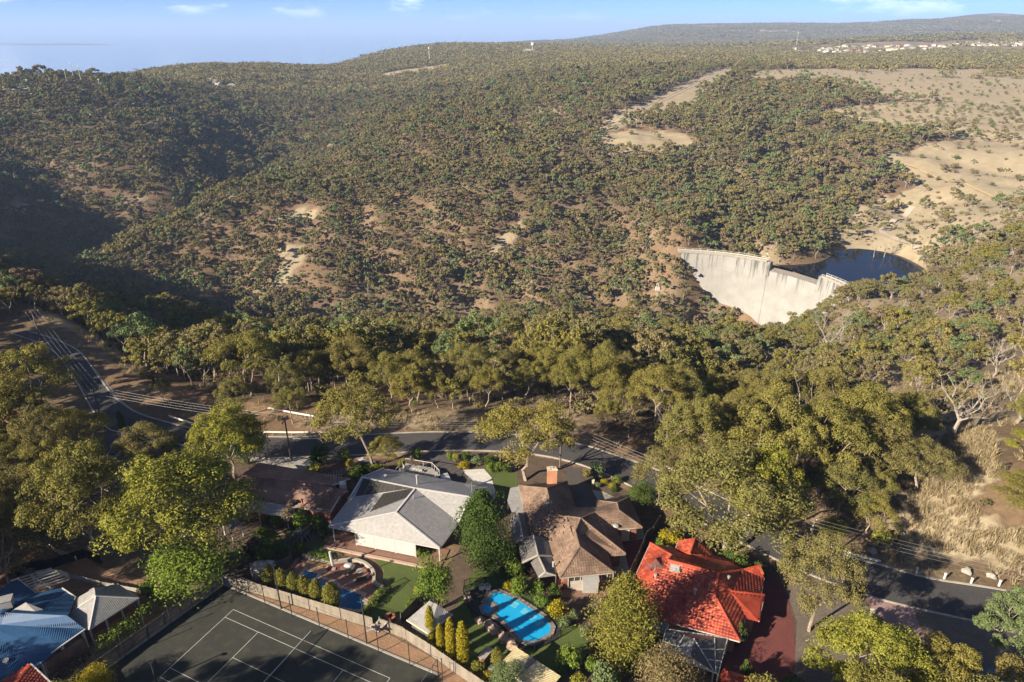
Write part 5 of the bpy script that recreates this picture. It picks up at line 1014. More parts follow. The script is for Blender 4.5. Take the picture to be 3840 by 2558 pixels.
pt = empty('shade_patio', (0,0,0), 'low dark flat roof between the golden conifer and the pergola', 'patio roof'); roof_base([[(15.7, 61.38, 2.45),(15.29, 59.6, 2.45),(17.94, 58.59, 2.45),(18.71, 60.12, 2.45)]], 'roof', M['polycarb'], pt, .06)
mb = MB().bar((15.69, 61.33, 2.5),(18.69, 60.07, 2.5),.1,.1).bar((18.69, 60.07, 2.5),(17.93, 58.54, 2.5),.1,.1); mb.build('frame', M['galv'], pt)
for p in ((15.35, 59.7, 2.4),(17.93, 58.68, 2.4),(16.64, 59.14, 2.4)): MB().box((p[0],p[1],1.2),(.1,.1,2.4)).build('post', M['galv'], pt)
ga = empty('garage', (0,0,0), 'red tiled garage roof at the bottom edge below the pergola', 'garage'); gp = [[(23.38, 53.64, 2.7),(21.97, 51.26, 2.7),(24.81, 49.69, 3.9),(23.68, 51.85, 3.6)],[(23.38, 53.64, 2.7),(23.68, 51.85, 3.6),(26.09, 52.01, 3.3),(27.24, 52.11, 2.7)],[(23.68, 51.85, 3.6),(24.81, 49.69, 3.9),(27.29, 50.63, 2.7),(26.09, 52.01, 3.3)]]
roof_base(gp, 'roof', M['tile_red'], ga); tiles(gp, M['tile_red'], ga, .36, .4); walls([(23.38, 53.64, 2.7),(21.97, 51.26, 2.7),(25.28, 50.63, 2.7),(27.29, 50.63, 2.7),(27.24, 52.11, 2.7)], 2.6, M['brick_orange'], ga, .5)

# --- long brown tiled house on the left
H1, H2, H3, H4 = (-41.61, 86.66, 4.8), (-30.99, 84.84, 4.9), (-26.83, 84.43, 4.3), (-27.13, 84.72, 4.4); HE1, HE2 = (-41.3, 93.13, 2.8), (-25.4, 88.52, 2.9)
HF1, HF2, HF3 = (-42.22, 84.27, 2.7), (-32.87, 82.22, 2.6), (-26.6, 80.68, 2.6); HG1, HG2 = (-25.71, 83.09, 3.6), (-27.19, 83.29, 3.7)
HBP = [[HE1,H1,H2,H4,HE2], [H1,HF1,HF3,HG1,HG2,H3,H2]]
hb_ = empty('house', (0,0,0), 'long house with a low dark brown tile roof behind the gums', 'house')
roof_base(HBP, 'roof', M['tile_dark'], hb_); tiles(HBP, M['tile_dark'], hb_, .34, .36); caps([(H1,H2),(H2,H4)], M['tile_dark'], hb_)
sp_ = [(-26.96, 84.83, 4),(-27.25, 83.74, 3.4),(-25.94, 83.79, 3),(-24.74, 85.05, 3.2)]; roof_base([sp_], 'side_roof', M['tile_dark'], hb_)
walls([HE1,H1,HF1,HF2,HF3,HG1,(-24.81, 85.32, 3),HE2], 2.55, M['brick'], hb_, .5); gable_wall([lift(HF3,-.1),lift(HG1,-.8),lift(HG1,-.1)], M['brick'], hb_)
gutters([(HE1,HE2),(HF1,HF3)], M['gutter'], hb_); mb = MB().bar(HF3,HG1,.12,.16).bar(HE2,H4,.12,.16); mb.build('bargeboard', M['white_paint'], hb_)
p = (-26.68, 84.77, 4.2); antenna(p[0],p[1],4.3,'large television antenna on the long brown roof', .2, 1.3)
p = (-30.97, 81.95, 3.2); flue(p[0],p[1],3.0,.9,'orange clay flue on the long brown roof', .11, 'pot'); p = (-32.47, 82.2, 3.2); flue(p[0],p[1],3.1,.3,'dark roof vent on the long brown roof', .25, 'black_metal')
p = (-25.92, 85.99, 3.3); tag(MB().box((p[0],p[1],3.4),(1.0,1.0,1.1),.3).build('air_conditioner', M['white_paint']), 'white air conditioner box at the end of the long brown roof', 'air conditioner')
ve = empty('verandah', (0,0,0), 'white verandah roof in front of the long brown tiled house', 'verandah'); vp = [[(-41.75, 84.27, 2.6),(-41.13, 82.22, 2.3),(-35.23, 80.5, 2.3),(-31.98, 80.13, 2.3),(-32.16, 81.97, 2.6)]]; shed_roof(ve, vp, M['roof_white'], .3)
for p in ((-39.31, 81.6, 2.3),(-37.31, 81.06, 2.3),(-32.96, 80.25, 2.3)): MB().box((p[0],p[1],1.15),(.14,.14,2.3)).build('post', M['white_paint'], ve)
gz = empty('garden_gazebo', (0,0,0), 'small dark square gazebo among trees left of the back lawn', 'gazebo'); ga_, gc = (-40.07, 78.58, 3.4), [(-41.77, 78.7, 2.3),(-39.94, 77.13, 2.3),(-39.02, 78.59, 2.3),(-40.84, 80.37, 2.3)]
roof_base([[ga_,gc[i],gc[(i+1)%4]] for i in range(4)], 'roof', M['roof_darkgrey'], gz, .06)
for p in gc: MB().box((p[0]*.99+ga_[0]*.01,p[1],1.15),(.14,.14,2.3)).build('post', M['white_paint'], gz)

# --- blue roofed house at bottom left
u = lambda *a: a
B1, B2, B3, B4 = (-61.94, 65.5, 4.4), (-59.35, 64.38, 3.2), (-63.67, 61.75, 4.4), (-60.6, 61.26, 3.3)
BLP = [[(-63.52, 67.17, 2.8),(-65.32, 64.16, 2.9),(-60.07, 59.58, 4.6),(-59.41, 64.53, 3)], [(-60.24, 64.3, 3),(-59.24, 59.99, 4.4),(-52.37, 59.7, 4.3),(-54.11, 63.86, 2.9),(-56.77, 65.47, 2.9)], [(-61.87, 58.97, 3.9),(-59.98, 59, 3.6),(-50.28, 59.06, 2.9),(-52.37, 59.7, 4.3),(-59.24, 59.99, 4.4),(-62.73, 60.42, 4.4)], [(-62.09, 59.13, 3.55),(-59.83, 55.63, 2.9),(-52.23, 55.76, 2.75),(-50.28, 59.04, 2.85)], [(-59.86, 55.67, 2.9),(-56.97, 51.25, 2.2),(-54.14, 51.87, 2.3),(-52.01, 55.51, 2.7),(-52.31, 55.76, 2.75)]]
bl = empty('house', (0,0,0), 'house with the large blue metal roof at the bottom left', 'house')
roof_base(BLP, 'roof', M['roof_blue'], bl, .12); ribs(BLP, M['roof_blue'], bl, .24, .03, .09)
dm = [[(-58.27, 61.44, 4.6),(-59.43, 60.66, 4.15),(-56.55, 60.4, 4.15)],[(-58.27, 61.44, 4.6),(-56.55, 60.4, 4.15),(-55.82, 60.85, 4)]]; roof_base(dm, 'dormer_roof', M['roof_grey'], bl, .06)
mb = MB().bar((-52.21, 55.72, 2.75),(-50.18, 59, 2.85),.14,.16).bar((-53.08, 60.62, 3.4),(-54.11, 63.88, 2.95),.12,.12).bar((-56.73, 65.42, 2.95),(-54.11, 63.88, 2.95),.12,.12).bar((-63.47, 67.12, 2.85),(-59.41, 64.53, 3),.12,.12); mb.build('gutter', M['white_paint'], bl)
MB().prism([(-64.45, 60.86, 0)[:2],(-50.3, 58.32, 2.8)[:2],(-52.03, 55.72, 2.8)[:2],(-53.24, 54.15, 2.4)[:2],(-54.4, 51.62, 2.4)[:2],(-56.8, 51.1, 2.4)[:2]], -.2, 2.2).build('wall', M['brick_brown'], bl)
a, b_ = V_((-50.21, 59.04, 2.8)), V_((-52.07, 55.61, 2.7)); t = (b_-a); t.z=0; t.normalize(); o_ = Vector((-t.y,t.x,0)); o_ = o_ if o_.x > 0 else -o_
for k in range(3): window(bl, a-o_*.25+t*(1.2+2.0*k), a-o_*.25+t*(2.8+2.0*k), .6, 2.1, o_[:2], panes=2)
for k in range(3): p = a+t*(.3+2.4*k)-o_*.2; MB().box((p.x,p.y,1.3),(.25,.25,2.6)).build('post', M['cream_paint'], bl)
p = (-60.65, 61.26, 4.9); e = empty('roof_cooler', (p[0],p[1],4.2), 'grey box cooler on the blue roof at the left edge', 'cooler', rz=.4); MB().box((0,0,.5),(1.7,1.2,1.0)).build('body', M['galv'], e); MB().box((0,0,1.04),(1.8,1.3,.08)).build('lid', M['roof_grey'], e)
p = (-56.52, 54.58, 2.9); flue(p[0],p[1],2.6,.3,'small white roof vent on the low blue roof', .2, 'white_paint')
gb = empty('garden_pavilion', (0,0,0), 'hipped grey corrugated pavilion joined to the blue roofed house', 'pavilion')
GA1, GA2 = (-50.53, 62.56, 4.5), (-51.53, 64.02, 4.3); GBP = [[GA1,(-53.58, 61.19, 2.8),(-49.81, 59.03, 2.7)],[GA1,(-49.81, 59.03, 2.7),(-46.38, 63.99, 2.7)],[GA1,(-46.38, 63.99, 2.7),(-50.37, 66.36, 2.7),GA2],[GA1,GA2,(-51.9, 64.5, 3.9),(-54.04, 63.75, 2.8),(-53.58, 61.19, 2.8)]]
roof_base(GBP, 'roof', M['roof_grey'], gb, .08); ribs(GBP, M['roof_grey'], gb, .2, .03, .08)
mb = MB()
for p in ((-53.58, 61.19, 2.8),(-49.81, 59.03, 2.7),(-46.38, 63.99, 2.7)): mb.bar(lift(GA1,.03),lift(p,.04),.16,.07)
mb.bar((-53.62, 61.24, 2.75),(-49.85, 59.08, 2.65),.12,.12).bar((-49.85, 59.08, 2.65),(-46.42, 64.04, 2.65),.12,.12).bar((-46.42, 64.04, 2.65),(-50.41, 66.41, 2.65),.12,.12); mb.build('ridge_flashing', M['white_paint'], gb)
for p in ((-49.89, 59.12, 2.6),(-48.75, 60.57, 2.6),(-47.7, 62.16, 2.6),(-46.5, 63.76, 2.6)): MB().box((p[0],p[1]+.1,1.3),(.16,.16,2.6)).build('post', M['galv'], gb)
mb = MB().prism([(-51.35, 59.76, 2.6)[:2],(-50, 59.76, 2.6)[:2],(-47.53, 63.53, 2.6)[:2],(-50.88, 65.17, 2.6)[:2]], 0, 1.1); mb.build('low_wall', M['brick'], gb)
rr = empty('house', (0,0,0), 'corner of a red tiled roof at the bottom left edge', 'house'); rp = [[(-53.08, 53.74, 3.4),(-55.98, 51.38, 2.7),(-53.21, 50.3, 3.4)],[(-53.08, 53.74, 3.4),(-53.21, 50.3, 3.4),(-48.32, 50.86, 2.7)]]; roof_base(rp, 'roof', M['tile_red'], rr); tiles(rp, M['tile_red'], rr, .34, .36); mb = MB().bar(rp[1][0],rp[1][2],.14,.14); mb.build('gutter', M['white_paint'], rr); MB().prism([(-53.63, 53.33, 2.5)[:2],(-55.3, 51.19, 2.5)[:2],(-49.95, 51.19, 2.5)[:2]],-.1,2.5).build('wall', M['brick'], rr)
pe = empty('timber_pergola', (0,0,0), 'white timber pergola beams behind the blue roof', 'pergola')
a, b_ = V_((-62.52, 68.09, 2.6)), V_((-58.35, 65.66, 2.6)); MB().bar(a,b_,.14,.22).build('beam', M['white_paint'], pe)
for k in range(7):
    p = a.lerp(b_, (k+.3)/7); d = Vector((1.9,1.15,0)); MB().bar(p-d+Vector((0,0,.17)), p+d+Vector((0,0,.17)), .08, .14).build('rafter', M['white_paint'], pe)
for p in (a.lerp(b_,.1), a.lerp(b_,.9)): MB().box((p.x,p.y,1.25),(.14,.14,2.5)).build('post', M['white_paint'], pe)
# --- gazebo by the fence, cream shed, outdoor kitchen
gh = empty('pool_gazebo', (0,0,0), 'grey hipped gazebo beside the golden pencil pines', 'gazebo'); A1, A2 = (-10.03, 62.26, 4), (-9.01, 61.79, 3.9); g_ = [(-12.64, 60.71, 2.5),(-9.85, 58.69, 2.5),(-7.19, 61.59, 2.5),(-8.84, 62.82, 2.9)]
GHP = [[A1,g_[0],g_[1]],[A1,g_[1],g_[2],A2],[A1,A2,(-8.87, 63.02, 2.7),(-10.05, 62.36, 3.9)]]; roof_base(GHP[:2], 'roof', M['roof_grey'], gh, .07); ribs(GHP[:2], M['roof_grey'], gh, .2, .03, .08)
roof_base([[A1,A2,(g_[2][0],g_[2][1],2.5),(g_[0][0]+ (g_[2][0]-g_[1][0]), g_[0][1]+(g_[2][1]-g_[1][1]),2.5)],[A1,(g_[0][0]+(g_[2][0]-g_[1][0]),g_[0][1]+(g_[2][1]-g_[1][1]),2.5),g_[0]]], 'back_roof', M['roof_grey'], gh, .07)
mb = MB().bar(g_[0],g_[1],.14,.16).bar(g_[1],g_[2],.14,.16); mb.build('gutter', M['cream_paint'], gh)
g3_ = (g_[0][0]+g_[2][0]-g_[1][0], g_[0][1]+g_[2][1]-g_[1][1]); MB().prism(inset([g_[0],g_[1],g_[2],g3_],.35),0,2.3).build('screen_wall', M['timber_dark'], gh)
cs_ = empty('garden_shed', (0,0,0), 'cream metal roofed shed with a skylight sheet at the bottom edge', 'shed'); s_ = [(0.45, 56.72, 2.6),(-0.95, 54.93, 2.6),(2.71, 51.98, 2.5),(3.9, 51.1, 2.4),(5.37, 52.96, 2.4)]
roof_base([s_], 'roof', M['roof_cream'], cs_, .08); ribs([s_], M['roof_cream'], cs_, .22, .025, .08); MB().prism(inset(s_,.3),-.1,2.35).build('wall', M['cream_paint'], cs_)
roof_base([[lift((1.94, 55.5, 2.6),.06),lift((1.35, 53.8, 2.6),.06),lift((1.66, 53.75, 2.55),.06),lift((2.72, 54.87, 2.55),.06)]], 'skylight_sheet', M['roof_darkgrey'], cs_, .04)
ok = empty('outdoor_kitchen', (0,0,0), 'brick outdoor kitchen benches with pale tops on the lower lawn', 'bench')
for nm, pp in (('bench',[(-2.84, 58.29, 1),(-3.98, 56.72, 1),(-3.22, 56.25, 1),(-2.16, 57.84, 1)]),('bench',[(-1.37, 57.28, 1),(-2.23, 57.28, 1),(-1.14, 56.29, 1),(-0.6, 56.84, 1)]),('bench',[(-2.44, 55.88, 0.8),(-2.86, 55.3, 0.8),(-2.17, 54.83, 0.8),(-1.78, 55.49, 0.8)])):
    o = MB().prism(inset(pp,.08),0,.92 if pp[0][2]>.9 else .72).build(nm, M['brick'], ok); MB().prism(pp,pp[0][2]-.07,pp[0][2]).build('top', M['concrete'], o)
# --- roofs half hidden among the gums on the left
for l, c, pts in (('red tiled roof half hidden by gums left of the truck','tile_red',[(-82.89, 98.14, 4.2),(-82.44, 94.13, 2.8),(-74.42, 91.12, 2.8),(-76.93, 96.92, 3.4)]),('white metal shed roof half hidden by gums at the left','roof_white',[(-80.72, 93.83, 3),(-79.29, 89.57, 2.7),(-77.41, 88.86, 2.7),(-78.17, 92.82, 3)]),('small red roof at the left edge below the road','tile_red',[(-94.26, 109.54, 3.5),(-94.38, 106.91, 2.8),(-89.41, 105.98, 2.8),(-90.25, 108.26, 3.4)])):
    e = empty('hidden_house', (0,0,0), l, 'house'); roof_base([pts], 'roof', M[c], e); MB().prism(inset(pts,.6),-.1,2.6).build('wall', M['brick'], e)
    if c == 'tile_red': tiles([pts], M[c], e, .36, .4)
# ------------------------------------------------------------------ tennis court
CA_, CB_, CD_ = Vector((-38.25, 69.02, 0)[:2]), Vector((-8.27, 55.04, 0)[:2]), Vector((-45.85, 57.21, 0)[:2]); CC_ = CB_+(CD_-CA_)
CE_, CF_ = CD_+(CD_-CA_)*.25, CC_+(CC_-CB_)*.25
sheet('tennis_court', [CA_,CB_,CF_,CE_], M['court'], .05)
O1 = Vector((-35.38, 64.72, 0)[:2]); e1 = (Vector((-13.9, 54.65, 0)[:2])-O1).normalized(); e2 = Vector((e1.y,-e1.x))
if e2.y > 0: e2 = -e2
def cp(a, b_): return O1+e1*a+e2*b_
mb = MB(); LW = .065
for a, b_ in (((0,0),(23.77,0)),((0,10.97),(23.77,10.97)),((0,0),(0,10.97)),((23.77,0),(23.77,10.97)),((0,1.37),(23.77,1.37)),((0,9.6),(23.77,9.6)),((5.485,1.37),(5.485,9.6)),((18.285,1.37),(18.285,9.6)),((5.485,5.485),(18.285,5.485))):
    p, q = cp(*a), cp(*b_); t = (q-p).normalized(); p -= t*LW/2; q += t*LW/2; z_ = .056 + .0005*len(mb.f); ribbon([p,q], LW, z_, mb)
tag(mb.build('court_lines', M['line']), kind='structure')
net = empty('tennis_net', (0,0,0), 'tennis net with white top band across the court', 'tennis net'); a, b_ = cp(11.885,-.91), cp(11.885,11.88)
for p in (a, b_): MB().tube([(p.x,p.y,0),(p.x,p.y,1.12)],.05,8).build('post', M['dark_green_metal'], net)
mb = MB()
for k in range(13): z = .1+k*.075; mb.bar((a.x,a.y,z),(b_.x,b_.y,z),.012,.012)
for k in range(64): p = a.lerp(b_, k/63); mb.bar((p.x,p.y,.08),(p.x,p.y,1.02),.012,.012)
tag(mb.build('mesh_netting', M['black_metal'], net), kind='stuff'); mb = MB().bar((a.x,a.y,1.04),(b_.x,b_.y,1.04),.05,.09); mb.build('top_band', M['line'], net)
def fence(name, label, pts, h, mat, rail, pw=2.4, cat='fence', z0=0.0, gap=.02):
    "paling fence: rails, posts and palings, one part for each panel"
    root = empty(name, (pts[0][0],pts[0][1],0), label, cat); root.location = (0,0,0)
    rg = np.random.default_rng(len(label))
    for a, b_ in zip(pts, pts[1:]):
        a = Vector((a[0],a[1])); b_ = Vector((b_[0],b_[1])); L = (b_-a).length; n = max(1, round(L/pw)); t = (b_-a).normalized(); ang = math.atan2(t.y,t.x)
        for k in range(n):
            s0 = L*k/n; l = L/n; m = max(3, int(l/.15)); mb = MB()
            hp = h + rg.uniform(-.04,.04)
            for j in range(m):
                c = a+t*(s0+l*(j+.5)/m); hh = hp+rg.uniform(-.03,.03); mb.box((c.x,c.y,z0+hh/2),(l/m-gap,.022+.008*(j%2),hh),ang+rg.uniform(-.01,.01))
            mb.build('panel', M[mat], root)
            p = a+t*s0; MB().box((p.x-t.y*.06,p.y+t.x*.06,z0+h/2),(.11,.10,h+.05),ang).build('post', M[rail], root)
        n_ = Vector((-t.y,t.x))*.05
        for z in (.35, h-.3): mb = MB().bar((a.x+n_.x,a.y+n_.y,z0+z),(b_.x+n_.x,b_.y+n_.y,z0+z),.05,.09); mb.build('rail', M[rail], root)
    return root
fence('paling_fence', 'long weathered paling fence behind the tennis court and pools', [(-38.36, 69.02, 0),(-35.85, 68.36, 0),(-27.72, 65.51, 0),(-21.4, 63.25, 0),(-17.06, 61.75, 0)], 1.8, 'timber', 'timber_dark')
fence('paling_fence', 'weathered paling fence curving past the golden pencil pines', [(-16.15, 61.63, 0),(-13.18, 60.33, 0),(-9.34, 57.62, 0),(-6.5, 55.36, 0),(-2.78, 52.53, 0),(-0.58, 50.77, 0)], 1.8, 'timber', 'timber_dark')
fence('side_fence', 'dark boarded fence along the left side of the tennis court', [(-38.45, 68.88, 0),(-41.7, 64.07, 0),(-44, 60.49, 0),(-45.99, 57.47, 0),(-47.93, 54.27, 0),(-49.23, 51.42, 0)], 1.9, 'timber_dark', 'timber_dark')
fence('boundary_fence', 'grey timber fence between the two lawns left of the pool', [(-29.3, 79.59, 0),(-29.98, 77.51, 0),(-30.7, 75.73, 0),(-30.58, 72.82, 0),(-32.06, 71.63, 0)], 1.5, 'timber_dark', 'timber_dark')
fence('boundary_fence', 'timber fence running from the gazebo to the leafy tree', [(-13.68, 62.61, 0),(-12.51, 64.44, 0),(-11.35, 66.82, 0)], 1.6, 'timber_dark', 'timber_dark')
fence('boundary_fence', 'brush fence between the brown and red roofed houses', [(21.88, 81, 0),(20.41, 78.56, 0),(19.38, 77.65, 0),(17.43, 73.33, 0),(15.75, 70.11, 0),(15.17, 68.58, 0)], 1.8, 'timber_dark', 'timber_dark')
fence('boundary_fence', 'short pale paling fence beside the brown house front corner', [(12.97, 69.8, 0),(15.81, 69.8, 0)], 1.7, 'timber', 'timber_dark')
fence('boundary_fence', 'low timber fence below the golden conifer at the bottom', [(10.06, 59.8, 0),(8.87, 57.51, 0),(7.63, 55.49, 0),(6.86, 54, 0)], 1.2, 'timber_dark', 'timber_dark')
fence('retaining_wall', 'pale curved sheet retaining wall in the bare yard behind the blue roof', [(-63.69, 70.36, 0),(-62.1, 70.89, 0),(-60.6, 70.62, 0),(-59.4, 70.23, 0)], 1.0, 'cream_paint', 'cream_paint', cat='wall', gap=.004)
fence('retaining_wall', 'long pale sleeper wall behind the grey pavilion', [(-59.4, 70.23, 0),(-54.68, 68.94, 0),(-50.35, 67.86, 0),(-45.69, 67.06, 0)], .8, 'concrete', 'concrete', cat='wall', gap=.004)
fence('garden_wall', 'pale curved garden wall below the wattle bush at the left', [(-67.98, 76.91, 0),(-65.31, 75.74, 0),(-62.72, 74.37, 0),(-60.3, 73.48, 0)], .9, 'cream_paint', 'cream_paint', cat='wall', gap=.004)
fence('dark_screen', 'dark shade cloth fence at the back of the bare yard', [(-66.64, 70.46, 0),(-65.16, 71.73, 0),(-62.64, 72.16, 0),(-61.3, 73.03, 0),(-59.43, 74.15, 0),(-56.61, 73.03, 0)], 1.6, 'black_metal', 'timber_dark', gap=.0)
# tall posts and wires round the court
def court_posts(a, b_, n, h, nm, lab, grp):
    for k in range(n):
        p = Vector(a[:2]).lerp(Vector(b_[:2]), k/(n-1)); e = MB().tube([(p.x,p.y,0),(p.x,p.y,h)],.05,6).box((p.x,p.y,h+.03),(.14,.14,.05)).build(nm, M['dark_green_metal']); tag(e, lab, 'post', grp)
court_posts((-35.43, 67.19, 0), (-7.85, 54.37, 0), 8, 3.4, 'fence_post', 'thin tall steel post along the paling fence side of the court', 'court posts by the paling fence')
court_posts((-38.94, 67.28, 0), (-45.44, 57.62, 0), 5, 3.4, 'fence_post', 'thin tall steel post along the dark side fence of the court', 'court posts by the side fence')
def wire(a, b_, label, sag=.0, r=.03, grp=None, cat='wire', mat='dark_green_metal', n=10, name='wire'):
    a = Vector(a); b_ = Vector(b_); pts = [tuple(a.lerp(b_, k/n)-Vector((0,0,sag*4*(k/n)*(1-k/n)))) for k in range(n+1)]
    return tag(MB().tube(pts, r, 4).build(name, M[mat]), label, cat, grp)
wire((*(-38.14, 68.45, 0)[:2],3.4), (*(-7.85, 54.37, 0)[:2],3.4), 'top rail wire of the court fence above the palings', r=.022, mat='dark_green_metal', n=2)
wire((*(-38.19, 68.22, 0)[:2],3.4), (*(-45.44, 57.62, 0)[:2],3.4), 'top rail wire of the court fence on the left side', r=.022, mat='dark_green_metal', n=2)
for spec, l in (((-29.3, 64.8, 7.3, 0.1),'tall court light pole left of the clipped conifers'),((-17.4, 59.4, 7.5, 0.1),'tall court light pole near the end of the dark blue pool'),((-40, 54, 3.4, 0.1),'dark pole at the bottom edge of the tennis court')):
    x, y, h, w = spec; e = empty('court_light_pole', (x,y,0), l, 'light pole'); MB().tube([(0,0,0),(0,0,h)],[.10,.07],8).build('pole', M['dark_green_metal'], e); MB().box((.1,-.1,h+.02),(.5,.3,.10)).build('lamp_head', M['black_metal'], e)
gt = empty('court_gate', (0,0,0), 'open steel frame gate at the bottom of the court fence', 'gate'); a, b_ = (-11.05, 52.4, 0), (-8.3, 54.37, 0); mb = MB(); mb.bar((*a[:2],0),(*b_[:2],3.4),.06,.06).bar((*b_[:2],0),(*b_[:2],3.4),.08,.08).bar((*(-8.93, 54.62, 0)[:2],0),(*(-8.93, 54.62, 0)[:2],2.2),.06,.06).bar((*(-8.93, 54.62, 0)[:2],2.2),(*b_[:2],2.2),.06,.06); mb.build('frame', M['dark_green_metal'], gt)
sheet('court_verge', [(-38.3, 68.88, 0),(-17.03, 61.63, 0),(-16.02, 61.46, 0),(-9.32, 57.47, 0),(-2.65, 52.4, 0),(-6.46, 52.07, 0),(-8.27, 54.97, 0),(-38.22, 68.93, 0)], M['dirt'], .046)
mb = MB(); ribbon([CA_, CB_], .25, 0.0, mb, .14); tag(mb.build('kerb', M['concrete']), kind='structure')
mb = MB(); ribbon([CA_, CE_], .25, 0.0, mb, .14); tag(mb.build('kerb', M['concrete']), kind='structure')
# tree stump by the fence
x, y, _z = (-16.46, 61.14, 0); mb = MB(); rg = np.random.default_rng(4)
for k in range(9): a = k*.7; branch(mb, (math.cos(a)*.2,math.sin(a)*.2,.9), (math.cos(a)*rg.uniform(.7,1.5),math.sin(a)*rg.uniform(.7,1.5),rg.uniform(.0,1.9)), .34, .08, rg, 3, .1)
o = mb.build('tree_stump', M['bark_white']); o.location = (x,y,0); tag(o, 'gnarled grey tree stump leaning on the paling fence', 'stump')
# ------------------------------------------------------------------ pools
def pool(name, label, water, coping, wmat, cmat, cw=.45, z=.10):
    e = empty(name, (0,0,0), label, 'swimming pool'); out = inset(water, -cw); P = ccw([p[:2] for p in water])
    n = len(P); cm_ = MB()
    for i in range(n):
        j = (i+1)%n; L = (Vector(P[j])-Vector(P[i])).length; m = max(1, int(L/.55))
        for k in range(m):
            f0, f1 = k/m+.012, (k+1)/m-.012; a, b_ = Vector(P[i]).lerp(Vector(P[j]),f0), Vector(P[i]).lerp(Vector(P[j]),f1); c, d = Vector(out[i]).lerp(Vector(out[j]),f0), Vector(out[i]).lerp(Vector(out[j]),f1)
            q = MB(); q.hexa([(*c,0),(*d,0),(*b_,0),(*a,0)], [(*c,z+.02),(*d,z+.02),(*b_,z+.02),(*a,z+.02)]); q.build('coping_stone', cmat, e)
    MB().poly([(*p,z-.035) for p in P]).build('water', wmat, e); return e
W1 = [(-28.1, 71.54, 0),(-26.27, 70.96, 0),(-26.34, 70.19, 0),(-23.81, 69.44, 0),(-22.89, 68.43, 0),(-19.51, 67.16, 0),(-19.6, 66.28, 0),(-18.87, 65.93, 0),(-19.29, 64.73, 0),(-20.07, 64.73, 0),(-21.72, 65.07, 0),(-23.64, 65.93, 0),(-25.87, 67.34, 0),(-27.86, 69.16, 0),(-28.42, 70.67, 0)]
sheet('pool_deck', [(-29.2, 74.23, 0),(-25.07, 72.92, 0),(-22.62, 73.42, 0),(-21.15, 73.22, 0),(-19.67, 72.22, 0),(-18.58, 70.86, 0),(-18.4, 69.16, 0),(-17.01, 68.24, 0),(-18.34, 64.56, 0),(-19.37, 64.48, 0),(-25.63, 66.46, 0),(-27.84, 68.61, 0),(-30.4, 71.25, 0),(-30.16, 73.82, 0)], M['paving_terracotta'], .044)
sheet('pool_deck', [(-28.93, 73.52, 0),(-25.28, 72.62, 0),(-25.08, 71.25, 0),(-25.73, 71.05, 0),(-28.23, 72.02, 0),(-28.91, 72.42, 0)], M['paving_sand'], .050)
sheet('pool_deck_border', [(-25.25, 72.52, 0),(-23.65, 72.92, 0),(-22.56, 73.18, 0),(-21.09, 72.92, 0),(-19.78, 72.02, 0),(-18.93, 70.86, 0),(-18.71, 68.98, 0),(-19.39, 68.61, 0),(-19.1, 70.67, 0),(-19.86, 71.73, 0),(-21.16, 72.58, 0),(-22.77, 72.82, 0),(-23.53, 72.42, 0),(-23.49, 71.63, 0),(-23.76, 70.96, 0),(-25.32, 71.63, 0)], M['paving_red'], .052)
sheet('pool_deck_border', [(-29.34, 74.23, 0),(-28.93, 74.03, 0),(-30.03, 71.44, 0),(-30.42, 71.34, 0)], M['paving_red'], .053)
pool('swimming_pool', 'dark blue swimming pool with stepped outline on the terracotta deck', W1, None, M['pool_deep'], M['coping'], .5)
W2 = [(-3.24, 66.09, 0),(-2.5, 67.31, 0),(-1.76, 67.61, 0),(0.47, 66.38, 0),(2.45, 64.79, 0),(4.18, 63.18, 0),(4.83, 61.84, 0),(4.51, 60.86, 0),(2.75, 59.75, 0),(1.8, 59.69, 0),(0.95, 60.11, 0),(0.27, 61.18, 0),(-0.79, 62.61, 0),(-1.96, 63.63, 0),(-1.9, 65.14, 0),(-2.46, 65.73, 0)]
p2 = pool('swimming_pool', 'bright blue kidney shaped pool with dark stone edge', W2, None, M['pool_blue'], M['slate'], .55, .16)
for a, b_ in (((0.37, 66.09, 0),(1.01, 65.61, 0)),((1.64, 65.02, 0),(2.26, 64.48, 0)),((2.88, 63.98, 0),(3.18, 63.4, 0)),((3.82, 62.95, 0),(4.08, 62.39, 0))):
    a = Vector(a[:2]); b_ = Vector(b_[:2]); t = (b_-a).normalized(); n = Vector((t.y,-t.x)); n = n if n.y < 0 else -n; MB().hexa([(*(a),.128),(*(b_),.128),(*(b_+n*1.0),.128),(*(a+n*1.0),.128)], [(*(a),.136),(*(b_),.136),(*(b_+n*.9),.136),(*(a+n*.9),.136)]).build('step', M['pool_step'], p2)
W3 = [(-3.8, 65.02, 0),(-3.45, 65.38, 0),(-2.64, 65.57, 0),(-2.08, 65.14, 0),(-2.15, 64.44, 0),(-2.95, 63.98, 0),(-3.5, 64.21, 0)]
pool('spa_pool', 'small six sided blue spa beside the kidney shaped pool', W3, None, M['pool_blue'], M['slate'], .4, .18)
def bar_fence(name, label, pts, h=1.2):
    e = empty(name, (0,0,0), label, 'fence'); mb = MB()
    for a, b_ in zip(pts, pts[1:]):
        a = Vector(a[:2]); b_ = Vector(b_[:2]); L = (b_-a).length; n = int(L/.14)
        for k in range(n): p = a.lerp(b_, (k+.5)/n); mb.box((p.x,p.y,h/2+.05),(.02,.02,h-.1))
        for z in (.12, h): q = MB().bar((*a,z),(*b_,z),.04,.04); q.build('rail', M['black_metal'], e)
        MB().box((a.x,a.y,h/2+.05),(.06,.06,h+.1)).build('post', M['black_metal'], e)
    tag(mb.build('balusters', M['black_metal'], e), kind='stuff'); return e
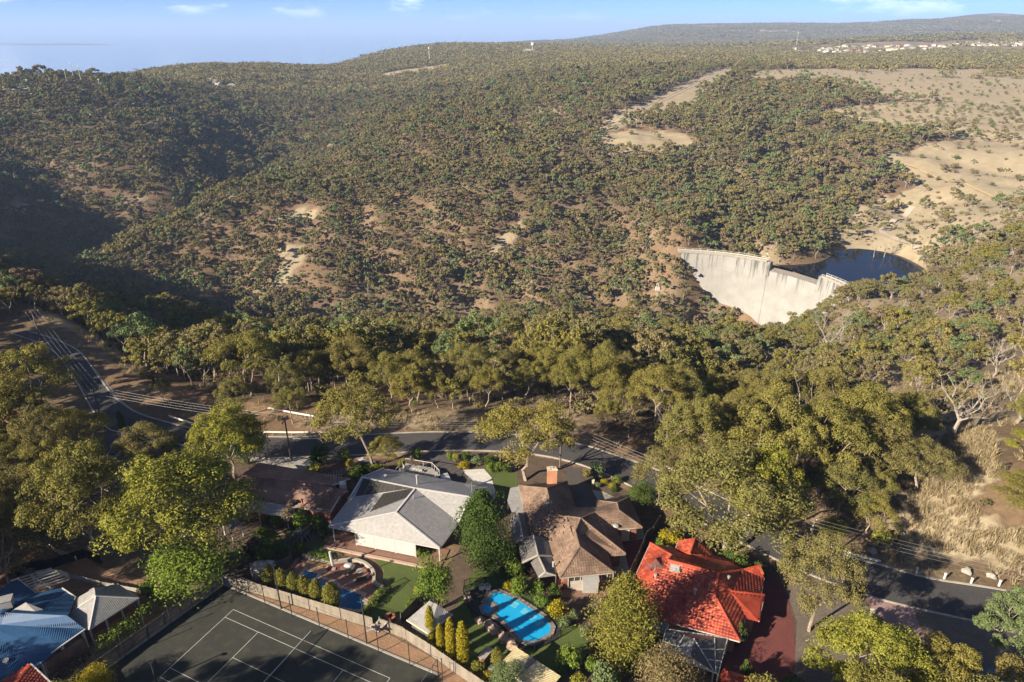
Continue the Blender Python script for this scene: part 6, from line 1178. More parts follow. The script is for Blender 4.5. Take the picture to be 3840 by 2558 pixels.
bar_fence('pool_fence', 'black bar fence round the far side of the bright blue pool', [(-4.99, 63.52, 0),(-5.51, 64.9, 0),(-6.29, 67.06, 0),(-6.29, 68.56, 0),(-5.56, 68.94, 0),(-3.49, 69.07, 0),(-1.4, 68.69, 0),(2.48, 65.85, 0),(6.14, 61.84, 0)])
bar_fence('pool_fence', 'black bar fence along the near side of the bright blue pool', [(6.14, 61.84, 0),(5.87, 60.43, 0),(4.71, 59.59, 0),(2.7, 58.35, 0),(0.77, 58.86, 0),(-1.46, 60.65, 0),(-3.24, 62.06, 0),(-4.99, 63.52, 0)])
bar_fence('pool_fence', 'short black bar fence at the right end of the dark blue pool', [(-16.7, 68.79, 0),(-15.93, 68.24, 0),(-17.07, 66.28, 0)], 1.3)
rg = np.random.default_rng(8)
for k, (p, s) in enumerate((((-5.92, 67.19, 0),.45),((-5.69, 66.45, 0),.5),((-5.76, 65.97, 0),.4),((-3.98, 62.84, 0),.55),((-2.8, 62.06, 0),.7),((-2.17, 61.4, 0),.7),((-1.38, 60.86, 0),.5),((-1.11, 59.9, 0),.6),((-0.68, 60.22, 0),.6),((-0.25, 59.48, 0),.7),((0.09, 58.96, 0),.6))):
    bm = bmesh.new(); bmesh.ops.create_icosphere(bm, subdivisions=2, radius=s)
    for v in bm.verts: v.co *= 1+.22*rg.normal(); v.co.z *= .75
    me = bpy.data.meshes.new('boulder'); bm.to_mesh(me); bm.free(); me.materials.append(M['rock']); o = link(bpy.data.objects.new('boulder', me)); o.location = (p[0],p[1],s*.4)
    tag(o, ('topmost','second','third','fourth','fifth','largest','seventh','eighth','ninth','tenth','lowest')[k]+' red brown boulder in the row beside the bright blue pool', 'boulder', 'boulders beside the pool')
def tub_chair(p, label, rz):
    e = empty('tub_chair', (p[0],p[1],.05), label, 'chair', 'white tub chairs', rz); MB().tube([(0,0,.36),(0,0,.44)],[.34,.36],14).build('seat', M['white_paint'], e); b_ = MB()
    for k in range(12): a = math.pi*(-.05+1.1*k/11); b_.bar((math.cos(a)*.36,math.sin(a)*.36,.42),(math.cos(a)*.44,math.sin(a)*.44,.85-.18*abs(math.cos(a))),.06,.03)
    pts = [(math.cos(math.pi*(-.05+1.1*k/14))*.45, math.sin(math.pi*(-.05+1.1*k/14))*.45, .87-.18*abs(math.cos(math.pi*(-.05+1.1*k/14)))) for k in range(15)]; b_.tube(pts,.03,6); b_.build('backrest', M['white_paint'], e)
    for a in (.8,2.3,3.9,5.5): MB().bar((math.cos(a)*.28,math.sin(a)*.28,0),(math.cos(a)*.25,math.sin(a)*.25,.38),.035,.035).build('leg', M['white_paint'], e)
tub_chair((-3.95, 67.93, 0), 'left of two white tub chairs by the bright blue pool', -.4); tub_chair((-3.17, 67.93, 0), 'right of two white tub chairs by the bright blue pool', .4)
# deck furniture by the dark blue pool
x, y, _z = (-24.31, 71.83, 0); e = empty('folded_umbrella', (x,y,.05), 'tall folded white umbrella standing on the pool deck', 'umbrella'); MB().tube([(0,0,0),(-.25,.05,2.9)],.03,6).build('pole', M['galv'], e); MB().tube([(-.06,0,.7),(-.14,.03,1.6),(-.25,.05,3.0)],[.16,.20,.17],8).build('canopy', M['white_paint'], e); MB().box((0,0,.06),(.5,.5,.1)).build('base', M['concrete'], e)
def lounger(p, rz, label, mat):
    e = empty('sun_lounger', (p[0],p[1],.05), label, 'sun lounger', rz=rz); MB().box((-.25,0,.32),(1.3,.62,.06)).build('seat', M[mat], e); MB().bar((.38,0,.33),(.95,0,.75),.62,.06).build('backrest', M[mat], e)
    for a in (-.8,.4):
        for b_ in (-.26,.26): MB().box((a,b_,.15),(.05,.05,.3)).build('leg', M['black_metal'], e)
lounger((-22.07, 71.25, 0), .9, 'black sun lounger with a white towel near the folded umbrella', 'black_metal'); lounger((-19.9, 69.82, 0), .35, 'black sun lounger beside the curved deck wall', 'black_metal')
x, y, _z = (-22.29, 72.22, 0); tag(MB().dome((x,y,.35),.75,.45,.35,10,4).build('towel', M['galv']), 'crumpled silver cover thrown over the lounger head', 'cover')
x, y, _z = (-20.53, 70.86, 0); e = empty('glass_table', (x,y,.05), 'small round glass table on the pool deck', 'table'); MB().tube([(0,0,.68),(0,0,.71)],.45,16).build('top', M['roof_grey'], e)
for a in (.5,2.1,3.7,5.3): MB().bar((math.cos(a)*.4,math.sin(a)*.4,0),(math.cos(a)*.1,math.sin(a)*.1,.68),.03,.03).build('leg', M['black_metal'], e)
x, y, _z = (-26.76, 72.32, 0); e = empty('swing_frame', (x,y,.05), 'low metal frame lying on the sandy part of the pool deck', 'frame', rz=.2); MB().bar((-1,0,.5),(.9,.1,.5),.05,.05).build('top_bar', M['black_metal'], e)
for a in (-1,.9): MB().bar((a,-.4,0),(a,.0,.5),.04,.04).build('leg', M['black_metal'], e); MB().bar((a,.4,0),(a,.0,.5),.04,.04).build('leg', M['black_metal'], e)
dw = empty('deck_wall', (0,0,0), 'low curved sandstone wall round the terracotta pool deck', 'wall'); P = smooth_line([(-29.21, 74.27, 0),(-26.95, 73.62, 0),(-25.08, 72.96, 0),(-23.98, 73.12, 0),(-22.63, 73.46, 0),(-21.16, 73.3, 0),(-19.62, 72.32, 0),(-18.51, 70.86, 0),(-18.4, 69.16, 0),(-17.02, 68.28, 0)], 2)
for a, b_ in zip(P, P[1:]): mb = MB(); ribbon([a.lerp(b_,.01), a.lerp(b_,.99)], .38, 0, mb, .5); mb.build('stone', M['kerb'], dw)
x, y, _z = (-33.16, 72.02, 0); e = empty('covered_barbecue', (x,y,0), 'barbecue under a pale cover behind the first clipped conifer', 'barbecue'); MB().box((0,0,.55),(1.5,.7,1.1)).build('body', M['galv'], e); MB().dome((0,0,1.1),.7,.34,.35).build('hood', M['white_paint'], e)
x, y, _z = (-34.04, 70.86, 0); tag(MB().tube([(x,y,0),(x,y,1.6)],1.1,16).dome((x,y,1.6),1.1,1.1,.25,16,3).build('water_tank', M['concrete']), 'round pale water tank behind the left end of the paling fence', 'tank')
for p, l in (((-14.95, 63.15, 0),'left planter tub against the paling fence'),((-15.39, 63.31, 0),'right planter tub against the paling fence')): tag(MB().tube([(p[0],p[1],0),(p[0],p[1],.6)],[.35,.45],12).build('planter_tub', M['pot']), l, 'planter')
x, y, _z = (-30.57, 77.96, 0); e = empty('trampoline', (x,y,0), 'domed netted cage on the lawn beside the timber fence', 'cage'); mb = MB()
for k in range(6): a = math.pi*k/6; mb.tube([(math.cos(a)*1.5*math.cos(t_),math.sin(a)*1.5*math.cos(t_),1.5*math.sin(t_)) for t_ in np.linspace(0,math.pi,9)],.025,5)
mb.build('hoops', M['galv'], e); MB().tube([(0,0,.3),(0,0,.34)],1.4,16).build('mat', M['black_metal'], e)
# ------------------------------------------------------------------ street furniture
def rail_line(pts, label, h=.72, mat='rail_white'):
    e = empty('guard_rail', (0,0,0), label, 'guard rail'); P = smooth_line(pts, 1)
    for a, b_ in zip(P, P[1:]):
        mb = MB()
        for z, o in ((h-.12,.05),(h,.0),(h+.12,.05)): mb.bar((a.x,a.y-o,z+hz(a.x,a.y)),(b_.x,b_.y-o,z+hz(b_.x,b_.y)),.05,.11)
        mb.build('rail', M[mat], e); MB().box((a.x,a.y+.12,.35+hz(a.x,a.y)),(.14,.14,.9)).build('post', M['timber'], e)
rail_line([(-64.81, 111.48, 0),(-61.96, 110.03, 0),(-59.18, 108.8, 0),(-54.99, 107.59, 0)], 'white steel guard rail at the bend of the left road')
rail_line([(-45.11, 105.77, 0),(-38.23, 105.6, 0),(-31.51, 105.86, 0)], 'white guard rail on the far kerb left of the leaning gum')
rail_line([(-47.1, 114.4),(-42.3, 112.8),(-37, 111.2)], 'pale rail fence among the trees beyond the road')
rail_line([(23.5, 97.12, 0),(26.24, 94.58, 0),(29.46, 91.34, 0)], 'white guard rail glimpsed behind the gum on the right road')
rail_line([(44.84, 76.37, 0),(47.95, 74.21, 0),(50.81, 73.06, 0)], 'pale concrete barrier on the far kerb of the right road', .4)
for k, p in enumerate(((54.74, 71.12, 0),(57.91, 70.04, 0),(60.95, 69.17, 0),(64.43, 68.78, 0))): tag(MB().box((p[0],p[1],.45),(.18,.18,.9)).box((p[0],p[1],.95),(.24,.24,.1)).build('marker_post', M['rail_white']), ('first','second','third','fourth')[k]+' white marker post from the left on the right road verge', 'post', 'white marker posts')
def power_pole(x, y, h, label, rz=0.0):
    e = empty('power_pole', (x,y,0), label, 'power pole', rz=rz); MB().tube([(0,0,-.3),(0,0,h)],[.17,.12],8).build('pole', M['pole_wood'], e); MB().bar((-1.3,0,h-.4),(1.3,0,h-.4),.12,.14).build('crossarm', M['pole_wood'], e)
    for k in range(4): a = -1.15+.77*k; MB().tube([(a,0,h-.33),(a,0,h-.1)],[.05,.07],6).build('insulator', M['white_paint'], e)
    return [(x+math.cos(rz)*(-1.15+.77*k), y+math.sin(rz)*(-1.15+.77*k), h-.1) for k in range(4)]
tops = [power_pole(*(-109.11, 143.88, 0)[:2], 9.0, 'power pole at the far left end of the road', .6), power_pole(*(-75.02, 107.59, 0)[:2], 8.5, 'tall leaning power pole where the side street meets the road', 1.0), power_pole(*(-37.8, 97.91, 0)[:2], 8.3, 'power pole on the verge beside the concrete drive', 1.5), power_pole(*(8.08, 95.8, 0)[:2], 8.5, 'power pole hidden behind the wide olive gum', 1.0), power_pole(*(39.39, 71.12, 0)[:2], 8.5, 'power pole beside the gum with pale blossom', .9), power_pole(*(69.56, 59.23, 0)[:2], 8.5, 'power pole past the right edge of the street', 1.2)]
for i, (a, b_) in enumerate(zip(tops, tops[1:])):
    for k in range(4): wire(a[k], b_[k], 'power line wire strung '+('along the left road','across the road bend','over the main road','over the road bend by the brown house','along the right road')[i], sag=.5, r=.012, grp='power lines '+str(i), mat='wire', name='power_line')
# the parked truck
x, y, _z = (-68.28, 99.53, 0); e = empty('parked_truck', (x,y,0), 'white tray truck parked on the side street', 'truck', rz=R(95))
MB().box((-.9,0,.75),(3.2,1.9,.14)).build('tray', M['galv'], e)
for s_ in (-1,1): MB().box((-.9,s_*.93,1.0),(3.2,.05,.4)).build('tray_side', M['white_paint'], e)
MB().box((-2.48,0,1.0),(.05,1.9,.4)).build('tailgate', M['white_paint'], e)
cab = MB(); cab.hexa([(.75,-.9,.5),(2.6,-.9,.5),(2.6,.9,.5),(.75,.9,.5)],[(.75,-.9,1.15),(2.5,-.88,1.05),(2.5,.88,1.05),(.75,.9,1.15)]); cab.hexa([(.8,-.86,1.15),(2.0,-.84,1.12),(2.0,.84,1.12),(.8,.86,1.15)],[(.9,-.74,1.85),(1.55,-.72,1.82),(1.55,.72,1.82),(.9,.74,1.85)]); cab.build('cab', M['white_paint'], e)
MB().poly([(1.63,-.74,1.78),(1.63,.74,1.78),(2.03,.82,1.16),(2.03,-.82,1.16)]).build('windscreen', M['glass'], e); MB().poly([(.86,-.74,1.75),(.86,.74,1.75),(.79,.82,1.2),(.79,-.82,1.2)][::-1]).build('rear_window', M['glass'], e)
mb = MB()
for a in (.55,): mb.bar((a,-.85,1.1),(a,-.85,1.95),.06,.06).bar((a,.85,1.1),(a,.85,1.95),.06,.06).bar((a,-.85,1.95),(a,.85,1.95),.06,.06)
mb.build('headboard', M['black_metal'], e); MB().box((-.6,.2,1.05),(1.6,1.0,.45)).build('load', M['timber_dark'], e)
for a in (-1.7,1.75):
    for s_ in (-1,1): o = MB().tube([(a,s_*.78,.36),(a,s_*.98,.36)],.36,14).build('tyre', M['black_metal'], e); MB().tube([(a,s_*.97,.36),(a,s_*1.0,.36)],.2,10).build('rim', M['galv'], o)
# car on the driveway behind the white roof
x, y, _z = (-10.7, 90.96, 1); e = empty('parked_car', (x,y,0), 'silver car roof showing on the dark driveway behind the white roof', 'car', rz=R(110)); c = MB(); c.hexa([(-2.1,-.85,.3),(2.1,-.85,.3),(2.1,.85,.3),(-2.1,.85,.3)],[(-2.1,-.85,.85),(2.0,-.82,.8),(2.0,.82,.8),(-2.1,.85,.85)]); c.hexa([(-1.7,-.8,.85),(1.0,-.8,.85),(1.0,.8,.85),(-1.7,.8,.85)],[(-1.3,-.65,1.4),(.4,-.65,1.4),(.4,.65,1.4),(-1.3,.65,1.4)]); c.build('body', M['galv'], e); MB().poly([(1.02,-.75,.9),(1.02,.75,.9),(.45,.62,1.38),(.45,-.62,1.38)]).build('windscreen', M['glass'], e)
for a in (-1.3,1.3):
    for s_ in (-1,1): MB().tube([(a,s_*.7,.32),(a,s_*.88,.32)],.32,12).build('wheel', M['black_metal'], e)
for p, l in (((45.08, 63.65, 0),'stone letterbox pillar beside the pink driveway'),((13.07, 90.79, 0),'thin garden post in the bed by the paved drive')):
    tag(MB().box((p[0],p[1],.5),(.35,.35,1.0)).box((p[0],p[1],1.05),(.45,.45,.1)).build('letterbox', M['cream_paint']), l, 'letterbox')
for p, l in (((50.84, 75.31, 0),'pale boulder on the verge under the wires'),((61.7, 71.27, 0),'flat pale rock on the right road verge'),((64.49, 70.43, 0),'small pale rock at the right end of the verge')):
    bm = bmesh.new(); bmesh.ops.create_icosphere(bm, subdivisions=2, radius=.6)
    for v in bm.verts: v.co *= 1+.2*rg.normal(); v.co.z *= .7
    me = bpy.data.meshes.new('rock'); bm.to_mesh(me); bm.free(); me.materials.append(M['concrete']); o = link(bpy.data.objects.new('rock', me)); o.location = (p[0],p[1],.2); tag(o, l, 'rock')
# ------------------------------------------------------------------ the bush: trees scattered over the land
rs = np.random.default_rng(5)
def grid(s, d0, d1):
    X, Y = np.meshgrid(np.arange(-d1, d1, s), np.arange(60, d1, s)); x = X.ravel()+rs.uniform(-.5,.5,X.size)*s; y = Y.ravel()+rs.uniform(-.5,.5,X.size)*s
    d = np.hypot(x, y); k = (d >= d0) & (d < d1) & (np.abs(x) < (y+45)*.90+10) & ((y > np.interp(x, EDGE_X, EDGE_Y)-9) | inpoly(x, y, ZONES['left_block'][0]))
    return x[k], y[k]
def far_enough(x, y):
    k = np.ones(len(x), bool)
    for (a, b_, h_, w_) in NAMED: k &= np.hypot(x-a, y-b_) > min(w_*.32, 4.5)
    for p in RF: k &= np.hypot(x-p.x, y-p.y) > 4.5
    for p in RN:
        if p.x < -55 and p.y > 100: k &= ~((np.hypot(x-p.x, y-p.y) < 12) & inpoly(x, y, ZONES['left_block'][0]))
    pts = [(*dp(f, RAD-4),) for f in np.linspace(.1, .92, 30)] + [(*dp(f, RAD+3),) for f in np.linspace(.0, 1., 30)]
    for q in pts: k &= np.hypot(x-q[0], y-q[1]) > 4.5
    return k
x1, y1 = grid(5.2, 60, 640); d1_, dry1, _ = zone_fields(x1, y1); z1 = height(x1, y1)
lb = inpoly(x1, y1, ZONES['left_block'][0]); near = sstep(330, 180, np.hypot(x1, y1)); keep = rs.uniform(0,1,len(x1)) < d1_*(.92-.12*near); keep &= far_enough(x1, y1); keep &= ~((z1 < -76.2) & (x1 > 172) & (y1 > 385))
x1, y1, z1, d1_, dry1, near, lb = (q[keep] for q in (x1, y1, z1, d1_, dry1, near, lb))
dist1 = np.hypot(x1, y1); n1_ = len(x1)
gully = sstep(-70, -95, z1)
scale1 = np.minimum(rs.lognormal(0, .22, n1_), 1.45)*(.84 + .10*(d1_ > .8) + .10*near + .14*gully + .22*lb)
ty = rs.uniform(0,1,n1_); face = (d1_ < .7)
is_scr = ty < np.where(dry1 > .6, .6, np.where(face, .42, .24))*(1-.5*near)
is_dead = (~is_scr) & (rs.uniform(0,1,n1_) < np.where((x1 > 75) & (y1 < 420), .10, .035))
order = np.argsort(-(scale1*(~is_scr)*(~is_dead))/np.maximum(dist1, 95))
single = order[:300]; smask = np.zeros(n1_, bool); smask[single] = True
REG = [('among the houses left of the road', lambda x, y: inpoly(np.array([x]), np.array([y]), ZONES['left_block'][0])[0]), ('in the stand beyond the left road bend', lambda x, y: x < -62), ('across the road from the leaning garden gum', lambda x, y: x < -28),
       ('across the road from the white roofed house', lambda x, y: x < -6), ('in the thicket across the road from the brick chimney', lambda x, y: x < 22),
       ('in the dense stand across the road above the red roof', lambda x, y: x < 48), ('on the shaded slope in front of the dam', lambda x, y: x < 85), ('in the bush right of the dam above the dry bank', lambda x, y: True)]
LABS = {}
for q_ in single:
    k_, where = next((k, l) for k, (l, t) in enumerate(REG) if t(x1[q_], y1[q_])); LABS.setdefault(k_, []).append((float(dist1[q_]), q_))
for k_, lst in LABS.items():
    lst.sort(); n = len(lst)
    for i_, (dd, q_) in enumerate(lst):
        row = ('front', 'second row', 'middle', 'back', 'rear')[min(4, 5*i_//n)]; s = float(scale1[q_]); p = MID[int(rs.integers(0, len(MID)))] if dd > 135 else HI[int(rs.integers(0, len(HI)))]
        hh = 9.6*s*float(rs.uniform(.9,1.15)); ww = hh*float(rs.uniform(.66,.95)); size = 'tall' if hh > 11.0 else ('low' if hh < 9.4 else 'medium'); form = 'spreading' if ww/hh > .82 else 'narrow'
        lab = '%s %s gum %s, %s' % (size, form, REG[k_][0], row); place(p, 'bush_gum', float(x1[q_]), float(y1[q_]), hh, ww, lab, 'gum tree', 'gum trees '+REG[k_][0], z=float(z1[q_])-.2)
def stand_ins(protos, name, label, cat, pts):
    "one real plant of each far kind, standing in the bush; the mass below repeats it"
    out = []
    for k, p in enumerate(protos):
        x, y = pts[k % len(pts)]; x += 6.5*(k//len(pts)); e = place(p, name, x, y, p[2]*.8, p[3]*.8, label, cat, label.split(' on ')[0]+'s on the spur'); out.append((e.children[0], e.children[1]))
    return out
spots = [(-97.8, 520.7),(-34.5, 504.1),(16.5, 516.9),(46.1, 495.8),(-131.5, 483.2),(-62.1, 473.4),(-4, 484.3),(64, 472.6)]
P_mid = stand_ins(MID, 'hill_gum', 'pale trunked gum tree on the bare spur left of the dam', 'gum tree', spots)
P_far = stand_ins(FAR, 'hill_gum', 'small rounded gum tree on the bare spur left of the dam', 'gum tree', spots[3:])
P_scr = stand_ins(SCR, 'scrub_bush', 'low scrub bush on the bare spur left of the dam', 'bush', spots[1:])
P_dead = stand_ins(DEAD[1:], 'dead_tree', 'bare dead tree on the bare spur left of the dam', 'tree', spots[5:])
def scatter(name, x, y, z, rot, scl, var, srcs):
    "one object: a mass of plants repeated over the land"
    me = bpy.data.meshes.new(name); me.vertices.add(len(x)); me.vertices.foreach_set('co', np.stack([x,y,z],1).astype(np.float32).ravel())
    for nm, typ, dat in (('rot','FLOAT',rot), ('var','INT',var)):
        a = me.attributes.new(nm, typ, 'POINT'); a.data.foreach_set('value', np.asarray(dat, np.int32 if typ == 'INT' else np.float32))
    a = me.attributes.new('scl', 'FLOAT_VECTOR', 'POINT'); a.data.foreach_set('vector', np.ascontiguousarray(scl, np.float32).ravel())
    o = link(bpy.data.objects.new(name, me)); ng = bpy.data.node_groups.new(name+'_nodes', 'GeometryNodeTree')
    ng.interface.new_socket('Geometry', in_out='INPUT', socket_type='NodeSocketGeometry'); ng.interface.new_socket('Geometry', in_out='OUTPUT', socket_type='NodeSocketGeometry')
    gi = ng.nodes.new('NodeGroupInput'); go = ng.nodes.new('NodeGroupOutput'); L = ng.links.new
    def attr(nm, t): n = ng.nodes.new('GeometryNodeInputNamedAttribute'); n.data_type = t; n.inputs['Name'].default_value = nm; return n.outputs['Attribute']
    var_ = attr('var','INT'); rot_ = ng.nodes.new('ShaderNodeCombineXYZ'); L(attr('rot','FLOAT'), rot_.inputs['Z']); scl_ = attr('scl','FLOAT_VECTOR'); jn = ng.nodes.new('GeometryNodeJoinGeometry')
    for k, parts in enumerate(srcs):
        js = ng.nodes.new('GeometryNodeJoinGeometry')
        for p in parts: oi = ng.nodes.new('GeometryNodeObjectInfo'); oi.transform_space = 'ORIGINAL'; oi.inputs['Object'].default_value = p; L(oi.outputs['Geometry'], js.inputs[0])
        cmp_ = ng.nodes.new('FunctionNodeCompare'); cmp_.data_type = 'INT'; cmp_.operation = 'EQUAL'; L(var_, cmp_.inputs[2]); cmp_.inputs[3].default_value = k
        ip = ng.nodes.new('GeometryNodeInstanceOnPoints'); L(gi.outputs[0], ip.inputs['Points']); L(cmp_.outputs[0], ip.inputs['Selection']); L(js.outputs[0], ip.inputs['Instance']); L(rot_.outputs[0], ip.inputs['Rotation']); L(scl_, ip.inputs['Scale']); L(ip.outputs[0], jn.inputs[0])
    L(jn.outputs[0], go.inputs[0]); md_ = o.modifiers.new('scatter', 'NODES'); md_.node_group = ng
    return tag(o, kind='stuff')
def scl3(s, lo=.85, hi=1.2): n = len(s); return np.stack([s*rs.uniform(lo,hi,n), s*rs.uniform(lo,hi,n), s*rs.uniform(lo,hi,n)], 1)
r1 = ~smask
g1 = r1 & ~is_scr & ~is_dead
nearv = dist1 < 430
var = np.where(nearv, rs.integers(0, len(P_mid), n1_), len(P_mid)+rs.integers(0, len(P_far), n1_))
sc_ = scale1*np.where(nearv, .88, 1.30)
tag(scatter('forest', x1[g1], y1[g1], z1[g1]-.2, rs.uniform(0,6.28,g1.sum()), scl3(sc_[g1]), var[g1], P_mid+P_far), 'olive gum forest covering the gully slopes and the hills')
g2 = r1 & is_scr
tag(scatter('undergrowth', x1[g2], y1[g2], z1[g2]-.15, rs.uniform(0,6.28,g2.sum()), scl3(scale1[g2]*rs.uniform(.45,1.1,g2.sum()), .8, 1.25), rs.choice(4, g2.sum(), p=(.38,.27,.28,.07)), P_scr), 'low dry scrub among the gum trees')
g3 = r1 & is_dead
tag(scatter('dead_timber', x1[g3], y1[g3], z1[g3]-.2, rs.uniform(0,6.28,g3.sum()), scl3(scale1[g3]*.8), rs.integers(0, 2, g3.sum()), P_dead), 'bare dead timber scattered through the bush')
# second storey of small plants on the near and middle slopes
x5, y5 = grid(3.4, 90, 560); d5, dry5, _ = zone_fields(x5, y5); z5 = height(x5, y5); k5 = (rs.uniform(0,1,len(x5)) < .5*d5) & far_enough(x5, y5) & ~((z5 < -76.2) & (x5 > 172) & (y5 > 385))
x5, y5, z5 = x5[k5], y5[k5], z5[k5]
tag(scatter('undergrowth', x5, y5, z5-.1, rs.uniform(0,6.28,len(x5)), scl3(rs.uniform(.22,.6,len(x5)), .8, 1.25), rs.choice(4, len(x5), p=(.36,.28,.29,.07)), P_scr), 'small dry bushes under the gum trees')
x2, y2 = grid(8.2, 640, 1350); d2_, dry2, _ = zone_fields(x2, y2); k2 = rs.uniform(0,1,len(x2)) < d2_*.93; x2, y2, dry2 = x2[k2], y2[k2], dry2[k2]; z2 = height(x2, y2)
s2 = rs.lognormal(0, .27, len(x2))*np.where(dry2 > .6, .7, 1.32)
v2 = rs.integers(0, len(P_far), len(x2)); sh = (dry2 > .6) & (rs.uniform(0,1,len(x2)) < .7); v2[sh] = len(P_far)+rs.choice(3, sh.sum(), p=(.45,.2,.35)); s2[sh] = rs.uniform(.5,1.9,sh.sum())
tag(scatter('forest', x2, y2, z2-.3, rs.uniform(0,6.28,len(x2)), scl3(s2), v2, P_far+[P_scr[0], P_scr[1], P_scr[3]]), 'gum forest and paddock bushes on the hills behind the dam')
# far woods
gsrc = []
for k, gme in enumerate(GROVE):
    x, y = ((-431.5, 1136.2), (-239.7, 1561.2), (248.3, 1426))[k]; o = link(bpy.data.objects.new('grove', gme)); o.location = (x, y, hz(x, y)); tag(o, 'clump of far gum crowns on the wooded ridge, number %s from the left edge' % ('one','two','three')[k] if False else ('clump of gum crowns below the houses on the left ridge','clump of gum crowns on the ridge below the white mast','clump of gum crowns behind the end of the grass strip')[k], 'trees'); o['kind'] = 'stuff'; gsrc.append((o,))
x3, y3 = grid(19, 1350, 2700); d3, _, _ = zone_fields(x3, y3); k3 = rs.uniform(0,1,len(x3)) < np.clip(d3*1.05, 0, 1)*.92; x3, y3 = x3[k3], y3[k3]; z3 = height(x3, y3); k3 = z3 > -185; x3, y3, z3 = x3[k3], y3[k3], z3[k3]
tag(scatter('forest', x3, y3, z3-.5, rs.uniform(0,6.28,len(x3)), scl3(rs.uniform(.7,1.25,len(x3))), rs.integers(0,3,len(x3)), gsrc), 'distant gum forest on the plain')
x4, y4 = grid(46, 2700, 7600); d4, _, _ = zone_fields(x4, y4); k4 = rs.uniform(0,1,len(x4)) < d4*.9; x4, y4 = x4[k4], y4[k4]; z4 = height(x4, y4); k4 = z4 > -185; x4, y4, z4 = x4[k4], y4[k4], z4[k4]
tag(scatter('forest', x4, y4, z4-1, rs.uniform(0,6.28,len(x4)), scl3(rs.uniform(1.7,2.6,len(x4)))*np.array([1.15,1.15,.7]), rs.integers(0,3,len(x4)), gsrc), 'hazy woods on the far hills')

# dry grass standing on the banks, verges and clearings near enough to show
tsrc = []
for k in range(2):
    x, y = ((69.2, 89.9), (63.9, 84.6))[k]; o = link(bpy.data.objects.new('dry_grass', tuft(801+k))); o.location = (x, y, hz(x, y)); tag(o, kind='stuff'); tsrc.append((o,))
x6, y6 = grid(.85, 55, 190); d6, dry6, _ = zone_fields(x6, y6); k6 = rs.uniform(0,1,len(x6)) < np.clip((dry6-.28)*1.25, 0.03, .9); 
for p in RF[::2]: k6 &= np.hypot(x6-p.x, y6-p.y) > 1.0
x6, y6 = x6[k6], y6[k6]; x6, y6 = x6[y6 > np.interp(x6, [p.x for p in RF], [p.y for p in RF])+.8], y6[y6 > np.interp(x6, [p.x for p in RF], [p.y for p in RF])+.8]
tag(scatter('dry_grass', x6, y6, height(x6, y6), rs.uniform(0,6.28,len(x6)), scl3(rs.uniform(.5,1.15,len(x6))), rs.integers(0,2,len(x6)), tsrc), 'straw coloured dry grass on the banks beyond the road')
# ------------------------------------------------------------------ far buildings
def far_house_meshes(w, d, h, rmat, wmat):
    b_ = MB().box((0,0,h/2-.5),(w,d,h+1)); me = bpy.data.meshes.new('walls'); me.from_pydata(b_.v, [], b_.f); me.materials.append(M[wmat]); r = MB(); o = .6; r.poly([(-w/2-o,-d/2-o,h),(w/2+o,-d/2-o,h),(w/2-d/2,0,h+d*.22),(-w/2+d/2,0,h+d*.22)]); r.poly([(w/2+o,d/2+o,h),(-w/2-o,d/2+o,h),(-w/2+d/2,0,h+d*.22),(w/2-d/2,0,h+d*.22)]); r.poly([(w/2+o,-d/2-o,h),(w/2+o,d/2+o,h),(w/2-d/2,0,h+d*.22)]); r.poly([(-w/2-o,d/2+o,h),(-w/2-o,-d/2-o,h),(-w/2+d/2,0,h+d*.22)])
    rm = bpy.data.meshes.new('roof'); rm.from_pydata(r.v, [], r.f); rm.materials.append(M[rmat]); return me, rm
M['far_white'] = surf('pale_far_roof', (.36,.36,.36), scale=.05); M['far_red'] = surf('red_far_roof', (.24,.11,.08), scale=.05); M['far_grey'] = surf('grey_far_roof', (.30,.31,.33), scale=.05)
FH = {k: far_house_meshes(15, 11, 3.4, k, 'cream_paint') for k in ('far_white','far_red','far_grey')}
FHW = far_house_meshes(40, 22, 6, 'far_white', 'white_paint')
def far_house(p, kind, label, s=1.0, rz=0.0, grp=None, ms=None):
    me, rm = ms or FH[kind]; e = empty('far_house', (p[0],p[1],hz(*p)+.4), label, 'house', grp, rz); e.scale = (s,s,s); link(bpy.data.objects.new('walls', me), e); link(bpy.data.objects.new('roof', rm), e); return e
